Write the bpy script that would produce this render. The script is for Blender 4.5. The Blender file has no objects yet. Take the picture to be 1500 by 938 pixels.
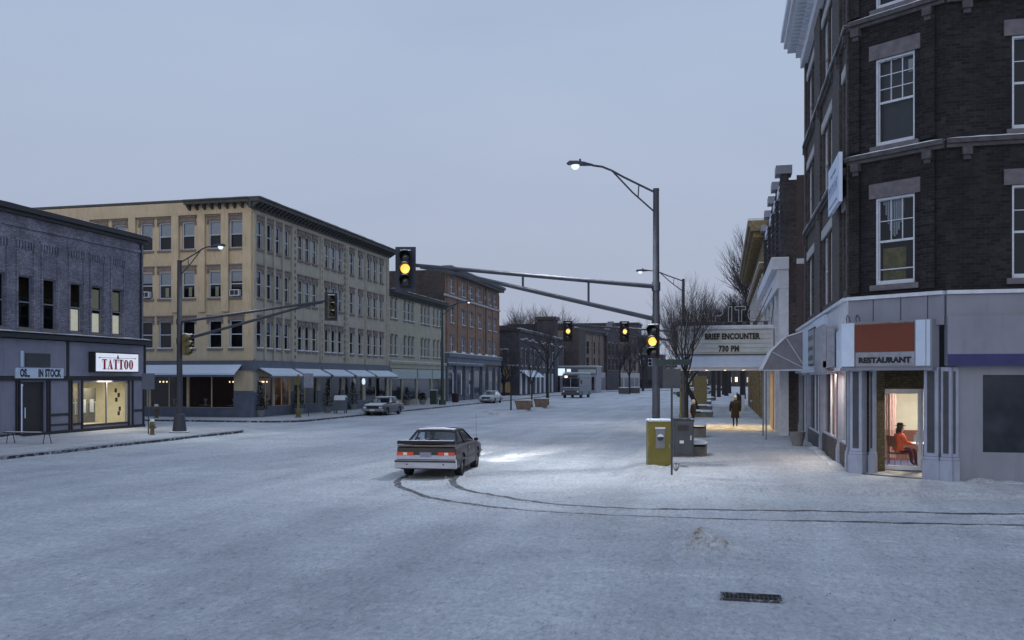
import bpy, bmesh, math, random
from mathutils import Vector, Matrix, noise
random.seed(7)
S = bpy.context.scene
C = S.collection
PI = math.pi
R = math.radians
# ------------------------------------------------------------------ camera survey
FPX, EYE, CX, HY = 1381.0, 2.85, 707.5, 555.0
TH = math.atan(350.5 / 1381.0)
sn, cs = math.sin(TH), math.cos(TH)
def at(px, d):                       # ground position seen along picture column px at distance d
    l = (px - CX) / FPX * d
    return (-sn * d + cs * l, cs * d + sn * l)
def gp(px, py, z=0.0):               # point of a level surface
    return at(px, (EYE - z) * FPX / (py - HY))
cam_d = bpy.data.cameras.new("camera"); cam = bpy.data.objects.new("camera", cam_d); C.objects.link(cam)
cam.location = (0, 0, EYE); cam.rotation_euler = (PI / 2, 0, TH)
cam_d.sensor_width = 36.0; cam_d.lens = 36.0 * FPX / 1500.0
cam_d.shift_x = (750 - CX) / 1500.0; cam_d.shift_y = (HY - 469) / 1500.0
cam_d.clip_start = 0.1; cam_d.clip_end = 9000
S.camera = cam
# ------------------------------------------------------------------ materials
def nt(name):
    m = bpy.data.materials.new(name); m.use_nodes = True
    t = m.node_tree; b = t.nodes["Principled BSDF"]
    return m, t, b
def N(t, typ, **kw):
    n = t.nodes.new(typ)
    for k, v in kw.items():
        if k.startswith("i_"): n.inputs[k[2:].replace("_", " ")].default_value = v
        else: setattr(n, k, v)
    return n
def L(t, a, b): t.links.new(a, b)
def c4(c): return (c[0], c[1], c[2], 1.0)
def noise_node(t, scale, detail=4.0, rough=0.55, vec=None, dist=0.0):
    n = N(t, "ShaderNodeTexNoise"); n.inputs["Scale"].default_value = scale; n.inputs["Detail"].default_value = detail
    n.inputs["Roughness"].default_value = rough; n.inputs["Distortion"].default_value = dist
    if vec is not None: L(t, vec, n.inputs["Vector"])
    return n
def ramp(t, fac, stops):
    r = N(t, "ShaderNodeValToRGB"); L(t, fac, r.inputs["Fac"])
    e = r.color_ramp.elements
    e[0].position, e[0].color = stops[0][0], c4(stops[0][1])
    e[1].position, e[1].color = stops[-1][0], c4(stops[-1][1])
    for p, c in stops[1:-1]:
        x = e.new(p); x.color = c4(c)
    return r
def mixc(t, fac, a, b, mode='MIX'):
    m = N(t, "ShaderNodeMix", data_type='RGBA', blend_type=mode)
    for v, i in ((fac, 0), (a, 6), (b, 7)):
        if isinstance(v, (int, float)): m.inputs[i].default_value = v
        elif isinstance(v, tuple): m.inputs[i].default_value = c4(v)
        else: L(t, v, m.inputs[i])
    return m.outputs[2]
def coords(t): return N(t, "ShaderNodeTexCoord").outputs["Object"]
def vm(t, c, s):
    m = N(t, "ShaderNodeMapping"); L(t, c, m.inputs["Vector"]); m.inputs["Scale"].default_value = s
    return m.outputs["Vector"]
def paint(name, col, rough=0.6, metal=0.0, var=0.12, scale=3.0, bump=0.0, dirt=None, dirt_amt=0.5, coat=0.0, streak=False, spec=0.5):
    m, t, b = nt(name); co = coords(t)
    n = noise_node(t, scale, 5, 0.6, co)
    lo = tuple(c * (1 - var * 1.6) for c in col); hi = tuple(min(1, c * (1 + var)) for c in col)
    r = ramp(t, n.outputs["Fac"], [(0.3, lo), (0.7, hi)])
    out = r.outputs["Color"]
    if dirt:
        sv = vm(t, co, (3, 3, 0.35) if streak else (1, 1, 1))
        d = noise_node(t, 1.6 if streak else scale * 0.7, 6, 0.7, sv, 0.6)
        dr = ramp(t, d.outputs["Fac"], [(0.52, (0, 0, 0)), (0.72, (dirt_amt,) * 3)])
        out = mixc(t, dr.outputs["Color"], out, dirt)
    L(t, out, b.inputs["Base Color"])
    b.inputs["Roughness"].default_value = rough; b.inputs["Metallic"].default_value = metal
    b.inputs["Specular IOR Level"].default_value = spec
    if coat: b.inputs["Coat Weight"].default_value = coat
    if bump:
        bn = noise_node(t, scale * 12, 4, 0.6, co)
        bp = N(t, "ShaderNodeBump"); bp.inputs["Strength"].default_value = bump; bp.inputs["Distance"].default_value = 0.02
        L(t, bn.outputs["Fac"], bp.inputs["Height"]); L(t, bp.outputs["Normal"], b.inputs["Normal"])
    return m
def brick(name, c1, c2, mortar, var=0.35, rough=0.85, h=0.075, w=0.22, bump=0.6, stain=None, stain_amt=0.5):
    m, t, b = nt(name); co = coords(t)
    sep = N(t, "ShaderNodeSeparateXYZ"); L(t, co, sep.inputs[0])
    add = N(t, "ShaderNodeMath", operation='ADD'); L(t, sep.outputs[0], add.inputs[0]); L(t, sep.outputs[1], add.inputs[1])
    cmb = N(t, "ShaderNodeCombineXYZ"); L(t, add.outputs[0], cmb.inputs[0]); L(t, sep.outputs[2], cmb.inputs[1])
    bt = N(t, "ShaderNodeTexBrick"); L(t, cmb.outputs[0], bt.inputs["Vector"])
    bt.inputs["Scale"].default_value = 1.0; bt.inputs["Brick Width"].default_value = w; bt.inputs["Row Height"].default_value = h
    bt.inputs["Mortar Size"].default_value = 0.008; bt.inputs["Mortar Smooth"].default_value = 0.3; bt.inputs["Bias"].default_value = 0.0
    bt.inputs["Color1"].default_value = c4(c1); bt.inputs["Color2"].default_value = c4(c2); bt.inputs["Mortar"].default_value = c4(mortar)
    n = noise_node(t, 0.9, 6, 0.65, co)
    g = ramp(t, n.outputs["Fac"], [(0.3, (1 - var,) * 3), (0.7, (1 + var * 0.6,) * 3)])
    out = mixc(t, 1.0, bt.outputs["Color"], g.outputs["Color"], 'MULTIPLY')
    n2 = noise_node(t, 9.0, 3, 0.6, co)
    g2 = ramp(t, n2.outputs["Fac"], [(0.35, (0.7,) * 3), (0.65, (1.25,) * 3)])
    out = mixc(t, 1.0, out, g2.outputs["Color"], 'MULTIPLY')
    if stain:
        d = noise_node(t, 0.55, 5, 0.7, vm(t, co, (1, 1, 0.5)), 0.8)
        dr = ramp(t, d.outputs["Fac"], [(0.5, (0, 0, 0)), (0.68, (stain_amt,) * 3)])
        out = mixc(t, dr.outputs["Color"], out, stain)
    L(t, out, b.inputs["Base Color"]); b.inputs["Roughness"].default_value = rough
    bp = N(t, "ShaderNodeBump"); bp.inputs["Strength"].default_value = bump; bp.inputs["Distance"].default_value = 0.012
    inv = N(t, "ShaderNodeMath", operation='SUBTRACT'); inv.inputs[0].default_value = 1.0; L(t, bt.outputs["Fac"], inv.inputs[1])
    ad = N(t, "ShaderNodeMath", operation='MULTIPLY_ADD'); L(t, n2.outputs["Fac"], ad.inputs[0]); ad.inputs[1].default_value = 0.8; L(t, inv.outputs[0], ad.inputs[2])
    L(t, ad.outputs[0], bp.inputs["Height"]); L(t, bp.outputs["Normal"], b.inputs["Normal"])
    return m
def snow(name, base=(0.84, 0.86, 0.88), dirty=(0.50, 0.51, 0.53), amt=0.35, speck=0.7, bump=1.0, warm=None):
    m, t, b = nt(name); co = coords(t)
    n1 = noise_node(t, 0.22, 6, 0.6, co, 0.5)
    r1 = ramp(t, n1.outputs["Fac"], [(0.38, (0, 0, 0)), (0.72, (amt,) * 3)])
    out = mixc(t, r1.outputs["Color"], base, dirty)
    n1b = noise_node(t, 1.3, 8, 0.75, vm(t, co, (0.6, 1.5, 1)), 0.9)
    r1b = ramp(t, n1b.outputs["Fac"], [(0.36, (0, 0, 0)), (0.66, (amt * 1.1,) * 3)])
    out = mixc(t, r1b.outputs["Color"], out, dirty)
    n4 = noise_node(t, 13.0, 8, 0.85, vm(t, co, (1.0, 0.5, 1)))  # mottle: shading of the snow's small bumps put into the colour
    r4 = ramp(t, n4.outputs["Fac"], [(0.38, (0.68,) * 3), (0.60, (1.10,) * 3)]); out = mixc(t, 1.0 if speck > 0 else 0.2, out, r4.outputs["Color"], 'MULTIPLY')
    if speck > 0:      # packed, dirtier wheel lanes running along the street
        mp = N(t, "ShaderNodeMapping"); L(t, co, mp.inputs["Vector"]); mp.inputs["Rotation"].default_value = (0, 0, R(-6)); mp.inputs["Scale"].default_value = (1.0, 0.10, 1.0)
        wv = noise_node(t, 0.55, 6, 0.62, mp.outputs["Vector"], 0.35)
        rw_ = ramp(t, wv.outputs["Fac"], [(0.36, (0.85, 0.855, 0.87)), (0.56, (1.05, 1.05, 1.05))]); out = mixc(t, 1.0, out, rw_.outputs["Color"], 'MULTIPLY')
        w2 = noise_node(t, 0.16, 5, 0.6, co, 0.8)
        rw2 = ramp(t, w2.outputs["Fac"], [(0.38, (0.86, 0.87, 0.88)), (0.60, (1.05, 1.05, 1.05))]); out = mixc(t, 1.0, out, rw2.outputs["Color"], 'MULTIPLY')
    n2 = noise_node(t, 9.0, 8, 0.85, vm(t, co, (1.0, 0.38, 1)))  # dark flecks: shade in the snow's small hollows, put into the colour
    r2 = ramp(t, n2.outputs["Fac"], [(0.545, (0, 0, 0)), (0.61, (speck,) * 3)])
    n3 = noise_node(t, 0.9, 4, 0.6, co)
    r3 = ramp(t, n3.outputs["Fac"], [(0.42, (0.15,) * 3), (0.62, (1, 1, 1))])
    f = mixc(t, 1.0, r2.outputs["Color"], r3.outputs["Color"], 'MULTIPLY')
    out = mixc(t, f, out, (0.22, 0.22, 0.23))
    L(t, out, b.inputs["Base Color"]); b.inputs["Roughness"].default_value = 0.75
    h1 = noise_node(t, 3.0, 8, 0.72, co); h2 = noise_node(t, 26.0, 5, 0.7, co)
    a = N(t, "ShaderNodeMath", operation='MULTIPLY_ADD'); L(t, h2.outputs["Fac"], a.inputs[0]); a.inputs[1].default_value = 0.35; L(t, h1.outputs["Fac"], a.inputs[2])
    bp = N(t, "ShaderNodeBump"); bp.inputs["Strength"].default_value = 0.8; bp.inputs["Distance"].default_value = 0.16 * bump
    L(t, a.outputs[0], bp.inputs["Height"]); L(t, bp.outputs["Normal"], b.inputs["Normal"])
    return m
def slush(name, dark=(0.06, 0.06, 0.065), lo=0.44, hi=0.56, scale=6.0):
    m, t, b = nt(name); co = coords(t)
    n = noise_node(t, scale, 6, 0.75, co, 0.4)
    r = ramp(t, n.outputs["Fac"], [(lo, dark), (hi, (0.66, 0.69, 0.73))])
    L(t, r.outputs["Color"], b.inputs["Base Color"]); b.inputs["Roughness"].default_value = 0.6
    bp = N(t, "ShaderNodeBump"); bp.inputs["Strength"].default_value = 0.8; bp.inputs["Distance"].default_value = 0.03
    L(t, n.outputs["Fac"], bp.inputs["Height"]); L(t, bp.outputs["Normal"], b.inputs["Normal"])
    return m
def emis(name, col, strength, base=(0.5, 0.5, 0.5)):
    m, t, b = nt(name); b.inputs["Base Color"].default_value = c4(base)
    n = noise_node(t, 4.0, 2, 0.5, coords(t))
    r = ramp(t, n.outputs["Fac"], [(0.3, tuple(c * 0.85 for c in col)), (0.7, col)])
    L(t, r.outputs["Color"], b.inputs["Emission Color"]); b.inputs["Emission Strength"].default_value = strength
    return m
def glass(name, tint=(0.8, 0.85, 0.9), refl=1.0, ior=1.5, rough=0.03, wave=0.0):
    m = bpy.data.materials.new(name); m.use_nodes = True; t = m.node_tree
    for n in list(t.nodes): t.nodes.remove(n)
    o = N(t, "ShaderNodeOutputMaterial"); tr = N(t, "ShaderNodeBsdfTransparent"); gl = N(t, "ShaderNodeBsdfGlossy")
    tr.inputs[0].default_value = c4(tint); gl.inputs["Roughness"].default_value = rough
    gl.inputs["Color"].default_value = (refl, refl, refl, 1)
    fr = N(t, "ShaderNodeFresnel"); fr.inputs[0].default_value = ior
    mx = N(t, "ShaderNodeMixShader"); L(t, fr.outputs[0], mx.inputs[0]); L(t, tr.outputs[0], mx.inputs[1]); L(t, gl.outputs[0], mx.inputs[2])
    n = noise_node(t, 1.2, 2, 0.5, coords(t)); bp = N(t, "ShaderNodeBump"); bp.inputs["Strength"].default_value = 0.15 + wave
    bp.inputs["Distance"].default_value = 0.01; L(t, n.outputs["Fac"], bp.inputs["Height"]); L(t, bp.outputs["Normal"], gl.inputs["Normal"])
    L(t, mx.outputs[0], o.inputs[0])
    return m
M = {}
M['snow'] = snow("snow_ground")
M['walk'] = snow("snow_walk", (0.84, 0.85, 0.86), (0.50, 0.49, 0.49), 0.5, 0.8, 0.9)
M['cap'] = snow("snow_cap", (0.78, 0.81, 0.85), (0.6, 0.62, 0.66), 0.2, 0.0, 0.3)
M['awn'] = snow("snowy_awning", (0.80, 0.85, 0.92), (0.6, 0.68, 0.8), 0.3, 0.0, 0.1)
M['slush'] = slush("slush", (0.045, 0.045, 0.05), 0.51, 0.70, 6.0)
M['kerb'] = slush("kerb_stone", (0.05, 0.05, 0.055), 0.5, 0.64, 3.5)
M['kerb2'] = slush("kerb_snowy", (0.07, 0.07, 0.075), 0.30, 0.42, 2.2)
M['dirtice'] = slush("churned_ice", (0.26, 0.20, 0.12), 0.40, 0.62, 1.7)
M['tan'] = paint("tan_lit_render", (0.62, 0.49, 0.32), 0.85, var=0.08, scale=1.2, bump=0.2, dirt=(0.26, 0.22, 0.18), dirt_amt=0.65, streak=True)  # south face of the corner block; its warmer light is put into the colour
M['cream'] = paint("cream_shaded_render", (0.44, 0.40, 0.32), 0.85, var=0.10, scale=1.2, bump=0.25, dirt=(0.17, 0.155, 0.14), dirt_amt=0.65, streak=True)  # east face of the same block, its duller light put into a greyer colour
M['cream2'] = paint("pale_cream_render", (0.42, 0.39, 0.30), 0.85, var=0.10, scale=1.0, bump=0.25, dirt=(0.22, 0.2, 0.17), dirt_amt=0.45, streak=True)
M['hood'] = paint("brown_hood_stone", (0.22, 0.18, 0.155), 0.8, var=0.2, scale=6)
M['corn'] = paint("dark_cornice", (0.075, 0.075, 0.07), 0.7, var=0.2, scale=3, dirt=(0.15, 0.15, 0.14), dirt_amt=0.4)
M['blueband'] = paint("slate_blue_paint", (0.11, 0.13, 0.17), 0.6, var=0.12, scale=1.5, dirt=(0.2, 0.21, 0.24), dirt_amt=0.35)
M['purple'] = brick("purple_brick", (0.20, 0.19, 0.235), (0.31, 0.29, 0.34), (0.13, 0.125, 0.15), 0.4, stain=(0.09, 0.08, 0.12), stain_amt=0.6)
M['darkbrick'] = brick("dark_brick", (0.003, 0.003, 0.004), (0.027, 0.022, 0.024), (0.030, 0.029, 0.034), 0.6, bump=1.0, w=0.24, h=0.085)
M['brownbrick'] = brick("brown_brick", (0.060, 0.053, 0.053), (0.105, 0.088, 0.085), (0.07, 0.066, 0.066), 0.3, bump=0.8)
M['redbrick'] = brick("orange_brick", (0.25, 0.14, 0.085), (0.34, 0.20, 0.13), (0.24, 0.19, 0.16), 0.3)
M['sidebrick'] = brick("old_side_brick", (0.055, 0.045, 0.045), (0.10, 0.08, 0.075), (0.08, 0.07, 0.07), 0.4)
M['farbrick'] = brick("far_dark_brick", (0.045, 0.043, 0.055), (0.085, 0.078, 0.09), (0.08, 0.08, 0.09), 0.4)
M['tanbrick'] = brick("far_tan_brick", (0.21, 0.16, 0.13), (0.29, 0.22, 0.18), (0.15, 0.13, 0.12), 0.3)
M['mustard'] = brick("mustard_brick", (0.21, 0.155, 0.075), (0.28, 0.21, 0.105), (0.25, 0.2, 0.12), 0.3)
M['olivebrick'] = brick("olive_brick", (0.07, 0.062, 0.03), (0.12, 0.10, 0.05), (0.04, 0.038, 0.03), 0.3)
M['stone'] = paint("grey_sandstone", (0.15, 0.138, 0.155), 0.8, var=0.18, scale=5, bump=0.3)
M['belt'] = paint("dark_belt_stone", (0.085, 0.078, 0.085), 0.8, var=0.25, scale=5, bump=0.3)
M['lightstone'] = paint("pale_stone", (0.42, 0.42, 0.43), 0.8, var=0.15, scale=5, bump=0.2)
M['white'] = paint("white_paint", (0.62, 0.65, 0.72), 0.5, var=0.08, scale=4, dirt=(0.35, 0.36, 0.38), dirt_amt=0.3)
M['whitef'] = paint("white_frame", (0.60, 0.64, 0.72), 0.5, var=0.08, scale=4)
M['greyf'] = paint("grey_frame", (0.20, 0.21, 0.25), 0.5, var=0.1, scale=4)
M['panel'] = paint("lavender_grey_metal", (0.235, 0.24, 0.31), 0.4, var=0.1, scale=1.0, dirt=(0.15, 0.15, 0.19), dirt_amt=0.6, streak=True)
M['fascia'] = paint("grey_fascia", (0.25, 0.26, 0.31), 0.5, var=0.08, scale=1.0, dirt=(0.18, 0.18, 0.22), dirt_amt=0.5, streak=True)
M['black'] = paint("black_trim", (0.022, 0.022, 0.026), 0.5, var=0.2)
M['dark'] = paint("dark_interior", (0.010, 0.011, 0.013), 0.9, var=0.3)
M['blind'] = paint("pale_blind", (0.62, 0.66, 0.72), 0.8, var=0.08, scale=3)
M['curtain'] = paint("olive_curtain", (0.28, 0.24, 0.08), 0.9, var=0.3, scale=6)
M['brownpanel'] = paint("brown_red_sign", (0.165, 0.036, 0.014), 0.5, var=0.1, scale=1.0)
M['text'] = paint("black_letters", (0.012, 0.012, 0.014), 0.5, var=0.1)
M['redtext'] = paint("red_letters", (0.45, 0.012, 0.010), 0.5, var=0.1)
M['pole'] = paint("galvanised_steel", (0.065, 0.07, 0.09), 0.55, 0.1, var=0.15, scale=2.5)
M['pole2'] = paint("weathered_steel", (0.05, 0.055, 0.07), 0.6, 0.1, var=0.15, scale=2.5)
M['sig'] = paint("black_signal", (0.010, 0.010, 0.012), 0.7, var=0.1)
M['sigback'] = paint("signal_backplate", (0.035, 0.045, 0.065), 0.7, 0.0, var=0.2)
M['olive'] = paint("olive_enamel", (0.15, 0.12, 0.045), 0.5, var=0.15)
M['oliveyellow'] = paint("olive_yellow_enamel", (0.185, 0.155, 0.02), 0.45, var=0.10, scale=2, dirt=(0.12, 0.11, 0.05), dirt_amt=0.3)
M['cab'] = paint("charcoal_cabinet", (0.06, 0.065, 0.075), 0.5, 0.2, var=0.12)
M['meter'] = paint("grey_meter_box", (0.22, 0.225, 0.23), 0.4, 0.5, var=0.1)
M['concrete'] = paint("planter_concrete", (0.14, 0.135, 0.125), 0.9, var=0.2, scale=4, bump=0.4)
M['wood'] = paint("planter_wood", (0.17, 0.13, 0.10), 0.8, var=0.2, scale=3)
M['terra'] = paint("grey_pot", (0.24, 0.235, 0.24), 0.8, var=0.15)
M['bark'] = paint("bark", (0.035, 0.031, 0.032), 0.95, var=0.3, scale=8)
M['twig'] = paint("twigs", (0.075, 0.066, 0.07), 0.95, var=0.3, scale=3)
M['fir'] = paint("fir_needles", (0.018, 0.035, 0.022), 0.9, var=0.5, scale=6)
M['rub'] = paint("rubber", (0.012, 0.012, 0.013), 0.8, var=0.3, scale=9)
M['rim'] = paint("rim_metal", (0.22, 0.22, 0.24), 0.35, 0.7)
M['carmauve'] = paint("mauve_car_paint", (0.045, 0.038, 0.042), 0.42, 0.0, var=0.06, scale=2, dirt=(0.16, 0.16, 0.18), dirt_amt=0.3, spec=0.22)
M['cartan'] = paint("dark_brown_car_paint", (0.014, 0.011, 0.011), 0.45, 0.0, var=0.1, spec=0.2)
M['carsilver'] = paint("silver_car_paint", (0.46, 0.47, 0.53), 0.4, 0.1, var=0.08, coat=0.4)
M['cargrey'] = paint("slate_car_paint", (0.06, 0.07, 0.085), 0.3, 0.3, var=0.1, coat=0.5, dirt=(0.4, 0.42, 0.45), dirt_amt=0.5)
M['carwhite'] = paint("pale_car_paint", (0.40, 0.42, 0.44), 0.3, 0.1, var=0.08, coat=0.4)
M['chrome'] = paint("chrome", (0.55, 0.55, 0.57), 0.15, 0.9, var=0.05)
M['plate'] = paint("plate", (0.28, 0.26, 0.35), 0.5, var=0.2, scale=14)
M['bus'] = paint("bus_grey", (0.13, 0.16, 0.20), 0.4, var=0.15, scale=1.2, dirt=(0.3, 0.33, 0.36), dirt_amt=0.4)
M['awngrey'] = paint("grey_canvas", (0.22, 0.215, 0.25), 0.85, var=0.1, scale=3)
M['greenp'] = paint("green_paint", (0.035, 0.058, 0.05), 0.5, var=0.15)
M['redbin'] = paint("dark_red_bin", (0.045, 0.018, 0.022), 0.5, var=0.15)
M['orangeboard'] = paint("tan_board", (0.42, 0.27, 0.14), 0.8, var=0.15, scale=2)
M['paleblue'] = paint("pale_green_panel", (0.40, 0.47, 0.46), 0.6, var=0.08)
M['roof'] = paint("tar_roof", (0.05, 0.05, 0.055), 0.95, var=0.2, bump=0.3)
M['plaster'] = paint("plaster", (0.62, 0.60, 0.50), 0.9, var=0.06)
M['wainscot'] = paint("wainscot", (0.18, 0.07, 0.05), 0.7, var=0.1)
M['pinkcurtain'] = paint("pink_curtain", (0.62, 0.40, 0.38), 0.9, var=0.15, scale=8)
M['bluefloor'] = paint("blue_floor", (0.10, 0.12, 0.25), 0.5, var=0.1)
M['screen'] = paint("grey_screen", (0.17, 0.165, 0.15), 0.9, var=0.15, scale=2)
M['skin'] = paint("skin", (0.52, 0.33, 0.25), 0.6, var=0.05)
M['coat'] = paint("black_coat", (0.004, 0.004, 0.005), 0.9, var=0.3, scale=8)
M['orangejacket'] = paint("orange_jacket", (0.62, 0.10, 0.03), 0.8, var=0.15, scale=8)
M['maroon'] = paint("maroon_trousers", (0.12, 0.03, 0.055), 0.85, var=0.15, scale=8)
M['hair'] = paint("dark_hair", (0.035, 0.02, 0.014), 0.7, var=0.2, scale=12)
M['greyhair'] = paint("grey_hair", (0.35, 0.33, 0.30), 0.7, var=0.2, scale=12)
M['woodbrown'] = paint("brown_wood", (0.12, 0.06, 0.03), 0.5, var=0.2, scale=6)
M['signgrey'] = paint("faded_sign", (0.30, 0.31, 0.36), 0.6, var=0.15, scale=5, dirt=(0.2, 0.2, 0.25), dirt_amt=0.6)
M['navy'] = paint("navy_stripe", (0.03, 0.035, 0.14), 0.6)
M['pier'] = paint("blue_grey_pier_paint", (0.33, 0.36, 0.46), 0.5, var=0.1, dirt=(0.2, 0.21, 0.26), dirt_amt=0.4, streak=True)
M['blueink'] = paint("blue_ink", (0.10, 0.17, 0.42), 0.6, var=0.1)
M['bluesign'] = paint("pale_blue_sign", (0.56, 0.65, 0.80), 0.5, var=0.05)
M['marq'] = paint("marquee_board", (0.58, 0.62, 0.64), 0.6, var=0.06, scale=2, dirt=(0.25, 0.25, 0.25), dirt_amt=0.4)
M['glass'] = glass("window_glass", (0.75, 0.8, 0.85), 0.9, 1.55)
M['clear'] = glass("shop_glass", (0.92, 0.94, 0.94), 0.9, 1.35)
M['carglass'] = glass("car_glass", (0.90, 0.94, 0.97), 0.9, 1.45)
m, t, b = nt("dark_glass"); n = noise_node(t, 0.8, 3, 0.6, coords(t))
r = ramp(t, n.outputs["Fac"], [(0.35, (0.012, 0.014, 0.02)), (0.7, (0.05, 0.055, 0.075))]); L(t, r.outputs["Color"], b.inputs["Base Color"])
b.inputs["Roughness"].default_value = 0.08; M['dglass'] = m
M['amber'] = emis("amber_lens", (1.0, 0.50, 0.05), 1.6)
M['amberhot'] = emis("amber_lens_far", (1.0, 0.56, 0.10), 1.7)
M['tail'] = emis("tail_lens", (1.0, 0.15, 0.03), 0.18, (0.4, 0.02, 0.01))
M['taildim'] = emis("tail_lens_orange", (1.0, 0.7, 0.6), 0.22, (0.5, 0.45, 0.45))
M['lampglow'] = emis("lamp_bowl", (0.85, 0.93, 1.0), 0.9, (0.8, 0.8, 0.8))
M['litsign'] = emis("lit_sign_face", (0.78, 0.84, 1.0), 0.62, (0.5, 0.5, 0.5))
M['warmwin'] = emis("lit_window", (1.0, 0.95, 0.78), 0.42, (0.4, 0.38, 0.3))
M['warmdim'] = emis("dim_lit_window", (0.9, 0.9, 0.66), 0.09, (0.2, 0.2, 0.15))
M['warmbulb'] = emis("warm_bulb", (1.0, 0.72, 0.38), 2.2)
M['neon'] = emis("orange_neon", (1.0, 0.15, 0.02), 2.0)
M['blueneon'] = emis("blue_neon", (0.35, 0.5, 1.0), 0.28)
M['coldsign'] = emis("cold_lit_sign", (0.7, 0.85, 1.0), 0.95)
M['head'] = emis("headlight", (1.0, 0.97, 0.9), 6.0)
# ------------------------------------------------------------------ mesh builder
class MB:
    def __init__(s): s.v, s.f, s.m, s.c = [], [], [], []
    def face(s, pts, m=0):
        i = len(s.v); s.v += [tuple(p) for p in pts]; s.f.append(tuple(range(i, i + len(pts)))); s.m.append(m); return s
    def raw(s, vs, fs, m=0):
        i = len(s.v); s.c.append((i, len(s.f), len(vs), len(fs))); s.v += [tuple(p) for p in vs]
        for f in fs: s.f.append(tuple(i + k for k in f)); s.m.append(m)
        return s
    def box(s, x0, x1, y0, y1, z0, z1, m=0):
        if x0 > x1: x0, x1 = x1, x0
        if y0 > y1: y0, y1 = y1, y0
        if z0 > z1: z0, z1 = z1, z0
        v = [(x0, y0, z0), (x1, y0, z0), (x1, y1, z0), (x0, y1, z0), (x0, y0, z1), (x1, y0, z1), (x1, y1, z1), (x0, y1, z1)]
        return s.raw(v, [(3, 2, 1, 0), (4, 5, 6, 7), (0, 1, 5, 4), (1, 2, 6, 5), (2, 3, 7, 6), (3, 0, 4, 7)], m)
    def prism(s, poly, a, b, ax='x', m=0):      # 2D polygon extruded along an axis
        def P(u, w, k): return {'x': (k, u, w), 'y': (u, k, w), 'z': (u, w, k)}[ax]
        n = len(poly); v = [P(u, w, a) for u, w in poly] + [P(u, w, b) for u, w in poly]
        fs = [tuple(range(n))[::-1], tuple(range(n, 2 * n))] + [(i, (i + 1) % n, (i + 1) % n + n, i + n) for i in range(n)]
        return s.raw(v, fs, m)
    def tube(s, pts, rad, n=8, m=0, caps=True):
        pts = [Vector(p) for p in pts]
        if not hasattr(rad, '__len__'): rad = [rad] * len(pts)
        v = []; up = Vector((0, 0, 1))
        for i, p in enumerate(pts):
            d = (pts[min(i + 1, len(pts) - 1)] - pts[max(i - 1, 0)]).normalized()
            a = d.cross(up)
            if a.length < 1e-3: a = d.cross(Vector((1, 0, 0)))
            a.normalize(); b2 = d.cross(a)
            for k in range(n):
                t2 = 2 * PI * k / n; v.append(p + (a * math.cos(t2) + b2 * math.sin(t2)) * rad[i])
        fs = []
        for i in range(len(pts) - 1):
            for k in range(n):
                k2 = (k + 1) % n; fs.append((i * n + k, i * n + k2, (i + 1) * n + k2, (i + 1) * n + k))
        if caps: fs += [tuple(range(n))[::-1], tuple(range((len(pts) - 1) * n, len(pts) * n))]
        return s.raw(v, fs, m)
    def loft(s, rings, n=14, m=0, caps=True, ang=0.0):     # rings: (cx, cy, cz, rx, ry)
        v = []
        ca, sa = math.cos(ang), math.sin(ang)
        for cx, cy, cz, rx, ry in rings:
            for k in range(n):
                t2 = 2 * PI * k / n; x, y = rx * math.cos(t2), ry * math.sin(t2)
                v.append((cx + x * ca - y * sa, cy + x * sa + y * ca, cz))
        fs = []
        for i in range(len(rings) - 1):
            for k in range(n):
                k2 = (k + 1) % n; fs.append((i * n + k, i * n + k2, (i + 1) * n + k2, (i + 1) * n + k))
        if caps: fs += [tuple(range(n))[::-1], tuple(range((len(rings) - 1) * n, len(rings) * n))]
        return s.raw(v, fs, m)
    def lathe(s, prof, cx=0, cy=0, n=16, m=0): return s.loft([(cx, cy, z, r2, r2) for r2, z in prof], n, m)
    def disc(s, c, r2, ax='y', n=16, m=0):
        p = []
        for k in range(n):
            a, b2 = r2 * math.cos(2 * PI * k / n), r2 * math.sin(2 * PI * k / n)
            p.append((c[0] + a, c[1], c[2] + b2) if ax == 'y' else (c[0] + a, c[1] + b2, c[2]) if ax == 'z' else (c[0], c[1] + a, c[2] + b2))
        return s.face(p, m)
    def blob(s, c, r3, n=10, m=0, jit=0.0):
        rings = []
        for i in range(1, n):
            ph = PI * i / n; k = 1 + random.uniform(-jit, jit)
            rings.append((c[0], c[1], c[2] - r3[2] * math.cos(ph), max(r3[0] * math.sin(ph) * k, 1e-3), max(r3[1] * math.sin(ph) * k, 1e-3)))
        return s.loft(rings, 12, m)
    def mesh(s, name, mats):
        me = bpy.data.meshes.new(name); me.from_pydata(s.v, [], s.f)
        if not isinstance(mats, (list, tuple)): mats = [mats]
        for x in mats: me.materials.append(x)
        if len(mats) > 1: me.polygons.foreach_set("material_index", s.m)
        me.update(); return me
    def build(s, name, mats, parent=None, loc=(0, 0, 0), rz=0.0, smooth=False, bevel=0.0):
        me = s.mesh(name, mats)
        if smooth: smooth_mesh(me)
        o = link(name, me, parent, loc, rz)
        if bevel:
            b2 = o.modifiers.new("bevel", 'BEVEL'); b2.width = bevel; b2.segments = 2; b2.limit_method = 'ANGLE'
        return o
def smooth_mesh(me, ang=40):
    bm = bmesh.new(); bm.from_mesh(me); bmesh.ops.remove_doubles(bm, verts=bm.verts, dist=1e-5)
    bmesh.ops.recalc_face_normals(bm, faces=bm.faces)
    for f in bm.faces: f.smooth = True
    for e in bm.edges:
        if len(e.link_faces) == 2 and e.calc_face_angle(0) > R(ang): e.smooth = False
    bm.to_mesh(me); bm.free()
def link(name, data, parent=None, loc=(0, 0, 0), rz=0.0):
    o = bpy.data.objects.new(name, data); C.objects.link(o)
    if parent: o.parent = parent
    o.location = loc; o.rotation_euler = (0, 0, rz)
    return o
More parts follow.
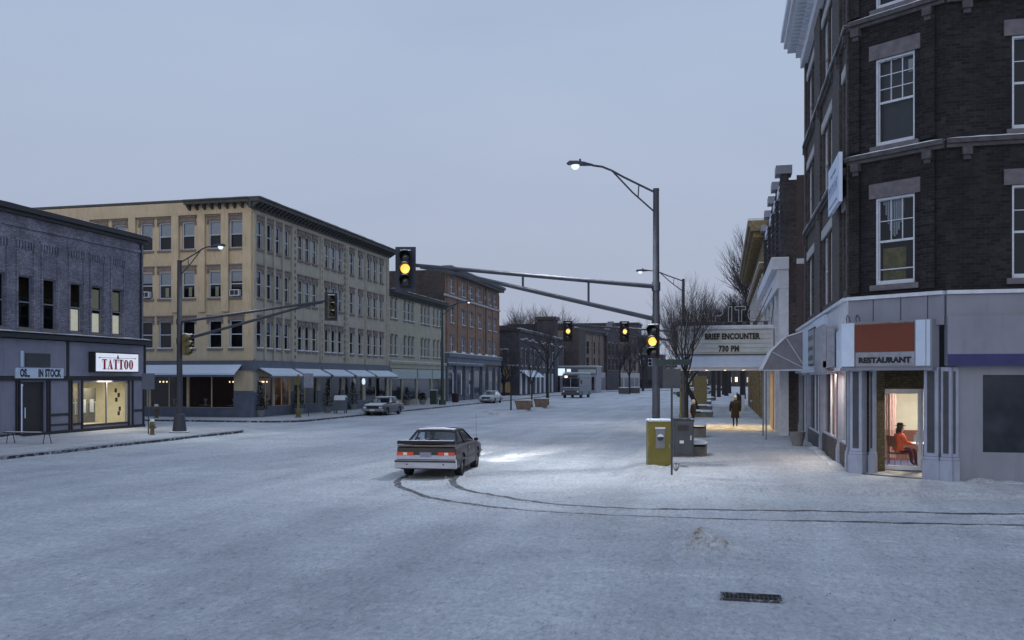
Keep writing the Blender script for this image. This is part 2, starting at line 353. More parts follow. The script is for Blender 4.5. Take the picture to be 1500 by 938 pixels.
def tag(o, label=None, cat=None, group=None, kind=None):
    if label: o['label'] = label
    if cat: o['category'] = cat
    if group: o['group'] = group
    if kind: o['kind'] = kind
    return o
def thing(name, label, cat, loc=(0, 0, 0), rz=0.0, group=None):
    o = link(name, None, None, loc, rz); o.empty_display_size = 0.3
    return tag(o, label, cat, group)
def dup(o, loc, rz, label, group=None, parent=None):
    c = o.copy(); C.objects.link(c)
    if parent is None: c.location = loc; c.rotation_euler = (0, 0, rz); c['label'] = label
    else: c.parent = parent
    if group and parent is None: c['group'] = group
    for ch in list(o.children): dup(ch, None, None, None, None, c)
    return c
def text_mb(txt, size, ext=0.01, bold=0.0, xs=1.0, align='LEFT', space=1.0, name="lettering", mat=None, serif=False):
    cu = bpy.data.curves.new("tmp", 'FONT'); cu.body = txt; cu.size = size; cu.extrude = ext; cu.offset = bold
    cu.align_x = align; cu.space_character = space; cu.resolution_u = 3
    o = bpy.data.objects.new("tmp", cu); C.objects.link(o)
    dg = bpy.context.evaluated_depsgraph_get(); dg.update()
    me = bpy.data.meshes.new_from_object(o.evaluated_get(dg))
    for v in me.vertices: x, y, z = v.co; v.co = (x * xs, -z, y)
    bpy.data.objects.remove(o); bpy.data.curves.remove(cu)
    me.name = name; me.materials.clear(); me.materials.append(mat)
    return me
class Face:                       # a facade frame: x along the wall, z up, -y outwards
    def __init__(s, parent, ox, oy, ang): s.p, s.ox, s.oy, s.a = parent, ox, oy, ang
    def loc(s, x=0, y=0, z=0): return (s.ox + x * math.cos(s.a) - y * math.sin(s.a), s.oy + x * math.sin(s.a) + y * math.cos(s.a), z)
    def put(s, mb, name, mats, x=0, y=0, z=0, smooth=False, bevel=0.0, parent=None):
        if isinstance(mb, MB): return mb.build(name, mats, s.p, s.loc(x, y, z), s.a, smooth, bevel)
        return link(name, mb, s.p, s.loc(x, y, z), s.a)
def put_each(F, mb, name, mats, group=1):
    for i in range(0, len(mb.c), group):
        cs_ = mb.c[i:i + group]; v0, f0 = cs_[0][0], cs_[0][1]; v1 = cs_[-1][0] + cs_[-1][2]; f1 = cs_[-1][1] + cs_[-1][3]
        q = MB(); q.v = mb.v[v0:v1]; q.f = [tuple(k - v0 for k in f) for f in mb.f[f0:f1]]; q.m = mb.m[f0:f1]
        F.put(q, name, mats)
def build_each(mb, name, mats, parent, group=1):
    for i in range(0, len(mb.c), group):
        cs_ = mb.c[i:i + group]; v0, f0 = cs_[0][0], cs_[0][1]; v1 = cs_[-1][0] + cs_[-1][2]; f1 = cs_[-1][1] + cs_[-1][3]
        q = MB(); q.v = mb.v[v0:v1]; q.f = [tuple(k - v0 for k in f) for f in mb.f[f0:f1]]; q.m = mb.m[f0:f1]; q.build(name, mats, parent)
def wall_mb(Lw, H, holes, depth=0.22, z0=0.0, m=0, x0=0.0, thick=0.0):
    mb = MB(); xs = sorted({x0, Lw} | {round(h[0], 4) for h in holes} | {round(h[1], 4) for h in holes})
    zs = sorted({z0, H} | {round(h[2], 4) for h in holes} | {round(h[3], 4) for h in holes})
    xs = [x for x in xs if x0 <= x <= Lw]; zs = [z for z in zs if z0 <= z <= H]
    for i in range(len(xs) - 1):
        run = None
        for j in range(len(zs) - 1):
            cx, cz = (xs[i] + xs[i + 1]) / 2, (zs[j] + zs[j + 1]) / 2
            solid = not any(h[0] < cx < h[1] and h[2] < cz < h[3] for h in holes)
            if solid: run = [zs[j], zs[j + 1]] if run is None else [run[0], zs[j + 1]]
            if (not solid or j == len(zs) - 2) and run is not None:
                mb.face([(xs[i], 0, run[0]), (xs[i + 1], 0, run[0]), (xs[i + 1], 0, run[1]), (xs[i], 0, run[1])], m); run = None
    for a, b2, c, d in [h[:4] for h in holes]:
        D = depth
        mb.face([(a, 0, c), (a, 0, d), (a, D, d), (a, D, c)], m); mb.face([(b2, 0, d), (b2, 0, c), (b2, D, c), (b2, D, d)], m)
        mb.face([(a, 0, d), (b2, 0, d), (b2, D, d), (a, D, d)], m); mb.face([(b2, 0, c), (a, 0, c), (a, D, c), (b2, D, c)], m)
    return mb
def lumpy(mb, x0, x1, y0, y1, z, h, seedv=0.0, step=0.16, bare=0.0):
    """uneven cap of snow lying on a ledge"""
    n = max(2, int((x1 - x0) / step)); prof = [(0.0, 0.0), (0.0, 0.55), (0.25, 0.95), (0.6, 1.0), (1.0, 0.7), (1.0, 0.0)]; v = []
    for i in range(n + 1):
        x = x0 + (x1 - x0) * i / n; k = 0.75 + 0.9 * noise.noise(Vector((x * 0.9, y0 * 3 + seedv, z))) + 0.35 * noise.noise(Vector((x * 3.1, seedv, z)))
        k = max(0.0, k - bare); k = min(k, 1.5); e = min(1, min(i, n - i) / 2 + 0.15)
        for u, q in prof: v.append((x, y0 + (y1 - y0) * u - (0.02 * k if u == 0 else 0), z + (h * k * e * q if k > 0.08 else -0.02)))
    m2 = len(prof); fs = [tuple(range(m2))[::-1], tuple(range(n * m2, (n + 1) * m2))]
    for i in range(n):
        for q in range(m2): q2 = (q + 1) % m2; fs.append((i * m2 + q, i * m2 + q2, (i + 1) * m2 + q2, (i + 1) * m2 + q))
    mb.raw(v, fs); return mb
WC = {}
def win_meshes(w, h, style):
    k = (round(w, 3), round(h, 3), style)
    if k in WC: return WC[k]
    arch = 'arch' in style
    t2 = 0.07 if w > 0.9 else 0.055
    f = MB(); y0, y1 = 0.09, 0.17
    f.box(0, t2, y0, y1, 0, h); f.box(w - t2, w, y0, y1, 0, h); f.box(t2, w - t2, y0, y1, h - t2, h); f.box(t2, w - t2, y0, y1, 0, t2)
    f.box(t2, w - t2, y0 - 0.01, y1 - 0.01, h * 0.5 - 0.03, h * 0.5 + 0.03)
    if 'bars' in style:
        for k2 in (1, 2): f.box(t2 + (w - 2 * t2) * k2 / 3 - 0.011, t2 + (w - 2 * t2) * k2 / 3 + 0.011, y0 + 0.012, y1 - 0.01, h * 0.5, h - t2)
        nb = 2 if 'bars3' in style else 1
        for k2 in range(1, nb + 1): f.box(t2, w - t2, y0 + 0.014, y1 - 0.012, h * 0.5 + (h * 0.5 - t2) * k2 / (nb + 1) - 0.011, h * 0.5 + (h * 0.5 - t2) * k2 / (nb + 1) + 0.011)
    far = 'far' in style
    if not far: f.face([(-0.0, 0.6, 0), (w, 0.6, 0), (w, 0.6, h), (0, 0.6, h)], 1); f.box(-0.01, 0.004, 0.2, 0.6, 0, h, 1); f.box(w - 0.004, w + .01, 0.2, 0.6, 0, h, 1); f.box(0, w, 0.2, 0.6, h - .004, h + .01, 1); f.box(0, w, 0.2, 0.6, -0.01, 0.004, 1)
    fm = f.mesh("window_frame", [M['greyf'] if 'grey' in style else M['whitef'], M['dark']])
    p = MB(); p.face([(t2 / 2, 0.13, t2 / 2), (w - t2 / 2, 0.13, t2 / 2), (w - t2 / 2, 0.13, h - t2 / 2), (t2 / 2, 0.13, h - t2 / 2)])
    pm = p.mesh("pane", M['dglass'] if far else M['glass'])
    WC[k] = (fm, pm)
    return WC[k]
def window(F, x, z, w, h, style='', sill=True, lintel=None, blind=0.0, snowy=False, blindmat='blind'):
    fm, pm = win_meshes(w, h, style)
    o = F.put(fm, "window", None, x, 0, z)
    link("pane", pm, o)
    if blind > 0:
        link("blind", MB().box(0.07, w - 0.07, 0.22, 0.24, h * (1 - blind), h - 0.07).mesh("blind", M[blindmat]), o)
    if sill:
        k = ('sill', w, snowy, style)
        if k not in WC:
            s2 = MB().box(-0.09, w + 0.09, -0.10, 0.10, -0.16, -0.003)
            if snowy: s2.box(-0.07, w + 0.07, -0.09, 0.085, -0.002, 0.07, 1)
            WC[k] = s2.mesh("sill", [M['stone' if 'stone' in style else 'hood'], M['cap']])
        link("sill", WC[k], o)
    if lintel:
        k = ('lint', w, lintel, style)
        if k not in WC:
            s2 = MB()
            if lintel == 'hood': s2.box(-0.10, w + 0.10, -0.08, 0.02, h + 0.02, h + 0.30).box(-0.16, w + 0.16, -0.13, 0.02, h + 0.302, h + 0.38).box(-0.14, -0.002, -0.05, 0.0, h - 0.25, h + 0.018).box(w + 0.002, w + 0.14, -0.05, 0.0, h - 0.25, h + 0.018)
            elif lintel == 'arch':
                pts = [(-0.08, h - 0.05), (w * 0.12, h + 0.10), (w * 0.5, h + 0.17), (w * 0.88, h + 0.10), (w + 0.08, h - 0.05), (w + 0.08, h + 0.08), (w * 0.9, h + 0.22), (w * 0.5, h + 0.30), (w * 0.1, h + 0.22), (-0.08, h + 0.08)]
                s2.prism(pts, -0.06, 0.0, 'y'); s2.box(0, w, -0.0, 0.12, h - 0.02, h + 0.16)
            else: s2.box(-0.16, w + 0.16, -0.05, 0.05, h + 0.003, h + lintel)
            WC[k] = s2.mesh("lintel", M['hood'] if lintel == 'hood' else M['cream2'] if lintel == 'arch' else M['stone'])
        link("lintel", WC[k], o)
    return o
# ------------------------------------------------------------------ ground, pavements, kerbs, tracks
def gz(x, y):
    z = 0.030 * noise.noise(Vector((x * 0.5, y * 0.5, 0))) + 0.022 * noise.noise(Vector((x * 1.9, y * 2.3, 3.1))) + 0.012 * noise.noise(Vector((x * 5.1, y * 5.1, 7.7)))
    mx, my = gp(1030, 808); r2 = math.hypot((x - mx) / 1.15, (y - my) * 0.9)
    z += 0.36 * math.exp(-(r2 / 0.34) ** 1.3) * (1 + 0.35 * noise.noise(Vector((x * 6, y * 6, 1)))) + 0.05 * math.exp(-(r2 / 1.0) ** 2)
    # soft ridge left by passing wheels
    z += 0.035 * math.exp(-((y - 19.3 - 0.03 * x) / 0.5) ** 2) * (0.5 + 0.5 * noise.noise(Vector((x * 0.8, 0, 5))))
    return z
def axis(pts, lo, hi, st):
    n = int(round((hi - lo) / st)); return sorted(set(pts + [round(lo + i * st, 4) for i in range(n + 1)]))
fine_x = [-1.2 + 0.06 * k for k in range(32)]; fine_y = [15.1 + 0.06 * k for k in range(34)]
xs = axis([round(q, 4) for q in fine_x] + [-3000, -900, -300, -120, -70, -45, -34, 15, 22, 40, 90, 300, 900, 3000], -28, 12, 0.2)
ys = axis([round(q, 4) for q in fine_y] + [-2000, -300, -60, -10, 0, 3, 46, 48.5, 52, 56, 61, 67, 75, 85, 98, 115, 140, 180, 260, 500, 1200, 5000], 6, 44, 0.2)
gd = (0.02, 0.70, 12.0, 12.36)
def near_grate(x, y): return -0.35 < x < 1.05 and 12.2 < y < 13.4
vs, fs = [], []
for y in ys:
    for x in xs:
        inside = -28 <= x <= 12 and 6 <= y <= 44
        vs.append((x, y, (-0.02 if near_grate(x, y) else gz(x, y) - 0.02) if inside else -0.02))
nx = len(xs)
for j in range(len(ys) - 1):
    for i in range(nx - 1): fs.append((j * nx + i, j * nx + i + 1, (j + 1) * nx + i + 1, (j + 1) * nx + i))
g = MB(); g.raw(vs, fs); me = g.mesh("ground", M['snow'])
for p in me.polygons: p.use_smooth = True
tag(link("ground", me), kind='structure')
import bisect
def gm(x, y):        # height of the modelled ground sheet
    i = min(max(bisect.bisect_right(xs, x) - 1, 0), nx - 2); j = min(max(bisect.bisect_right(ys, y) - 1, 0), len(ys) - 2)
    u = (x - xs[i]) / (xs[i + 1] - xs[i]); w = (y - ys[j]) / (ys[j + 1] - ys[j]); q = lambda a, b2: vs[b2 * nx + a][2]
    return (q(i, j) * (1 - u) + q(i + 1, j) * u) * (1 - w) + (q(i, j + 1) * (1 - u) + q(i + 1, j + 1) * u) * w
def slab(name, poly, top=0.15, mat='walk', kerbmat='kerb', kerb=True, bank=0.0):
    """pavement: snow top with a slightly wavering outer edge and a stone kerb face"""
    out = []
    for i in range(len(poly)):
        a, b2 = Vector(poly[i]), Vector(poly[(i + 1) % len(poly)]); n = max(1, int((b2 - a).length / 1.2)); n = min(n, 90)
        for k in range(n):
            p = a.lerp(b2, k / n); w = 0.07 if (b2 - a).length > 3 else 0.0
            out.append((p.x + w * noise.noise(Vector((p.x, p.y, 2)) * 0.8), p.y + w * noise.noise(Vector((p.x, p.y, 9)) * 0.8)))
    s2 = MB().prism(out, top - 0.06, top, 'z')
    if bank:
        n = len(out); ar = sum(out[i][0] * out[(i + 1) % n][1] - out[(i + 1) % n][0] * out[i][1] for i in range(n)); sg = 1 if ar > 0 else -1; rings = [[], [], []]
        for i in range(n):
            a, b2, c = Vector(out[i - 1]), Vector(out[i]), Vector(out[(i + 1) % n]); d = (c - a).normalized(); nr_ = Vector((d.y, -d.x)) * sg
            wv = bank * (1 + 0.5 * noise.noise(Vector((b2.x, b2.y, 4)) * 0.9)); q1 = b2 + nr_ * wv * 0.45; q2 = b2 + nr_ * wv
            rings[0].append((b2.x - nr_.x * 0.02, b2.y - nr_.y * 0.02, top + 0.002)); rings[1].append((q1.x, q1.y, top * 0.62)); rings[2].append((q2.x, q2.y, -0.06))
        fs = []
        for j in range(2):
            for i in range(n): i2 = (i + 1) % n; fs.append((j * n + i, j * n + i2, (j + 1) * n + i2, (j + 1) * n + i))
        s2.raw(rings[0] + rings[1] + rings[2], fs)
    o = s2.build(name, M[mat]); tag(o, kind='structure')
    if kerb:
        ins = MB(); cx = sum(p[0] for p in out) / len(out); cy = sum(p[1] for p in out) / len(out)
        ins.prism([(p[0] + (0.035 if cx > p[0] else -0.035), p[1] + (0.035 if cy > p[1] else -0.035)) for p in out], -0.2, top - 0.058, 'z')
        tag(ins.build("kerb", M[kerbmat]), kind='structure')
    return o
def rc(cx, cy, r2, a0, a1, n=7): return [(cx + r2 * math.cos(R(a0 + (a1 - a0) * i / n)), cy + r2 * math.sin(R(a0 + (a1 - a0) * i / n))) for i in range(n + 1)]
slab("pavement", [(-60, 5), (-24.7, 5)] + rc(-27.0, 45.0, 2.3, 0, 90) + [(-60, 47.3)])
slab("pavement", [(-75, 56.2)] + rc(-29.3, 58.6, 2.4, -90, 0)[0:] + [(-26.9, 145), (-75, 145)])
slab("pavement", [(-16.9, 71.0)] + rc(-17.1, 72, 0.7, -60, 60, 3) + [(-16.4, 101), (-18.2, 103), (-20.0, 98), (-19.4, 78)], kerbmat='kerb2', bank=0.3)
slab("pavement", rc(0.4, 28.4, 2.9, 180, 270) + [(45, 25.5), (45, 60), (30, 400), (-2.5, 400)], top=0.12, kerb=False, bank=0.8)
slab("pavement", [(-75, 151), (-27, 149), (-24, 210), (0, 260), (10, 262), (-40, 340), (-90, 340)], top=0.14)
def ribbon(pts, w, h=0.03, seedv=0.0, lift=0.016):
    """wheel rut, or the kerb line: a dark slushy trough with small snow berms on both sides"""
    P2 = [Vector((x, y)) for x, y in pts]; dense = []
    for i in range(len(P2) - 1):
        p0, p1, p2, p3 = P2[max(i - 1, 0)], P2[i], P2[i + 1], P2[min(i + 2, len(P2) - 1)]
        n = max(2, int((p2 - p1).length / 0.16))
        for k in range(n):
            u = k / n
            dense.append(0.5 * ((2 * p1) + (-p0 + p2) * u + (2 * p0 - 5 * p1 + 4 * p2 - p3) * u * u + (-p0 + 3 * p1 - 3 * p2 + p3) * u ** 3))
    dense.append(P2[-1]); v = []
    for i, p in enumerate(dense):
        d = (dense[min(i + 1, len(dense) - 1)] - dense[max(i - 1, 0)]).normalized(); nrm = Vector((-d.y, d.x))
        for q, off in enumerate((-1.9, -1.15, -0.8, 0.8, 1.15, 1.9)):
            j = 1 + 0.45 * noise.noise(Vector((p.x * 3, p.y * 3, q + seedv)))
            pp = p + nrm * off * w * 0.5 * j; base = gm(pp.x, pp.y)
            z = base + {0: -0.015, 1: lift * 0.8 + h * j, 2: lift + 0.002, 3: lift + 0.002, 4: lift * 0.8 + h * j, 5: -0.015}[q]
            v.append((pp.x, pp.y, z))
    fs = []; mi = []
    for i in range(len(dense) - 1):
        for q in range(5): fs.append((i * 6 + q, i * 6 + q + 1, (i + 1) * 6 + q + 1, (i + 1) * 6 + q)); mi.append(1 if q == 2 else 0)
    mb = MB(); mb.v, mb.f, mb.m = v, fs, mi
    return mb.build("track_or_kerb_line", [M['snow'], M['slush']])
outer = [gp(*p) for p in [(601, 696), (590, 700), (582, 706), (584, 713), (600, 719), (630, 729), (680, 738), (740, 746), (830, 753), (930, 758), (1050, 762), (1200, 765), (1400, 769), (1600, 772)]]
inner = [gp(*p) for p in [(674, 697), (665, 702), (663, 708), (672, 714), (700, 723), (760, 733), (830, 740), (920, 745), (1050, 748), (1200, 750), (1400, 753), (1600, 755)]]
for k, pts in enumerate((outer, inner)): tag(ribbon(pts, 0.25, 0.008, k * 5, 0.032), kind='structure')
tag(ribbon([gp(1160, 718), gp(1220, 719), gp(1300, 719), gp(1400, 721), gp(1560, 723)], 0.16, 0.004, 3), kind='structure')  # dark kerb line of the cross street, laid as a ribbon of slush
mb = MB(); pp_ = []
for k in range(40):
    a = 2 * PI * k / 40; nn = 1 + 0.25 * noise.noise(Vector((math.cos(a) * 2, math.sin(a) * 2, 3))); pp_.append((0.55 + 2.95 * math.cos(a) * nn, 53.6 + 3.0 * math.sin(a) * nn))
mb.prism(pp_, 0.118, 0.126, 'z'); tag(mb.build("trampled_snow", M['dirtice']), kind='structure')
M['packed'] = snow("packed_snow", (0.62, 0.64, 0.67), (0.42, 0.43, 0.45), 0.5, 0.5, 0.5)
old = [([(-21, 6), (-17, 14), (-13.5, 26), (-11.8, 45), (-11, 75), (-10.8, 120)], 0.24), ([(-19.3, 6), (-15.4, 14), (-12, 26), (-10.3, 45), (-9.5, 75), (-9.3, 120)], 0.24),
       ([(-5.5, 5), (-6.4, 14), (-7.6, 30), (-7.4, 60), (-6.9, 110)], 0.22), ([(-4.0, 5), (-4.9, 14), (-6.1, 30), (-5.9, 60), (-5.4, 110)], 0.22),
       ([(12, 20.7), (4, 19.6), (-5, 20.0), (-14, 23), (-21.5, 34), (-23, 60)], 0.22), ([(12, 19.2), (4, 18.1), (-5.4, 18.5), (-15, 21.6), (-22.9, 33), (-24.4, 60)], 0.22),
       ([(12, 11.2), (2, 10.9), (-9, 11.9), (-20, 13.8), (-27, 14.4)], 0.24), ([(12, 14.5), (2, 14.1), (-9, 15.1), (-20, 17.1), (-27, 17.6)], 0.24), ([(9, 8.6), (0, 9.6), (-9, 10.0), (-19, 9.0)], 0.26)]
def faint(pts, w, k):
    o = ribbon(pts, w, 0.007, 20 + k, 0.008); o.data.materials.clear(); o.data.materials.append(M['snow']); o.data.materials.append(M['packed']); o.name = "old_wheel_track"; tag(o, kind='structure')
for k, (pts, w) in enumerate(old): faint(pts, w, k)
cl = MB(); rnd = random.Random(77)
def clump(x, y, r2, z0):
    n = 5; v = [(x, y, z0 + r2 * rnd.uniform(0.45, 0.9))]
    for k in range(n): a = 2 * PI * k / n + rnd.uniform(-0.4, 0.4); q = r2 * rnd.uniform(0.7, 1.3); v.append((x + q * math.cos(a), y + q * math.sin(a), z0 - 0.02))
    cl.raw(v, [(0, 1 + k, 1 + (k + 1) % n) for k in range(n)])
for k in range(2600):
    d = 8.5 + 38 * rnd.random() ** 1.5; px = rnd.uniform(-40, 1560); x, y = at(px, d)
    if near_grate(x, y) or noise.noise(Vector((x * 0.35, y * 0.35, 11))) < rnd.uniform(-0.35, 0.4): continue
    if x > -2.0 and y > 26: z0 = 0.12
    elif x < -24.6: z0 = 0.15 if x < -24.9 and y < 45 else -0.01
    else: z0 = gm(x, y)
    clump(x, y, rnd.uniform(0.012, 0.05) * (1.0 if rnd.random() < 0.93 else 1.8), z0)
for pts in (outer, inner):
    for k in range(320):
        i = rnd.randrange(len(pts) - 1); u = rnd.random(); x = pts[i][0] * (1 - u) + pts[i + 1][0] * u + rnd.gauss(0, 0.16); y = pts[i][1] * (1 - u) + pts[i + 1][1] * u + rnd.gauss(0, 0.16)
        clump(x, y, rnd.uniform(0.012, 0.045), gm(x, y))
mx, my = gp(1030, 808)
for k in range(160):
    x = mx + rnd.gauss(0, 0.35); y = my + rnd.gauss(0, 0.3); clump(x, y, rnd.uniform(0.02, 0.06), gm(x, y) - 0.005)
tag(cl.build("snow_clumps", M['walk']), "small crumbs and clumps of snow scattered over the road", None, None, 'stuff')
cl = MB()
for k in range(60):
    x = mx + 0.12 + rnd.gauss(0, 0.17); y = my + rnd.gauss(-0.1, 0.2); clump(x, y, rnd.uniform(0.03, 0.075), gm(x, y) - 0.01)
tag(cl.build("dirty_snow_lumps", M['dirtice']), "brownish dirty lumps on the small snow mound in the foreground", None, None, 'stuff')
cl = MB()  # dark crumbs standing in for shaded hollows in the snow
for k in range(2600):
    d = 8.5 + 26 * rnd.random() ** 1.3; px = 1560 - 1650 * rnd.random() ** 1.6; x, y = at(px, d)
    if near_grate(x, y) or noise.noise(Vector((x * 0.5, y * 0.5, 31))) < rnd.uniform(-0.4, 0.35): continue
    z0 = 0.118 if (x > -2.0 and y > 26.4) else gm(x, y)
    if -2.6 < x <= -2.0 and y > 24 or (y > 24.4 and y <= 26.4 and x > -2.6): continue
    clump(x, y, rnd.uniform(0.008, 0.022), z0)
tag(cl.build("pit_crumbs", M['cab']), "dark crumbs standing in for shaded pits in the trodden snow", None, None, 'stuff')
# drain in the road
t = thing("storm_drain", "dark rectangular iron storm drain cleared of snow in the foreground road", "drain", (0.36, 12.78, 0.0))
MB().box(-0.34, 0.34, -0.16, 0.16, -0.012, -0.006).build("dark_plate", M['dark'], t)  # flat dark plate standing in for the shade inside the drain
fr = MB(); fr.box(-0.36, 0.36, -0.19, -0.16, -0.02, 0.012).box(-0.36, 0.36, 0.16, 0.19, -0.02, 0.012).box(-0.385, -0.36, -0.19, 0.19, -0.02, 0.012).box(0.36, 0.385, -0.19, 0.19, -0.02, 0.012)
fr.build("frame", M['slush'], t)
gr = MB()
for k in range(13): gr.box(-0.33 + k * 0.054, -0.312 + k * 0.054, -0.16, 0.16, -0.004, 0.004)
gr.box(-0.34, 0.34, -0.012, 0.012, 0.0, 0.007); gr.build("grate", M['black'], t)
# ------------------------------------------------------------------ LEFT: purple brick shop building
B = thing("brick_shop_building", "two storey purple brick building with a tattoo parlour and a dark roof edge", "building", (-31.7, 20, 0))
F = Face(B, 0, 0, PI / 2); LA = 26.9
wx = [x - 20 for x in (25.3, 27.0, 28.9, 30.6, 32.3, 34.1, 35.85, 37.6, 39.25, 41.2, 42.85, 44.55)]
holes = [(x - 0.45, x + 0.45, 5.22, 7.68) for x in wx]
F.put(wall_mb(LA, 10.6, holes, z0=4.9), "wall", M['purple'])
mb = MB(); mb.box(0.02, 26.88, 0.25, 14, 0, 0.1).box(0, 26.9, 13.9, 14.1, 0, 10.6).box(0, 0.2, 0.002, 13.9, 0, 10.6).box(26.7, 26.9, 0.002, 13.9, 0, 10.6); F.put(mb, "rear_wall", M['purple'])
F.put(MB().box(0.1, 26.8, 0.1, 14, 10.3, 10.4), "roof", M['roof'])
mb = MB().box(-0.1, 27.15, -0.34, 0.3, 10.62, 10.86).box(-0.05, 27.05, -0.2, 0.0, 10.45, 10.618); F.put(mb, "roof_edge", M['black'])
mb = MB()
for i, x in enumerate(wx):
    for s2 in (-0.62, 0.50): mb.box(x + s2, x + s2 + 0.12, -0.05, 0.0, 5.0, 8.95)
    for k in range(7): mb.box(x - 0.6 + k * 0.19, x - 0.6 + k * 0.19 + 0.1, -0.075, 0.0, 8.95, 9.28)
    mb.box(x - 0.7, x + 0.72, -0.06, 0.0, 9.28, 9.42)
    mb.box(x - 0.47, x + 0.47, -0.03, 0.0, 7.7, 7.95)
mb.box(0, 26.9, -0.07, 0.0, 9.9, 10.05)
F.put(mb, "brick_trim", M['purple'])
for i, x in enumerate(wx):
    o = window(F, x - 0.45, 5.22, 0.9, 2.46, 'grey' if i != 9 else 'grey', True, None, 0.0)
    if i == 9: link("blind", MB().box(0.07, 0.83, 0.2, 0.22, 0.07, 1.15).mesh("blind", M['warmwin']), o)
    if i in (10, 11): link("blind", MB().box(0.07, 0.83, 0.2, 0.22, 0.07, 1.05).mesh("blind", M['warmwin']), o); link("blind", MB().box(0.07, 0.83, 0.2, 0.22, 1.3, 2.3).mesh("blind", M['warmdim']), o)
# shop front
holes = [(17.25, 18.85, 0.18, 2.7), (20.85, 21.42, 0.62, 2.62), (21.68, 25.35, 0.5, 2.66)]
F.put(wall_mb(LA, 2.85, holes, 0.15), "shop_front", M['panel'], y=-0.05)
mb = MB(); mb.box(0, 27.1, -0.42, -0.05, 4.74, 4.92).box(0, 27.05, -0.3, 0.1, 4.92, 5.02); F.put(mb, "cornice", M['black'])
F.put(lumpy(MB(), 0, 27.1, -0.40, -0.02, 5.02, 0.07, 3), "cornice_snow", M['cap'], smooth=True)
F.put(lumpy(MB(), 0, 27.1, -0.33, 0.2, 10.86, 0.05, 5, bare=0.5), "cornice_snow", M['cap'], smooth=True)
F.put(MB().tube([(26.6, -0.06, 10.4), (26.6, -0.06, 5.1)], 0.05, 6), "downpipe", M['black'])
mb = MB()
for a, b2 in ((0.2, 9.9), (10.1, 20.3), (20.5, 26.75)): mb.box(a, b2, -0.12, 0.0, 2.98, 4.7)
F.put(mb, "fascia_panel", M['panel'])
mb = MB()
for x in (0.0, 9.92, 20.32, 26.77): mb.box(x, x + 0.16, -0.16, -0.02, 2.8, 4.738)
mb.box(0, 26.93, -0.14, -0.02, 2.76, 2.96).box(0, 26.93, -0.11, -0.055, 0.12, 0.3)
for x in (16.9, 17.08, 18.95, 19.1, 20.55, 20.7, 21.5, 25.4, 25.75, 26.75): mb.box(x, x + 0.1, -0.12, -0.052, 0.3, 2.76)
for a, b2 in ((19.2, 20.55), (25.85, 26.75)): mb.box(a, b2, -0.10, -0.052, 1.02, 1.14)
mb.box(19.2, 20.55, -0.10, -0.052, 0.55, 0.63)
for a, b2, c, d in ((20.8, 21.47, 0.5, 0.62), (21.6, 25.4, 0.4, 0.5), (23.48, 23.54, 0.5, 2.66)): mb.box(a, b2, -0.09, -0.03, c, d)
F.put(mb, "shop_trim", M['black'])
F.put(MB().box(23.49, 23.53, -0.1, -0.07, 0.5, 2.66), "mullion", M['white'])
F.put(MB().box(17.25, 18.85, 0.05, 0.1, 0.18, 2.7).box(17.4, 18.0, 0.0, 0.048, 0.4, 2.5), "door", M['black'])
F.put(MB().box(17.28, 17.45, 0.0, 0.04, 0.3, 2.6).box(17.55, 17.58, -0.03, 0.0, 1.0, 1.5), "neon_light", M['blueneon'])
mb = MB(); mb.face([(20.85, 0.0, 0.62), (21.42, 0.0, 0.62), (21.42, 0.0, 2.62), (20.85, 0.0, 2.62)]).face([(21.68, 0.0, 0.5), (25.35, 0.0, 0.5), (25.35, 0.0, 2.66), (21.68, 0.0, 2.66)])
F.put(mb, "shop_glass", M['clear'])
mb = MB(); mb.box(20.2, 26.5, 3.2, 3.25, 0.2, 2.9).box(20.15, 20.2, 0.11, 3.2, 0.2, 2.9).box(26.4, 26.45, 0.11, 3.2, 0.2, 2.9).box(20.2, 26.4, 0.11, 3.2, 0.35, 0.4).box(20.2, 26.4, 0.11, 3.2, 2.82, 2.87)
F.put(mb, "interior_wall", M['plaster'])
mb = MB(); mb.box(21.75, 24.3, 1.2, 1.24, 0.5, 1.55).box(21.9, 24.5, 1.3, 1.34, 1.62, 2.35)
F.put(mb, "screen", M['screen'])
mb = MB(); mb.box(22.9, 23.4, 1.1, 1.14, 1.05, 1.75).box(23.75, 24.05, 1.1, 1.14, 1.05, 1.75).box(21.75, 21.85, 0.5, 0.52, 1.0, 1.8).box(21.92, 21.98, 0.5, 0.52, 1.0, 1.8)
put_each(F, mb, "poster", M['white'])
mb = MB()
for x, z in ((24.75, 2.1), (25.0, 1.85), (24.8, 1.6), (25.0, 0.85), (25.1, 1.1)): mb.box(x, x + 0.18, 0.3, 0.32, z, z + 0.22)
put_each(F, mb, "flash_print", M['black'])
ld = bpy.data.lights.new("shop_lamp", 'AREA'); ld.energy = 130; ld.color = (1, 0.88, 0.66); ld.shape = 'RECTANGLE'; ld.size = 3.5; ld.size_y = 1.2
lo = bpy.data.objects.new("shop_lamp", ld); C.objects.link(lo); lo.location = (-31.7 - 1.2, 43.4, 2.75)
F.put(lumpy(MB(), 0, 17.2, -0.4, -0.05, 0.14, 0.12, 4.5, 0.25, 0.1), "snow_drift", M['walk'], smooth=True)
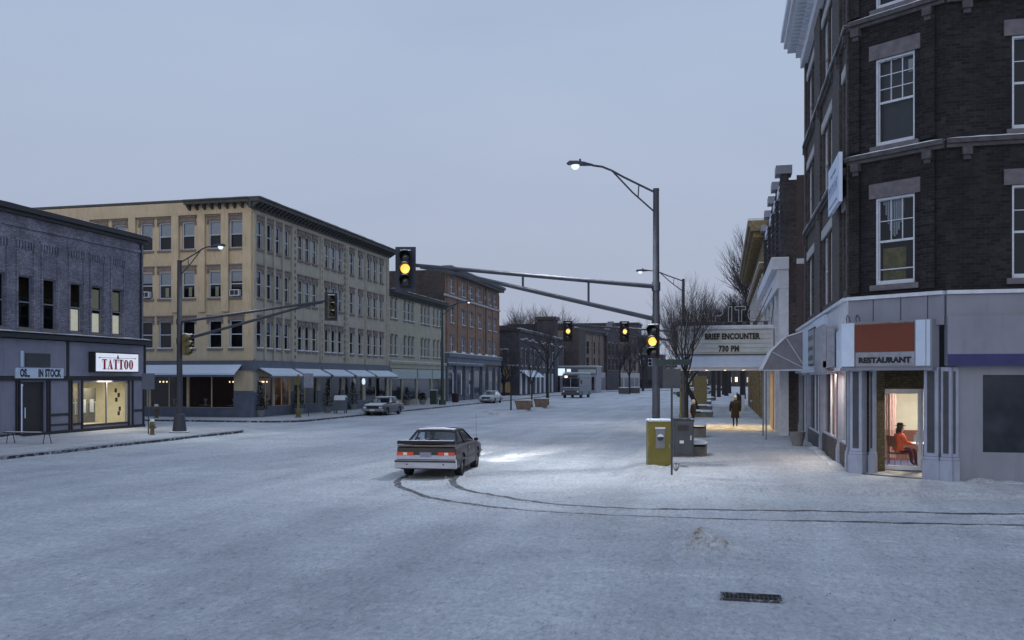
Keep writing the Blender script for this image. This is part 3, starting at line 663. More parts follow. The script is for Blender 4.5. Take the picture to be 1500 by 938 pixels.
# tattoo sign: lit box on the fascia
sx, sz, sw, sh = 22.0, 3.2, 3.68, 1.02
F.put(MB().box(sx - 0.02, sx + sw + 0.02, -0.52, -0.13, sz - 0.02, sz + sh + 0.02), "sign_box", M['black'])
sg = F.put(MB().box(sx + 0.04, sx + sw - 0.04, -0.535, -0.521, sz + 0.04, sz + sh - 0.04), "sign_face", M['litsign'])
def slab_word(word, H, mat):
    mb = MB(); x = 0.0; st = 0.30 * H; th = 0.07 * H
    for ch in word:
        if ch == 'T':
            w = 0.78 * H; mb.box(x, x + w, -0.006, 0, H - 0.09 * H, H).box(x, x + 0.05 * H, -0.006, 0, H * 0.68, H * 0.91).box(x + w - 0.05 * H, x + w, -0.006, 0, H * 0.68, H * 0.91)
            mb.box(x + w / 2 - st / 2, x + w / 2 + st / 2, -0.006, 0, th, H * 0.91).box(x + w / 2 - st * 0.95, x + w / 2 + st * 0.95, -0.006, 0, 0, th)
        elif ch == 'A':
            w = 0.86 * H
            mb.prism([(x + 0.10 * H, th), (x + 0.19 * H, th), (x + w * 0.52, H * 0.86), (x + w * 0.45, H)], -0.006, 0, 'y')
            mb.prism([(x + w * 0.45, H), (x + w * 0.56, H), (x + w - 0.05 * H, th), (x + w - 0.05 * H - st * 1.15, th)], -0.0065, 0, 'y')
            mb.box(x + 0.22 * H, x + 0.55 * H, -0.0055, 0, 0.30 * H, 0.36 * H).box(x, x + 0.30 * H, -0.006, 0, 0, th).box(x + 0.46 * H, x + w + 0.02 * H, -0.006, 0, 0, th)
        else:
            w = 0.74 * H; n = 20; o2, i2 = [], []
            for k in range(n):
                a = 2 * PI * k / n; o2.append((x + w / 2 + w / 2 * math.cos(a), H / 2 + H / 2 * math.sin(a))); i2.append((x + w / 2 + (w / 2 - st) * math.cos(a), H / 2 + (H / 2 - th * 1.1) * math.sin(a)))
            for k in range(n):
                k2 = (k + 1) % n; mb.face([(o2[k][0], -0.006, o2[k][1]), (o2[k2][0], -0.006, o2[k2][1]), (i2[k2][0], -0.006, i2[k2][1]), (i2[k][0], -0.006, i2[k][1])])
        x += w + 0.07 * H
    return mb, x
mbx, wl = slab_word("TATTOO", 0.53, None)
F.put(mbx, "lettering", M['redtext'], x=sx + 0.08 + (sw - 0.16 - wl) / 2 + .02, y=-0.537, z=sz + 0.14)
mb = MB().box(sx + 0.25, sx + sw - 0.25, -0.541, -0.5355, sz + 0.735, sz + 0.755).prism([(sx + sw / 2 - 0.09, sz + 0.70), (sx + sw / 2 + 0.09, sz + 0.70), (sx + sw / 2 + 0.05, sz + 0.86), (sx + sw / 2, sz + 0.93), (sx + sw / 2 - 0.05, sz + 0.86)], -0.5405, -0.536, 'y')
mb.prism([(sx + 0.2, sz + 0.745), (sx + 0.34, sz + 0.71), (sx + 0.34, sz + 0.78)], -0.5405, -0.536, 'y').prism([(sx + sw - 0.2, sz + 0.745), (sx + sw - 0.34, sz + 0.71), (sx + sw - 0.34, sz + 0.78)], -0.5405, -0.536, 'y')
F.put(mb, "sign_ornament", M['black'])
# the white board beside it
F.put(MB().box(16.75, 20.0, -0.20, -0.13, 2.87, 3.36), "sign_board", M['bluesign'])
F.put(text_mb("OS...", 0.50, 0.004, 0.022, 0.66, 'LEFT', 1.0, mat=M['text']), "lettering", None, 17.02, -0.206, 2.95)
F.put(text_mb("IN STOCK", 0.50, 0.004, 0.022, 0.66, 'LEFT', 1.05, mat=M['text']), "lettering", None, 18.22, -0.206, 2.95)
F.put(MB().box(17.45, 19.1, -0.17, -0.13, 3.42, 4.05).box(17.12, 17.3, -0.16, -0.13, 3.4, 4.15, 1), "notice_panel", [M['cab'], M['bluesign']])
# ------------------------------------------------------------------ LEFT: corner hotel block (tan and cream)
def bracket_cornice(F, x0, x1, z, parent_name="cornice", depth=0.75, step=0.62, mats=None):
    mb = MB(); mb.box(x0, x1, -0.16, 0.0, z - 0.55, z - 0.12).box(x0, x1, -depth, 0.02, z - 0.118, z + 0.10).box(x0, x1, -depth - 0.1, 0.02, z + 0.102, z + 0.2)
    n = int((x1 - x0) / step)
    for k in range(n + 1):
        x = x0 + 0.12 + k * (x1 - x0 - 0.3) / max(n, 1)
        mb.prism([(-0.162, z - 0.5), (-0.28, z - 0.45), (-depth + 0.06, z - 0.2), (-depth + 0.06, z - 0.12), (-0.162, z - 0.12)], x, x + 0.16, 'x')
    F.put(mb, parent_name, mats or M['corn'])
    F.put(lumpy(MB(), x0, x1, -depth - 0.08, 0.0, z + 0.2, 0.11, z + x1, 0.3, 0.2), "cornice_snow", M['cap'], smooth=True)
B = thing("corner_hotel_block", "four storey tan and cream corner block with bracketed roof cornice and snowy awnings", "building", (-31.6, 59.6, 0))
E2 = Face(B, 0, 0, PI / 2); S2 = Face(B, -32.4, 0, 0); LE, LS = 27.6, 32.4
ew = [60.5, 61.95, 63.3, 64.75, 67.15, 68.45, 69.78, 72.2, 73.58, 75.0, 77.6, 79.6, 81.8, 83.35, 85.0]
fl = [(5.0, 6.95), (8.55, 10.45), (12.0, 13.95)]
hw = 0.42
eh = [(y - 59.6 - hw, y - 59.6 + hw, a, b2) for y in ew for a, b2 in fl]
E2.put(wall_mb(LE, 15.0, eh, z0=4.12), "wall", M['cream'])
sw_ = [-32.92, -34.55, -36.66, -38.52, -40.02, -42.2, -43.8, -46.2, -47.7, -50.5, -52, -54.5, -56, -58.5]
sh_ = [(x + 64.0 - 0.5, x + 64.0 + 0.5, a, b2) for x in sw_ for a, b2 in fl]
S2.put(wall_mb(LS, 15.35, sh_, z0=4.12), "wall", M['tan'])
mb = MB()      # pilasters and panel edges on the south wall
for x in (-32.0, -33.72, -35.55, -37.62, -41.1, -44.9, -49.1, -53.2, -57.2): mb.box(x + 64 - (0.33 if x > -33 else .28), x + 64 + (0.33 if x > -33 else .28), -0.2, 0.0, 7.55, 14.4)
mb.box(0, LS - 0.04, -0.2, 0.0, 14.402, 15.3)
mb.box(0.0, LS, -0.02, 0.0, 4.12, 4.3)
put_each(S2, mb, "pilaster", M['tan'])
S2.put(MB().box(0, LS, -0.14, 0.1, 15.352, 15.52), "parapet_cap", M['corn'])
mb = MB()
for y in (61.23, 62.63, 64.03, 65.62): mb.box(y - 59.6 - 0.13, y - 59.6 + 0.13, -0.13, 0.0, 4.2, 14.4)
for y in (59.75,): mb.box(0.0, 0.3, -0.10, 0.0, 4.2, 14.4)
for y in (70.85, 76.1, 80.7, 86.5): mb.box(y - 59.6 - 0.09, y - 59.6 + 0.09, -0.10, 0.0, 4.2, 14.4)
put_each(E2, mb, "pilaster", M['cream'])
mb = MB()
for y in (66.2, 71.15, 75.85, 76.4, 80.95, 86.75):
    z = 4.4
    while z < 14.3: mb.box(y - 59.6 - 0.07, y - 59.6 + 0.07, -0.05, 0.0, z, z + 0.24); z += 0.5
put_each(E2, mb, "quoin", M['hood'], 20)
bracket_cornice(E2, -0.7, LE, 15.2)
bracket_cornice(S2, LS - 5.0, LS + 0.0, 15.18)
mb = MB(); mb.box(-LS, -LE * 0 - 0.2, 0.4, LE, 14.9, 15.0); mb.build("roof", M['roof'], B)
MB().box(-32.4, -0.4, 27.3, 27.6, 0, 15.0).box(-32.4, -32.2, 0.3, 27.3, 0, 15.0).build("rear_wall", M['sidebrick'], B)
for i, y in enumerate(ew):
    for j, (a, b2) in enumerate(fl):
        window(E2, y - 59.6 - hw, a, 2 * hw, b2 - a, '', True, 'hood', random.choice([0, 0.25, 0.35, 0.5, 0.7]) if j else random.choice([0, 0, 0.4]), j == 0)
for i, x in enumerate(sw_[:8]):
    for j, (a, b2) in enumerate(fl):
        o = window(S2, x + 64 - 0.5, a, 1.0, b2 - a, '', True, 'hood', (0.5 if j == 2 else random.choice([0.4, 0.5, 0.5])) if j else 0.0, j == 0)
        if j == 1 and i in (0, 4): link("air_conditioner", MB().box(0.14, 0.86, -0.30, 0.08, 0.08, 0.52).box(0.2, 0.5, -0.31, -0.301, 0.14, 0.46, 1).box(0.54, 0.8, -0.31, -0.301, 0.14, 0.46, 1).mesh("air_conditioner", [M['blind'], M['black']]), o)
        if j == 1 and i in (1, 2, 3): link("lamp_shade", MB().box(0.35, 0.6, 0.3, 0.32, 0.15, 0.8).mesh("lamp_shade", M['warmdim']), o)
# ground floor: blue band, piers, shop windows, awnings
E2.put(MB().box(0.0, LE, -0.14, 0.0, 3.42, 4.1), "shop_band", M['blueband'])
S2.put(MB().box(0.0, LS + 0.14, -0.14, 0.0, 3.42, 4.1), "shop_band", M['blueband'])
eg = [(0.9, 3.0), (3.25, 5.8), (6.4, 10.6), (11.3, 15.7), (16.4, 20.6), (21.3, 26.9)]
eholes = [(a, b2, 0.9, 3.25) for a, b2 in eg]
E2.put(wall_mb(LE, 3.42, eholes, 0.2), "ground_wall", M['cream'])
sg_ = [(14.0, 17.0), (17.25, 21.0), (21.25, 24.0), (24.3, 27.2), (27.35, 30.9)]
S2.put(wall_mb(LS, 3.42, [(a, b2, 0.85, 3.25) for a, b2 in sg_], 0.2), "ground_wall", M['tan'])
mb = MB(); mb.box(0, LE, -0.06, 0.0, 0, 0.88)
for a, b2 in ((0.0, 0.89), (5.81, 6.39), (10.61, 11.29), (15.71, 16.39)): mb.box(a, b2, -0.05, 0.0, 0.882, 1.9)
E2.put(mb, "plinth", M['blueband'])
mb = MB(); mb.box(0, LS + 0.06, -0.06, 0.0, 0, 0.83).box(30.91, LS + 0.05, -0.05, 0.0, 0.832, 2.0); S2.put(mb, "plinth", M['blueband'])
mb = MB()
for a, b2 in eg: mb.box(a, b2, 0.08, 0.14, 3.0, 3.25).box((a + b2) / 2 - 0.05, (a + b2) / 2 + 0.05, 0.08, 0.14, 0.9, 3.0)
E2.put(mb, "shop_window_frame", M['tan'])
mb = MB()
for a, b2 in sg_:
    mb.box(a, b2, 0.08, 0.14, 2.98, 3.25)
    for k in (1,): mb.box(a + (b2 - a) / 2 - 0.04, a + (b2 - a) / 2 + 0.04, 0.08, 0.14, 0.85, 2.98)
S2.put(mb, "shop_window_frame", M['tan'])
mb = MB()
for a, b2 in eg: mb.face([(a, 0.11, 0.9), (b2, 0.11, 0.9), (b2, 0.11, 3.0), (a, 0.11, 3.0)])
E2.put(mb, "shop_glass", M['glass'])
mb = MB()
for a, b2 in sg_: mb.face([(a, 0.11, 0.85), (b2, 0.11, 0.85), (b2, 0.11, 3.0), (a, 0.11, 3.0)])
S2.put(mb, "shop_glass", M['glass'])
MB().box(-20, -0.3, 6.0, 6.1, 0.2, 3.5).box(-20, -0.3, 0.3, 27, 3.45, 3.5).box(-6, -5.9, 6.1, 27, 0.2, 3.45).box(-20, -0.3, 0.3, 27, 0.12, 0.16).build("interior_wall", M['woodbrown'], B)
mb = MB()      # chandeliers and tables inside the dining room
for x, y in ((-3.0, 2.6), (-1.6, 4.6), (-9.0, 3.0), (-2.2, 5.0)):
    for k in range(6):
        a = k * PI / 3; mb.blob((x + 0.28 * math.cos(a), y + 0.28 * math.sin(a), 2.62), (0.045, 0.045, 0.07), 5)
mb.build("chandelier", M['warmbulb'], B)
mb = MB()
for x, y in ((-2.2, 1.3), (-4.6, 1.5), (-7.0, 1.3), (-9.8, 1.4), (-12.5, 1.4), (-1.2, 4.4)):
    mb.lathe([(0.05, 0.2), (0.05, 0.92), (0.5, 0.93), (0.5, 0.97)], x, y, 14); mb.lathe([(0.12, 0.972), (0.05, 1.12), (0.16, 1.4), (0.02, 1.42)], x, y, 8)
mb.build("dining_table", M['blind'], B)
for (x, y, e) in ((-35.0, 63.0, 3), (-32.9, 64.0, 18)):
    ld = bpy.data.lights.new("dining_lamp", 'POINT'); ld.energy = e; ld.color = (1, 0.62, 0.28); ld.shadow_soft_size = 0.3
    lo = bpy.data.objects.new("dining_lamp", ld); C.objects.link(lo); lo.location = (x, y, 2.5)
def awning(F, x0, x1, z1=3.62, z0=3.02, dep=1.05):
    o = F.put(MB().prism([(0.0, z1), (-dep, z0 + 0.08), (-dep, z0 + 0.04), (-0.0, z1 - 0.05)], x0, x1, 'x'), "awning", M['black'])
    link("snow", MB().prism([(-0.05, z1 - 0.02), (-0.05, z1 + 0.04), (-dep - 0.03, z0 + 0.14), (-dep - 0.03, z0 + 0.02), (-dep - 0.002, z0 + 0.085)], x0 + 0.28, x1 - 0.03, 'x').mesh("snow", M['awn']), o)
    link("valance", MB().box(x0, x1, -dep - 0.02, -dep + 0.002, z0 - 0.12, z0 + 0.039).mesh("valance", M['blueband']), o)
for a, b2 in ((0.45, 5.75), (6.05, 10.9), (11.25, 15.9), (16.25, 20.9), (21.25, 27.1)): awning(E2, a, b2)
awning(S2, 13.5, 22.5, 3.85, 3.1); awning(S2, 22.6, 31.6, 3.85, 3.1)
E2.put(MB().blob((19.9, -0.35, 2.6), (0.16, 0.16, 0.3), 8), "wall_lamp", M['coldsign'])
# ------------------------------------------------------------------ LEFT: three storey pale block
B = thing("cream_shop_block", "three storey pale cream block with arched windows and green shop panels", "building", (-31.6, 87.22, 0))
F = Face(B, 0, 0, PI / 2); LC = 19.0
cw = [87.9, 89.15, 91.9, 93.25, 94.4, 97.55, 98.8, 100.0, 102.0, 103.45, 104.7]
ch = [(y - 87.22 - 0.38, y - 87.22 + 0.38, a, b2) for y in cw for a, b2 in ((5.2, 7.15), (8.82, 10.7))]
F.put(wall_mb(LC, 11.3, ch, 0.2), "wall", M['cream2'])
for y in cw:
    for a, b2 in ((5.2, 7.15), (8.82, 10.7)): window(F, y - 87.22 - 0.38, a, 0.76, b2 - a, 'far', True, 'arch', 0, True)
bracket_cornice(F, 0.05, LC, 11.5, depth=0.5, step=0.4)
MB().box(-14, -0.1, 0, LC, 11.1, 11.2).build("roof", M['roof'], B)
F.put(MB().box(0.0, LC, -0.25, -0.002, 4.35, 4.6).box(0, LC, -0.12, -0.002, 3.9, 4.348), "shop_cornice", M['cream2'])
F.put(MB().box(0.0, LC, -0.24, -0.02, 4.602, 4.66), "cornice_snow", M['cap'])
for a, b2 in ((0.3, 8.0), (8.5, 13.3), (13.7, 18.6)): F.put(MB().box(a, b2, -0.2, -0.05, 2.85, 3.82), "shop_sign_panel", M['paleblue'])
mb = MB(); mb2 = MB()
for a, b2 in ((0.3, 3.4), (3.8, 8.0), (8.5, 13.3), (13.7, 18.4)):
    mb.box(a, b2, -0.03, -0.004, 0.75, 2.8)
    for k in range(4): mb2.blob((random.uniform(a + 0.4, b2 - 0.4), -0.06 + 0.0, random.uniform(1.0, 1.6)), (0.0, 0.0, 0.0), 3) if False else None
put_each(F, mb, "shop_window", M['dglass'])
mb = MB()
for x in (0.0, 3.45, 8.1, 13.35, 18.5): mb.box(x, x + 0.32, -0.14, -0.002, 0.0, 2.85)
mb.box(0, LC, -0.1, -0.004, 0.0, 0.7); put_each(F, mb, "shop_pier", M['cream2'])
# ------------------------------------------------------------------ LEFT: four storey orange brick block
B = thing("orange_brick_block", "four storey orange brick block with blue ground floor, beyond the cream block", "building", (-31.6, 106.3, 0))
F = Face(B, 0, 0, PI / 2); LB = 27.7; G = Face(B, -20, 0, 0)
bw = [109.4, 114.5, 118.45, 122.7, 128.4]
bw2 = bw + [131.6]
bh = [(y - 106.3 - 0.8, y - 106.3 + 0.8, a, b2) for y in bw2 for a, b2 in ((6.1, 7.95), (9.55, 11.5), (13.1, 14.8))]
F.put(wall_mb(LB, 15.4, bh, 0.22), "wall", M['redbrick'])
for y in bw2:
    for a, b2 in ((6.1, 7.95), (9.55, 11.5), (13.1, 14.8)):
        for k in (-0.8, 0.02): window(F, y - 106.3 + k, a, 0.78, b2 - a, 'far', True, 0.25, 0, True)
mb = MB()
for y in (107.2, 111.9, 116.5, 120.6, 125.0, 130.1, 133.6): mb.box(y - 106.3 - 0.25, y - 106.3 + 0.25, -0.1, 0, 5.9, 15.0)
put_each(F, mb, "pilaster", M['redbrick'])
mb = MB()
for y in (112.2, 116.7, 120.7, 125.2): mb.box(y - 106.3 - 0.2, y - 106.3 + 0.2, -0.14, -0.1, 13.7, 14.2)
mb.box(-0.5, LB, -0.22, 0.0, 12.6, 12.85); F.put(mb, "stone_band", M['lightstone'])
F.put(MB().box(-0.5, LB + 0.5, -0.7, 0.3, 15.4, 15.75).box(-0.5, LB + 0.6, -0.9, 0.2, 15.752, 16.1), "cornice", M['corn'])
F.put(lumpy(MB(), -0.4, LB + 0.5, -0.88, 0.2, 16.1, 0.16, 7, 0.3), "cornice_snow", M['cap'], smooth=True)
F.put(MB().box(19.2, 19.4, -0.2, -0.1, 5.0, 15.9), "drainpipe", M['black'])
G.put(wall_mb(20, 15.7, [(14.0, 15.2, 12.0, 14.4)], 0.2, z0=9.0), "side_wall", M['sidebrick'])
window(G, 14.0, 12.0, 1.2, 2.4, 'far', True, 0.2, 0)
MB().box(-20, -0.1, 0.1, LB, 15.0, 15.2).box(-20, -0.2, LB - 0.3, LB, 0, 15).build("roof", M['roof'], B)
mb = MB(); mb.box(-0.02, LB, -0.55, -0.002, 5.45, 5.9).box(0, LB, -0.35, -0.002, 4.75, 5.448)
mb.box(0, 17.5, -0.5, -0.002, 4.45, 4.748).box(0, LB, -0.06, -0.002, 0, 4.448)
for x in (0.1, 3.9, 8.0, 12.0, 16.6, 20.0, 24.0, 27.2): mb.box(x, x + 0.4, -0.3, -0.06, 0, 4.45)
F.put(mb, "shop_front", M['blueband'])
mb = MB()
for k in range(9): mb.box(k * 3.1, k * 3.1 + 2.9, -0.53, -0.0, 5.902, 5.98)
for k in range(6): mb.blob((k * 4.0 + 3.0, -0.3, 5.98), (0.7, 0.22, 0.25), 6)
for k in range(5): mb.box(k * 3.4, k * 3.4 + 3.0, -0.49, -0.36, 4.75, 4.81)
F.put(mb, "cornice_snow", M['cap'])
mb = MB()
for a, b2 in ((1.0, 3.6), (4.7, 7.6), (8.8, 11.6), (12.8, 16.2), (17.3, 19.6), (20.8, 23.6), (24.8, 26.8)): mb.box(a, b2, -0.09, -0.062, 0.7, 3.9)
put_each(F, mb, "shop_window", M['dglass'])
mb = MB()
for a in (3.2, 7.0, 11.0, 25.0): mb.box(a - 0.3, a + 0.1, -0.11, -0.092, 0.9, 3.6)
put_each(F, mb, "shop_blind", M['whitef'])
# ------------------------------------------------------------------ far buildings
def win_grid(F, xs2, rows, w, mat='dark', frame='whitef', arch=False, y=-0.0):
    """windows of a distant facade: each one its own part with a pane"""
    for x in xs2:
        for a, b2 in rows:
            k = ('fw', w, b2 - a, frame, arch)
            if k not in WC:
                mb = MB().box(-0.08, 0.0, -0.05, 0.02, 0, b2 - a).box(w, w + 0.08, -0.05, 0.02, 0, b2 - a).box(-0.1, w + 0.1, -0.1, 0.02, -0.14, -0.002).box(0, w, -0.04, 0.0, (b2 - a) / 2 - 0.04, (b2 - a) / 2 + 0.04)
                if arch: mb.prism([(-0.1, b2 - a + .002), (w * 0.2, b2 - a + 0.35), (w * 0.5, b2 - a + 0.5), (w * 0.8, b2 - a + 0.35), (w + 0.1, b2 - a + .002)], -0.06, 0.02, 'y')
                else: mb.box(-0.1, w + 0.1, -0.07, 0.02, b2 - a + 0.002, b2 - a + 0.2)
                WC[k] = (mb.mesh("window", M[frame]), MB().box(0, w, -0.02, 0.0, 0, b2 - a).mesh("pane", M[mat]))
            fm, pm = WC[k]; o = F.put(fm, "window", None, x, y, a); link("pane", pm, o)
B = thing("dark_side_street_building", "dark two storey brick building with a tan boarded shopfront, beyond the side street", "building", (-32.0, 150, 0))
F = Face(B, 0, 0, PI / 2); G = Face(B, -16, 0, 0)
F.put(MB().box(0, 43, 0, 12, 0, 10.6), "wall", M['farbrick'])
F.put(MB().box(-0.3, 43.2, -0.3, 12.2, 10.6, 11.0), "cornice", M['black'])
F.put(MB().box(-0.3, 43.2, -0.34, 0.3, 11.002, 11.1), "cornice_snow", M['cap'])
mb = MB()
for k in range(14): mb.box(0.6 + k * 3.1, 2.8 + k * 3.1, -0.2, -0.003, 9.2 + 0.25 * (k % 2), 9.4 + 0.25 * (k % 2))
F.put(mb, "ledge_snow", M['cap'])
G.put(MB().box(0, 15.98, -0.25, -0.002, 4.9, 5.15), "stone_band", M['cap'])
G.put(MB().box(11.2, 14.6, -0.2, -0.002, 2.9, 5.0 - 0.2), "board", M['orangeboard'])
G.put(MB().box(11.2, 14.6, -0.15, -0.002, 0.6, 2.3).box(12.4, 12.65, -0.2, -0.16, 0.5, 2.8, 1), "shop_window", [M['orangeboard'], M['white']])
win_grid(G, [10.6, 13.0], [(5.4, 7.6)], 1.1)
win_grid(F, [1.5, 5.0, 9.0, 13.0, 17.0, 21.0, 26.0, 31.0, 36.0], [(5.0, 7.8)], 1.1)
mb = MB()
for k in range(10): mb.box(0.5 + k * 4.2, 1.6 + k * 4.2, -0.15, -0.003, 0.3, 3.8)
put_each(F, mb, "shop_pier", M['whitef'])
F.put(MB().prism([(-0.003, 4.3), (-1.6, 3.2), (-1.6, 3.1), (-0.003, 4.1)], 0.5, 14, 'x'), "awning", M['awn'])
x0, y0 = at(744, 292); B = thing("flat_roofed_rear_building", "long dark flat roofed building showing above the two storey row", "building", (x0, y0, 0), -TH * 0)
MB().box(0, 40, 0, 12, 0, 19.2).build("wall", M['farbrick'], B); MB().box(-0.3, 40.3, -0.3, 12.3, 19.2, 19.7).build("cornice", M['black'], B)
x0, y0 = at(787, 185); B = thing("rooftop_tower", "square dark tower block rising behind the two storey row", "building", (x0, y0, 0))
MB().box(0, 3.4, 0, 4, 0, 14.4).build("wall", M['farbrick'], B); MB().box(-0.4, 3.8, -0.4, 4.4, 14.4, 15.0).build("roof", M['black'], B)
for px, d, h, w in ((730, 170, 12.2, 1.3), (727, 176, 11.0, 5)):
    x0, y0 = at(px, d)
    o = MB().box(0, w, 0, 2, 0, h).box(-0.1, w + 0.1, -0.1, 2.1, h, h + 0.25).build("chimney_stack" if w < 2 else "pale_back_building", M['farbrick'] if w < 2 else M['fascia'], None, (x0, y0, 0))
    tag(o, "square dark chimney standing right of the orange brick block" if w < 2 else "small pale building behind the dark square chimney", "chimney" if w < 2 else "building")
# long hall with the pointed gable; its front turns with the street
xa, ya = at(845, 205); xb, yb = at(935, 245); ang = math.atan2(yb - ya, xb - xa); LP = math.hypot(xb - xa, yb - ya)
B = thing("gabled_brick_hall", "three storey tan brick hall with arched windows and a small pointed gable", "building", (xa, ya, 0))
F = Face(B, 0, 0, ang)
F.put(MB().box(0, LP, 0, 14, 0, 13.4), "wall", M['tanbrick'])
F.put(MB().box(-0.3, LP + 0.3, -0.6, 0.5, 13.4, 14.0).box(-0.2, LP + 0.2, -0.3, -0.002, 12.9, 13.398), "cornice", M['corn'])
F.put(MB().box(-0.3, LP * 0.4, -0.6, 0.5, 14.002, 14.15).box(LP * 0.62, LP + 0.2, -0.6, 0.5, 14.002, 14.12), "cornice_snow", M['cap'])
g0, g1 = LP * 0.40, LP * 0.60
F.put(MB().box(g0, g1, -0.7, -0.003, 0, 12.9).prism([(g0, 12.9), (g1, 12.9), ((g0 + g1) / 2, 16.0)], -0.7, 0.8, 'y'), "gable", M['farbrick'])
F.put(MB().prism([(g0 - 0.3, 12.9), ((g0 + g1) / 2, 16.1), ((g0 + g1) / 2, 16.5), (g0 - 0.9, 13.0)], -0.8, 0.6, 'y').prism([(g1 + 0.3, 12.9), ((g0 + g1) / 2, 16.1), ((g0 + g1) / 2, 16.5), (g1 + 0.9, 13.0)], -0.8, 0.6, 'y'), "gable_coping", M['stone'])
xs2 = [LP * k for k in (0.04, 0.13, 0.22, 0.31, 0.64, 0.73, 0.82, 0.91)]
win_grid(F, xs2, [(4.9, 7.6), (8.4, 11.2)], 1.7, arch=True, frame='hood')
win_grid(F, [g0 + 0.7, g0 + 3.4, g0 + 6.3], [(4.9, 7.6), (8.4, 11.2)], 1.5, arch=True, frame='hood', y=-0.71)
mb = MB()
for k in range(9): mb.box(LP * (0.0 + k * 0.107), LP * (0.0 + k * 0.107) + 0.6, -0.2, -0.003, 4.3, 12.9)
put_each(F, mb, "pilaster", M['tanbrick'])
F.put(MB().box(0, g0 - 0.02, -0.35, -0.004, 0, 4.3).box(g1 + 0.02, LP, -0.35, -0.004, 0, 4.3), "shop_front", M['lightstone'])
mb = MB()
for k in (0.02, 0.12, 0.22, 0.31, 0.62, 0.72, 0.82, 0.91): mb.box(LP * k, LP * (k + 0.075), -0.38, -0.352, 0.3, 3.1)
put_each(F, mb, "shop_window", M['dglass'])
G = Face(B, -9, 0, 0)
x0, y0 = at(826, 200); B = thing("brown_blank_building", "plain brown windowless building between the two storey row and the gabled hall", "building", (x0, y0, 0))
MB().box(0, 3.2, 0, 10, 0, 13.4).build("wall", M['sidebrick'], B); MB().box(-0.1, 3.3, -0.1, 10.1, 13.4, 13.7).build("cornice", M['corn'], B)
x0, y0 = at(811, 190); B = thing("white_fronted_shop", "low white fronted shop with a cold lit sign above the bus", "building", (x0, y0, 0))
MB().box(0, 8.6, 0, 8, 0, 5.3).build("wall", M['fascia'], B); MB().box(-0.1, 8.7, -0.1, 0.0 - .002, 3.7, 5.0).build("fascia", M['blueband'], B)
MB().box(-0.1, 8.8, -0.2, 8, 5.302, 5.45).build("roof_snow", M['cap'], B)
MB().box(0.9, 2.3, -0.2, -0.11, 3.5, 4.9).box(2.7, 3.5, -0.2, -0.11, 4.2, 4.8).build("lit_sign", M['coldsign'], B)
MB().box(5.0, 8.5, -0.2, -0.11, 3.9, 4.7).build("sign_panel", M['paleblue'], B)
MB().box(0.3, 1.3, -0.05, -0.004, 0.2, 3.4).box(1.9, 4.0, -0.05, -0.004, 0.6, 3.2).box(4.6, 8.2, -0.05, -0.004, 0.6, 3.2).build("shop_window", M['dglass'], B)
# small things along the far end of the street
farb = [(934, 262, 9.5, 7, 'farbrick', "narrow dark brick building at the far right end of the hall row"), (944, 320, 7.2, 6, 'tanbrick', "small reddish building far down the street left of the signal pole"),
        (957, 360, 8.0, 12, 'farbrick', "dark distant building right behind the main signal pole"), (985, 330, 6.0, 9, 'sidebrick', "low dark distant building right of the main signal pole"), (1003, 380, 9.0, 14, 'farbrick', "distant dark block behind the marquee and the bare trees")]
for px, d, h, w, mt, lb in farb:
    x0, y0 = at(px, d); B = thing("distant_building", lb, "building", (x0, y0, 0), 0, "small buildings far down the street")
    MB().box(0, w, 0, 12, 0, h).build("wall", M[mt], B); MB().box(-0.2, w + 0.2, -0.2, 12.2, h, h + 0.3).build("roof", M['cap'], B)
    win_grid(Face(B, 0, 0, 0), [0.8 + k * 2.2 for k in range(int(w / 2.2))], [(h - 3.0, h - 1.2)], 0.9)
    mb = MB()
    for k in range(int(w / 2.5)): mb.box(0.6 + k * 2.4, 1.9 + k * 2.4, -0.06, -0.004, 0.6, 2.6)
    mb.build("shop_window", M['warmdim'] if px in (944, 985) else M['dglass'], B)
x0, y0 = at(1040, 330); B = thing("lit_distant_building", "low distant building with a row of warm lit windows beyond the marquee", "building", (x0, y0, 0))
MB().box(0, 22, 0, 12, 0, 7.5).build("wall", M['farbrick'], B); MB().box(-0.2, 22.2, -0.2, 12.2, 7.5, 7.9).build("roof", M['cap'], B)
for k in range(11): MB().box(0.7 + k * 1.95, 1.5 + k * 1.95, -0.08, -0.004, 1.6 + (k % 3) * 0.2, 3.4).build("lit_window", M['warmbulb'] if k % 3 else M['warmwin'], B)
x0, y0 = at(932.5, 262); o = MB().box(0, 2.6, -1, 1, 12.5, 14.8, 0).box(0, 2.6, -1.01, 1.01, 9.8, 12.3, 1).box(1.1, 1.4, -0.1, 0.1, 0, 12.5, 2).build("tall_roof_sign", [M['fir'], M['white'], M['black']], None, (x0 + 1.5, y0, 0))
tag(o, "tall green and white sign on a post beyond the gabled hall", "sign")
# ------------------------------------------------------------------ RIGHT: dark brick corner building with the restaurant
B = thing("dark_brick_corner_building", "tall dark brick corner building with stone lintels and a restaurant at its foot", "building", (3.6, 29.15, 0))
CA = math.atan2(-0.6, 0.8); CW = 2.75
W = Face(B, 0, 14.75, -PI / 2); K = Face(B, 0, 0, CA)
ex, ey = CW * 0.8, -CW * 0.6
Z = Face(B, ex, ey, 0)
HT = 17.2; rows = [(5.5, 7.95), (9.42, 11.88), (13.3, 15.75)]
wxs = [(0.85, 2.5), (2.75, 4.4), (7.15, 8.75), (9.0, 10.6), (13.2, 14.35)]
holes = [(a, b2, c, d) for a, b2 in wxs for c, d in rows]
W.put(wall_mb(14.75, HT, holes, 0.25, z0=5.2), "wall", M['brownbrick'])
K.put(wall_mb(CW, HT, [(0.78, 1.9, c, d) for c, d in rows], 0.22, z0=5.2), "wall", M['darkbrick'])
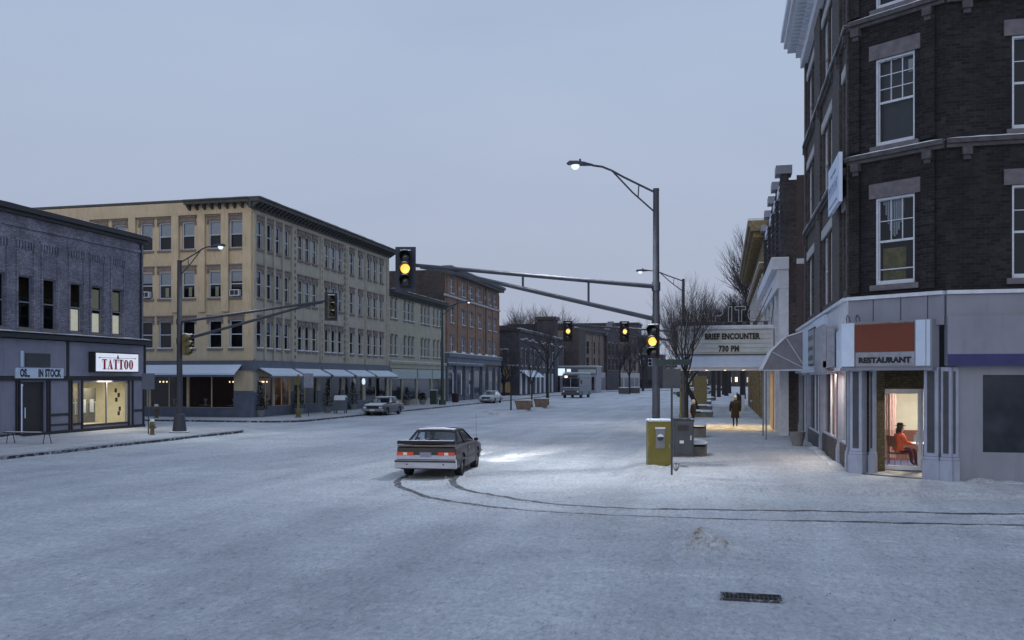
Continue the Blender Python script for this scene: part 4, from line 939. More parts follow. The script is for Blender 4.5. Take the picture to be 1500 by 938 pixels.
Z.put(wall_mb(11, HT, [(1.6 + 3 * k, 2.7 + 3 * k, c, d) for k in range(3) for c, d in rows], 0.22, z0=5.2), "wall", M['darkbrick'])
for a, b2 in wxs:
    for c, d in rows: window(W, a, c, b2 - a, d - c, 'bigstone', False, None, 0)
def muntin_window(F, x, z, w, h, kind):
    o = window(F, x, z, w, h, 'bars stone' if kind == 0 else 'bars3 stone', False, None, 0)
    mb = MB().box(-0.14, w + 0.14, -0.09, 0.1, -0.16, -0.004); link("sill", mb.mesh("sill", M['stone']), o)
    mb = MB().box(-0.0, 0.05, 0.02, 0.088, 0, h).box(w - 0.05, w, 0.02, 0.088, 0, h).box(0.05, w - 0.05, 0.02, 0.088, h - 0.06, h).box(0.05, w - 0.05, 0.0, 0.088, 0, 0.11)
    link("surround", mb.mesh("surround", M['whitef']), o); return o
o = muntin_window(K, 0.78, 5.5, 1.12, 2.45, 0)
link("curtain", MB().box(0.09, 0.75, 0.25, 0.28, 0.1, 1.05).mesh("curtain", M['curtain']), o)
mb = MB(); n = 10
for k in range(n):
    x = 0.12 + k * 0.062; mb.box(x, x + 0.04, 0.2, 0.215, 2.35 - 1.1 * math.cos(abs(k - 5) * 0.3) * 0.9, 2.4)
link("swag_curtain", mb.mesh("swag_curtain", M['blind']), o)
link("sash_bar", MB().box(0.06, 1.06, 0.115, 0.16, 0.42, 0.45).mesh("sash_bar", M['whitef']), o)
o = muntin_window(K, 0.78, 9.42, 1.12, 2.46, 1)
link("blind", MB().box(0.08, 1.04, 0.3, 0.33, 0.1, 2.36).mesh("blind", M['cab']), o)
link("notice", MB().box(0.86, 1.0, 0.17, 0.18, 1.95, 2.3).mesh("notice", M['white']), o)
muntin_window(K, 0.78, 13.3, 1.12, 2.45, 1)
for k in range(3):
    for c, d in rows: muntin_window(Z, 1.6 + 3 * k, c, 1.1, d - c, 0)
mb = MB()
for c, d in rows: mb.box(0.60, 2.08, -0.05, 0.05, d + 0.004, d + 0.42)
put_each(K, mb, "lintel", M['stone'])
mb = MB()
for c, d in rows:
    for k in range(3): mb.box(1.4 + 3 * k, 2.9 + 3 * k, -0.05, 0.05, d + 0.004, d + 0.42)
put_each(Z, mb, "lintel", M['stone'])
mb = MB()
for c, d in rows:
    for a, b2 in ((0.7, 4.55), (7.0, 10.75), (13.05, 14.5)): mb.box(a, b2, -0.05, 0.05, d + 0.004, d + 0.34)
put_each(W, mb, "lintel", M['lightstone'])
def course(F, a, b2, z, consoles, proj=0.10, mat='belt', name="string_course"):
    mb = MB().box(a, b2, -proj, 0.0, z, z + 0.1).box(a, b2, -proj - 0.07, 0.0, z + 0.102, z + 0.22)
    for x in consoles: mb.box(x - 0.12, x + 0.12, -proj - 0.08, 0.0, z - 0.22, z - 0.002).box(x - 0.09, x + 0.09, -proj - 0.02, 0.0, z - 0.34, z - 0.222)
    F.put(mb, name, M[mat])
    F.put(lumpy(MB(), a, b2, -proj - 0.07, 0.0, z + 0.222, 0.05, z, bare=0.25), "ledge_snow", M['cap'], smooth=True)
for z in (9.02, 12.9):
    course(K, 0.0, CW, z, (0.22, 2.3)); course(Z, 0.0, 11, z, (0.5, 3.5)); course(W, 0.0, 14.75, z, (0.35, 4.9, 6.6, 11.1, 12.6, 14.45))
mb = MB()
for c in (0.0, 2.1): mb.box(c, c + (0.32 if c == 0 else 0.38), -0.09, 0.0, 5.3, 9.0).box(c, c + (0.32 if c == 0 else 0.38), -0.09, 0.0, 9.36, 12.88).box(c, c + (0.32 if c == 0 else 0.38), -0.09, 0.0, 13.24, HT)
put_each(K, mb, "corner_pier", M['darkbrick'])
mb = MB()
for a, b2 in ((0.0, 0.6), (4.7, 6.85), (10.9, 12.9), (14.45, 14.75)):
    for c, d in ((5.3, 9.0), (9.36, 12.88), (13.24, HT)): mb.box(a, b2, -0.09, 0.0, c, d)
put_each(W, mb, "pilaster", M['brownbrick'])
def big_cornice(F, a, b2, z):
    mb = MB().box(a, b2, -0.25, 0, z - 0.9, z - 0.05).box(a, b2, -0.95, 0, z, z + 0.3).box(a, b2, -1.08, 0, z + 0.302, z + 0.6)
    n = int((b2 - a) / 0.42)
    for k in range(n): x = a + 0.05 + k * 0.42; mb.box(x, x + 0.2, -0.8, -0.0, z - 0.22, z - 0.002).box(x, x + 0.2, -0.45, 0, z - 0.45, z - 0.222)
    F.put(mb, "cornice", M['white'])
big_cornice(W, -0.05, 15.2, 17.5); big_cornice(K, -0.4, CW + 0.4, 17.5); big_cornice(Z, 0.0, 11, 17.5)
MB().box(0.3, 13, 1.5, 14.7, 17.4, 17.6).box(0.3, 13, 14.5, 14.74, 0, 17.4).build("roof", M['roof'], B)
# base storey: fascia band and ledge
def fascia(F, a, b2, mat='fascia'):
    F.put(MB().box(a, b2, -0.10, 0.1, 4.3, 5.1), "fascia", M[mat]); F.put(MB().box(a, b2, -0.2, 0.1, 5.102, 5.2), "ledge", M['white'])
fascia(K, 0, CW); fascia(Z, 0, 11); fascia(W, -3.6, 14.75, 'white')
mb = MB()
for x in (0.75, 1.55, 2.3): mb.box(x, x + 0.02, -0.112, -0.1, 4.3, 5.1)
K.put(mb, "fascia_joint", M['cab'])
# sign box over the door
SX0, SX1 = -0.10, 2.52
K.put(MB().box(SX0, SX1, -0.30, 0.12, 3.16, 4.46), "sign_box", M['fascia'], bevel=0.01)
put_each(K, MB().box(SX0 + 0.02, 0.31, -0.33, -0.302, 3.2, 4.44).box(2.09, 2.36, -0.33, -0.302, 3.2, 4.44).box(2.38, 2.48, -0.325, -0.302, 3.2, 4.44), "sign_end_panel", M['bluesign'])
K.put(MB().box(0.34, 2.04, -0.33, -0.302, 3.60, 4.38), "sign_face", M['brownpanel'])
K.put(MB().box(0.34, 2.04, -0.34, -0.302, 4.382, 4.42).box(0.32, 0.338, -0.34, -0.302, 3.2, 4.42), "sign_trim", M['hood'])
K.put(MB().box(0.34, 2.06, -0.32, -0.302, 3.21, 3.595), "sign_strip", M['signgrey'])
K.put(text_mb("RESTAURANT", 0.205, 0.004, 0.013, 1.18, 'CENTER', 1.02, mat=M['text']), "lettering", None, 1.20, -0.326, 3.30)
K.put(MB().box(SX0 - 0.02, SX1 + 0.02, -0.34, 0.2, 3.08, 3.158), "sign_underside", M['greyf'])
mb = MB()
for x in (-0.05, 0.25): mb.tube([(x, -0.1, 4.46), (x - 0.02, -0.1, 4.6), (x + 0.08, -0.2, 4.68), (x + 0.2, -0.3, 4.6), (x + 0.22, -0.3, 4.47)], 0.012, 6)
K.put(mb, "sign_lamp_bracket", M['black'])
Z.put(MB().box(-0.02, 5, -0.3, 0.1, 3.2, 4.5), "sign_board", M['panel']); Z.put(MB().box(-0.02, 5, -0.31, -0.302, 3.2, 3.5), "sign_stripe", M['navy'])
# piers of the chamfered doorway
def pier(F, a, b2, y0, y1, name="pier"):
    mb = MB().box(a, b2, y0, y1, 0.75, 3.16); mb.box(a - 0.02, b2 + 0.02, y0 - 0.02, y1, 0.66, 0.748).box(a - 0.035, b2 + 0.035, y0 - 0.035, y1, 0.1, 0.658)
    o = F.put(mb, name, M['pier'], bevel=0.012)
    link("inset", MB().box(a + (b2 - a) * 0.25, b2 - (b2 - a) * 0.25, y0 - 0.012, y0 - 0.002, 0.85, 3.05).mesh("inset", M['signgrey'] if False else M['cab']), o, F.loc() if False else (0, 0, 0))
pier(K, 0.02, 0.38, -0.05, 0.25); pier(K, 0.50, 0.62, 0.16, 0.34)
pier(K, 2.19, 2.58, -0.08, 0.25); pier(K, 2.64, 2.92, -0.06, 0.25)
dwx, dwy = at(1290, 27.9); D = Face(B, dwx - 3.6, dwy - 29.15, -0.06)
mb = MB().box(-0.42, -0.05, 0.0, 0.2, 0.13, 3.16).box(-0.048, 1.9, 0.0, 0.2, 2.55, 3.16)
D.put(mb, "entrance_wall", M['olivebrick'])
K.put(MB().box(0.40, 0.52, 0.3, 1.0, 0.12, 3.1), "cheek_wall", M['olivebrick'])
K.put(MB().box(0.42, 2.4, 0.02, 1.3, 0.0, 0.15), "door_step", M['dirtice'])
K.put(MB().box(0.44, 2.14, -0.16, 0.018, 0.0, 0.135), "step_edge", M['black'])
D.put(MB().box(-0.42, 1.9, 0.004, 1.2, 3.158, 3.17), "porch_ceiling", M['greyf'])
d0, d1 = 0.02, 1.10
mb = MB().box(d0, d0 + 0.09, 0.0, 0.06, 0.17, 2.5).box(d1 - 0.09, d1, 0.0, 0.06, 0.17, 2.5).box(d0 + 0.09, d1 - 0.09, 0.0, 0.06, 2.41, 2.5).box(d0 + 0.09, d1 - 0.09, 0.0, 0.06, 0.17, 0.29)
do = D.put(mb, "door", M['whitef'], bevel=0.008)
link("handle", MB().box(d1 - 0.15, d1 - 0.11, -0.07, -0.03, 0.9, 1.3).box(d1 - 0.2, d1 - 0.05, -0.03, -0.002, 1.0, 1.2).mesh("handle", M['white']), do)
link("pane", MB().face([(d0 + 0.08, 0.03, 0.28), (d1 - 0.08, 0.03, 0.28), (d1 - 0.08, 0.03, 2.42), (d0 + 0.08, 0.03, 2.42)]).mesh("pane", M['clear']), do)
D.put(MB().box(-0.045, 0.014, -0.02, 0.1, 0.155, 2.545).box(d1 + 0.005, d1 + 0.05, -0.02, 0.1, 0.155, 2.545).box(d1 + 0.05, 1.5, -0.02, 0.1, 0.155, 0.26).box(-0.045, 1.5, -0.02, 0.1, 2.505, 2.548), "door_frame", M['whitef'])
D.put(MB().face([(d1 + 0.05, 0.03, 0.26), (1.5, 0.03, 0.26), (1.5, 0.03, 2.5), (d1 + 0.05, 0.03, 2.5)]), "side_light", M['clear'])
put_each(D, MB().box(d1 + 0.10, d1 + 0.22, 0.04, 0.05, 1.95, 2.12).box(d1 + 0.10, d1 + 0.22, 0.04, 0.05, 1.6, 1.76), "door_notice", M['blueink'])
# restaurant room
RM = MB(); wx0, wy0 = K.loc(0, 0)[0:2]
mb = MB().box(0.5, 4.6, 4.6, 4.7, 0.1, 3.1).box(4.6, 4.7, -1.0, 4.7, 0.1, 3.1).box(0.4, 4.6, 0.95, 4.6, 3.05, 3.1)
mb.build("interior_wall", M['plaster'], B)
MB().box(0.4, 4.6, 0.78, 4.6, 0.1, 0.16).build("interior_floor", M['bluefloor'], B)
MB().box(0.5, 4.58, 4.55, 4.598, 0.16, 1.15).build("wainscot", M['wainscot'], B)
mb = MB()
for k in range(7): a = 1.30 + k * 0.065; mb.box(a, a + 0.045, 3.0 - 0.02 * (k % 2), 3.04, 0.35, 2.9)
mb.build("curtain", M['pinkcurtain'], B)
MB().box(1.50, 1.54, 2.95, 2.97, 0.16, 3.0).build("post", M['cab'], B)
for (x, y, e) in ((6.3, 31.4, 150), (3.9, 30.9, 30), (3.88, 33.6, 90)):
    ld = bpy.data.lights.new("room_lamp", 'AREA'); ld.energy = e; ld.color = (1, 0.90, 0.76); ld.shape = 'RECTANGLE'; ld.size = 0.3; ld.size_y = 0.5
    lo = bpy.data.objects.new("room_lamp", ld); C.objects.link(lo); lo.location = (x, y, 3.0)
Z.put(wall_mb(11, 4.3, [(0.9, 3.4, 0.9, 2.95), (3.9, 6.8, 0.9, 2.95), (7.3, 10.2, 0.9, 2.95)], 0.2), "shop_front", M['fascia'])
put_each(Z, MB().box(0.9, 3.4, 0.1, 0.12, 0.9, 2.95).box(3.9, 6.8, 0.1, 0.12, 0.9, 2.95).box(7.3, 10.2, 0.1, 0.12, 0.9, 2.95), "shop_window", M['dglass'])
pier(Z, 0.0, 0.3, -0.06, -0.002)
# west shop fronts (street side)
# local x = 43.9 - Y
for a, b2 in ((14.3, 14.5), (12.0, 12.22), (6.5, 6.72), (0.6, 0.85), (-3.6, -3.35)): pier(W, a, b2, -0.06, 0.2)
mb = MB()
for a, b2 in ((12.35, 14.1), (7.0, 11.9)): mb.box(a, b2, -0.02, 0.18, 0.1, 0.85)
W.put(mb, "bulkhead", M['sidebrick'])
W.put(MB().box(1.0, 6.4, -0.02, 0.18, 0.1, 0.7).box(1.0, 6.4, 0.35, 0.4, 0.7, 3.2), "bulkhead", M['cab'])
mb = MB()
for a, b2, c in ((12.35, 14.1, 0.85), (7.0, 11.9, 0.85), (1.0, 6.4, 0.7), (-3.2, 0.6, 0.3)):
    mb.face([(a, 0.1, c), (b2, 0.1, c), (b2, 0.1, 3.1), (a, 0.1, 3.1)])
W.put(mb, "shop_glass", glass("shopfront_glass", (0.85, 0.83, 0.8), 0.45, 1.30, 0.02))
mb = MB()
for a, b2, c in ((12.35, 14.1, 0.85), (7.0, 11.9, 0.85), (1.0, 6.4, 0.7), (-3.2, 0.6, 0.3)):
    mb.box(a, b2, 0.04, 0.098, c, c + 0.07).box(a, b2, 0.04, 0.098, 3.02, 3.16)
    for k in (0.45, 0.7): x = a + (b2 - a) * k; mb.box(x, x + 0.05, 0.04, 0.098, c, 3.1)
W.put(mb, "shop_frame", M['whitef'])
put_each(W, MB().box(12.4, 13.3, 0.42, 0.46, 0.3, 3.0).box(7.0, 11.2, 0.5, 0.55, 0.3, 3.0), "drapery", paint("amber_drapery", (0.50, 0.19, 0.05), 0.9, var=0.6, scale=3))
W.put(MB().box(10.2, 11.9, 0.33, 0.38, 0.8, 3.05), "red_panel", paint("red_panel", (0.40, 0.11, 0.04), 0.8, var=0.3, scale=4))
nm = MB()
for z in (1.25, 1.45, 1.6): nm.box(10.75, 11.2, 0.2, 0.23, z, z + 0.03)
nm.box(10.65, 10.69, 0.2, 0.23, 1.05, 1.8).box(11.25, 11.29, 0.2, 0.23, 1.05, 1.8).box(10.69, 11.25, 0.2, 0.23, 1.05, 1.09).box(10.69, 11.25, 0.2, 0.23, 1.76, 1.8)
W.put(nm, "neon_sign", M['neon'])
W.put(lumpy(MB(), -3.2, 14.2, -0.34, 0.0, 0.09, 0.13, 1.5, 0.2, 0.1), "snow_drift", M['walk'], smooth=True)
Z.put(lumpy(MB(), 0.4, 11, -0.4, 0.0, 0.09, 0.15, 2.5, 0.2), "snow_drift", M['walk'], smooth=True)
# fascia boards of the west shops
put_each(W, MB().box(5.6, 9.9, -0.2, -0.102, 3.2, 5.05).box(0.6, 5.5, -0.2, -0.102, 3.2, 4.95).box(10.0, 14.6, -0.16, -0.102, 3.2, 4.3), "fascia_board", M['bluesign'])
W.put(MB().box(-3.6, 14.75, -0.22, 0.1, 3.1, 3.19), "fascia_sill", M['whitef'])
mb = MB().box(9.95, 12.7, -0.55, -0.45, 3.2, 4.55); mb.box(9.95, 12.7, -0.44, -0.2, 3.2, 4.5)
W.put(mb, "hanging_board", M['signgrey']); W.put(MB().box(9.95, 12.7, -0.56, -0.44, 2.98, 3.4), "board_edge", M['panel'])
W.put(MB().box(4.0, 6.6, -0.26, -0.202, 3.35, 4.8), "framed_sign", M['greenp']); W.put(MB().box(4.1, 6.5, -0.275, -0.262, 3.43, 4.72), "sign_face", M['signgrey'])
mb = MB(); random.seed(3)
for zc, hh, n in ((4.42, 0.22, 5), (4.02, 0.14, 7), (3.65, 0.18, 6)):
    for k in range(n): x = 4.35 + k * 2.0 / n; mb.box(x, x + 2.0 / n * 0.5, -0.282, -0.276, zc - hh * random.uniform(0.5, 1) / 1.6, zc + hh * random.uniform(0.5, 1) / 1.6)
W.put(mb, "sign_marks", M['cab'])
# white board with blue marks between the storeys
W.put(MB().box(12.2, 15.0, -0.34, -0.24, 7.98, 9.4), "white_sign_board", M['bluesign'])
mb = MB()
for zc, hh, n, x0 in ((9.05, 0.10, 7, 12.9), (8.62, 0.36, 9, 12.45), (8.15, 0.08, 9, 12.6)):
    for k in range(n):
        x = x0 + k * (27.2 - 2 * x0) / n; mb.box(x, x + 0.05, -0.346, -0.341, zc - hh / 2, zc + hh / 2).box(x, x + 0.16, -0.3455, -0.341, zc + random.uniform(-.4, .4) * hh - 0.02, zc + random.uniform(.1, .4) * hh)
W.put(mb, "sign_marks", M['blueink'])
# projecting canopy over the entrance beyond
AX0, AX1 = -3.4, 0.0
prof = [(0.0, 4.95), (-0.85, 4.66), (-1.45, 4.05), (-1.85, 3.22), (0.0, 3.22)]
aw = W.put(MB().prism(prof, AX0, AX1, 'x'), "entrance_canopy", M['awngrey'])
mb = MB(); prof2 = [(-0.0, 4.97), (-0.84, 4.69), (-1.46, 4.07), (-1.87, 3.22)]
for (a, b2) in zip(prof2[:-1], prof2[1:]): mb.prism([a, b2, (b2[0] - 0.03, b2[1] + 0.05), (a[0] - 0.02, a[1] + 0.06)], AX0 + 0.01, AX1 + 0.02, 'x')
link("snow", mb.mesh("snow", M['cap']), aw)
mb = MB()
for p in prof[:4]: mb.tube([(AX1 + 0.015, 0.0, 3.26), (AX1 + 0.015, p[0], p[1])], 0.02, 6)
mb.tube([(AX1 + .015, -1.85, 3.22), (AX1 + .015, 0, 3.22)], 0.03, 6)
link("rib", mb.mesh("rib", M['whitef']), aw)
mb = MB()
for x, y in ((0.0, -1.7), (-3.3, -1.7)): mb.tube([(x, y, 0.1), (x, y, 3.22)], 0.035, 8)
link("support", mb.mesh("support", M['greyf']), aw)
# ------------------------------------------------------------------ RIGHT: theatre row with white portico
B = thing("theatre_front_building", "brown brick building with white portico and stepped snowy parapet beside the marquee", "building", (2.85, 66.5, 0))
F = Face(B, 0, 0, -PI / 2); LT = 19.0; G = Face(B, 0, -LT, 0)
F.put(MB().box(0, LT, 0.25, 14, 0, 12.4), "wall", M['sidebrick'])
G.put(MB().box(0.6, 8, -0.04, -0.003, 0, 12.6), "side_wall", paint("brown_render", (0.10, 0.075, 0.075), 0.9, var=0.12, scale=1.5, dirt=(0.07, 0.06, 0.06), dirt_amt=0.5, streak=True))
G.put(MB().box(0.6, 8, -0.1, -0.042, 8.35, 8.6), "stone_band", M['white'])
mb = MB(); mb2 = MB(); px_ = [0.0, 5.6, 10.2, 14.2, 18.1]
for i, x in enumerate(px_):
    mb.box(x, x + 0.9, -0.12, 0.248, 8.6, 12.7); z = 8.7
    while z < 12.4: mb.box(x - 0.03, x + 0.93, -0.16, -0.122, z, z + 0.13); z += 0.3
    mb2.box(x - 0.12, x + 1.02, -0.35, 0.4, 12.702, 13.1)
put_each(F, mb, "brick_pier", M['farbrick'], len(mb.c) // 5); put_each(F, mb2, "pier_cap", M['fascia'])
mb = MB()
for a, b2 in zip(px_[:-1], px_[1:]): mb.box(a + 0.91, b2 - 0.01, -0.1, 0.3, 12.1, 12.5)
F.put(mb, "parapet", M['white'])
mb = MB()
for a, b2 in zip(px_[:-1], px_[1:]):
    m2 = (a + b2 + 0.9) / 2; mb.box(m2 - 1.2, m2 - 0.1, 0.1, 0.24, 9.0, 11.4).box(m2 + 0.1, m2 + 1.2, 0.1, 0.24, 9.0, 11.4)
put_each(F, mb, "window", M['dglass'])
mb = MB()
for a, b2 in zip(px_[:-1], px_[1:]): m2 = (a + b2 + 0.9) / 2; mb.box(m2 - 1.3, m2 + 1.3, 0.0, 0.24, 11.42, 11.75)
put_each(F, mb, "lintel", M['white'])
mb = MB().box(-0.1, LT + 0.25, -0.55, 0.24, 8.1, 8.6).box(0, LT + 0.1, -0.3, 0.24, 7.2, 8.098)
for i, x in enumerate(px_[0:]): mb.box(x, x + 0.95, -0.18, 0.24, 0.1, 7.198)
F.put(mb, "portico", M['white'])
F.put(MB().box(-0.1, LT + 0.25, -0.56, 0.24, 8.602, 8.68), "ledge_snow", M['cap'])
mb = MB()
for a, b2 in zip(px_[:-1], px_[1:]):
    n = 4
    for k in range(n): w = (b2 - a - 0.95) / n; mb.box(a + 0.95 + k * w + 0.05, a + 0.95 + (k + 1) * w - 0.12, 0.1, 0.245, 3.6, 7.1)
put_each(F, mb, "tall_window", M['dglass'])
mb = MB()
for a, b2 in ((1.2, 5.3), (6.8, 9.8)): mb.box(a, b2, 0.05, 0.24, 0.2, 3.0)
put_each(F, mb, "lobby_door", M['warmdim'])
F.put(MB().box(11.3, 14.0, -0.22, 0.0, 0.1, 3.3), "warm_lit_pier", M['orangeboard'])  # wall under the marquee, its warm lamplight put into the tan colour
# marquee across the pavement
MY0, MY1, MX0, MX1 = 52.0, 57.5, -2.35, 2.62
B = thing("cinema_marquee", "white cinema marquee spanning the pavement with black letters and open letters on top", "marquee", (0, 52, 0))
zb, zt = 3.33, 5.5
MB().box(MX0, MX1, 0, 5.5, zb + 0.12, zt).build("case", M['marq'], B)
MB().box(MX0 - 0.1, MX1 + 0.1, -0.12, 5.6, zb, zb + 0.118).box(MX0 - 0.08, MX1 + 0.08, -0.1, 5.6, zt + 0.002, zt + 0.12).build("trim", M['white'], B)
mb = MB()
for k in range(6): z = zb + 0.92 + k * 0.24; mb.box(MX0 + 0.1, MX1 - 0.1, -0.02, -0.004, z, z + 0.008)
mb.box(MX0, MX1, -0.07, -0.004, zb + 0.78, zb + 0.84); mb.build("letter_rail", M['cab'], B)
MB().prism([(-0.002, zb + 0.77), (-0.002, zb + 0.12), (-0.35, zb + 0.12), (-0.30, zb + 0.35)], MX0, MX1, 'x').build("lower_panel", M['bluesign'], B)
MB().box(MX0, MX1, -0.09, 5.6, zt + 0.122, zt + 0.2).build("snow", M['cap'], B)
def put_text(txt, size, x, y, z, parent, mat, bold=0.01, xs=1.0, ext=0.01, al='CENTER', rz=0, sp=1.0):
    me = text_mb(txt, size, ext, bold, xs, al, sp, mat=mat); return link("lettering", me, parent, (x, y, z), rz)
put_text("BRIEF ENCOUNTER", 0.42, 0.50, -0.04, zb + 1.64, B, M['text'], 0.022, 0.74, sp=1.06)
put_text("730 PM", 0.42, 0.34, -0.04, zb + 0.98, B, M['text'], 0.022, 0.76, sp=1.1)
# CAPITOL open letters: outlined channel letters on the roof of the marquee
def outline_letters(word, H, w0, th=0.05, dp=0.14):
    mb = MB(); x = 0
    for ch in word:
        w = w0
        def bar(a, b2, c, d): mb.box(x + a, x + b2, -dp / 2, dp / 2, c, d)
        s2 = 0.2 * H
        if ch in 'CO':
            n = 18
            lo, hi = (0.14, 0.86) if ch == 'C' else (0, 1)
            for rr in (1.0, 0.62):
                pts = []
                for k in range(n + 1):
                    a = 2 * PI * (lo + (hi - lo) * k / n); pts.append((x + w / 2 + w / 2 * rr * math.cos(a), 0, H / 2 + H / 2 * rr * math.sin(a)))
                mb.tube(pts, th / 2, 5)
        else:
            sh = {'A': [(0, 0), (w * 0.38, H), (w * 0.62, H), (w, 0), (w * 0.76, 0), (w * 0.66, H * 0.28), (w * 0.34, H * 0.28), (w * 0.24, 0), (0, 0)],
                  'P': [(0, 0), (0, H), (w * 0.75, H), (w, H * 0.85), (w, H * 0.55), (w * 0.75, H * 0.4), (w * 0.28, H * 0.4), (w * 0.28, 0), (0, 0)],
                  'I': [(w * 0.3, 0), (w * 0.3, H), (w * 0.62, H), (w * 0.62, 0), (w * 0.3, 0)],
                  'T': [(w * 0.36, 0), (w * 0.36, H * 0.78), (0, H * 0.78), (0, H), (w, H), (w, H * 0.78), (w * 0.64, H * 0.78), (w * 0.64, 0), (w * 0.36, 0)],
                  'L': [(0, 0), (0, H), (w * 0.3, H), (w * 0.3, H * 0.22), (w * 0.95, H * 0.22), (w * 0.95, 0), (0, 0)]}[ch]
            for a, b2 in zip(sh[:-1], sh[1:]): mb.tube([(x + a[0], 0, a[1]), (x + b2[0], 0, b2[1])], th / 2, 5)
        x += w + 0.13 if ch != 'I' else w * 0.75 + 0.1
    return mb, x
mb, wl = outline_letters("CAPITOL", 0.80, 0.54); mb.build("roof_letter", M['lightstone'], B, (-1.85, 0.4, zt + 0.42))
mb = MB()
for k in range(8): x = -1.6 + k * 0.55; mb.tube([(x, 0.4, zt + 0.12), (x, 0.4, zt + 0.45)], 0.02, 5).box(x - 0.12, x + 0.1, 0.3, 0.5, zt + 0.2, zt + 0.42)
mb.box(-1.9, 2.4, 0.37, 0.43, zt + 0.38, zt + 0.42); mb.build("letter_frame", M['cab'], B)
mb = MB()
for k in range(5):
    for j in range(4): mb.blob((MX0 + 0.5 + k * 1.0, 0.5 + j * 1.4, zb + 0.002), (0.07, 0.07, 0.012), 5)
mb.build("soffit_lamp", M['warmbulb'], B)
mb = MB()
for x in (1.6, 2.5): mb.tube([(x, 0.2, zt + 0.1), (2.8, 0.2, 8.2)], 0.02, 5)
mb.build("stay_rod", M['cab'], B)
ld = bpy.data.lights.new("marquee_lamp", 'AREA'); ld.energy = 150; ld.color = (1, 0.76, 0.42); ld.shape = 'RECTANGLE'; ld.size = 4.6; ld.size_y = 4.5; ld.spread = R(120)
lo = bpy.data.objects.new("marquee_lamp", ld); C.objects.link(lo); lo.location = (0.2, 54.8, zb - 0.08)
# mustard building beyond
B = thing("mustard_brick_building", "mustard brick building with a projecting cornice, farthest on the right row", "building", (2.75, 100, 0))
F = Face(B, 0, 0, -PI / 2)
F.put(MB().box(0, 33.4, 0, 12, 0, 12.9), "wall", M['mustard'])
mb = MB().box(-0.4, 33.4, -0.9, 0.4, 12.9, 13.2).box(-0.4, 33.4, -1.05, 0.4, 13.202, 13.6).box(0, 33.4, -0.3, -0.003, 10.3, 10.7)
for k in range(38): mb.box(0.1 + k * 0.88, 0.5 + k * 0.88, -0.7, -0.003, 12.5, 12.898)
F.put(mb, "cornice", M['mustard']); F.put(MB().box(-0.4, 33.4, -1.06, 0.4, 13.602, 13.75).box(0, 33.4, -0.35, -0.003, 10.702, 10.78), "cornice_snow", M['cap'])
win_grid(F, [1.5 + 3.2 * k for k in range(10)], [(4.6, 6.9), (8.0, 10.0)], 1.3)
mb = MB()
for k in range(11): mb.box(0.2 + k * 3.2, 0.8 + k * 3.2, -0.2, -0.003, 0.1, 4.2)
put_each(F, mb, "pier", M['mustard'])
mb = MB()
for k in range(10): mb.box(1.0 + k * 3.2, 3.2 + k * 3.2, -0.04, -0.003, 0.6, 3.4)
put_each(F, mb, "shop_window", M['dglass'])
B = thing("plain_brown_back_block", "plain brown block behind the dark corner building's west front", "building", (4.0, 44.0, 0))
MB().box(-0.2, 10, 0, 3.4, 0, 5.1).build("wall", M['sidebrick'], B); MB().box(-0.25, 10, 0, 3.4, 5.1, 5.2).build("roof", M['cap'], B)
# railing in front of the mustard building
t = thing("street_railing", "dark iron railing along the pavement in front of the mustard building", "railing", (0, 0, 0))
mb = MB(); ra, rb = Vector((1.75, 84, 0.15)), Vector((1.6, 112, 0.15))
for k in range(57):
    p = ra.lerp(rb, k / 56); mb.tube([p, p + Vector((0, 0, 1.1))], 0.02, 4)
mb.tube([ra + Vector((0, 0, 1.1)), rb + Vector((0, 0, 1.1))], 0.035, 5); mb.tube([ra + Vector((0, 0, 0.15)), rb + Vector((0, 0, 0.15))], 0.03, 5)
mb.build("bar", M['black'], t)
MB().box(1.6, 1.85, 83.6, 83.9, 0.1, 1.45).build("post", M['white'], t)
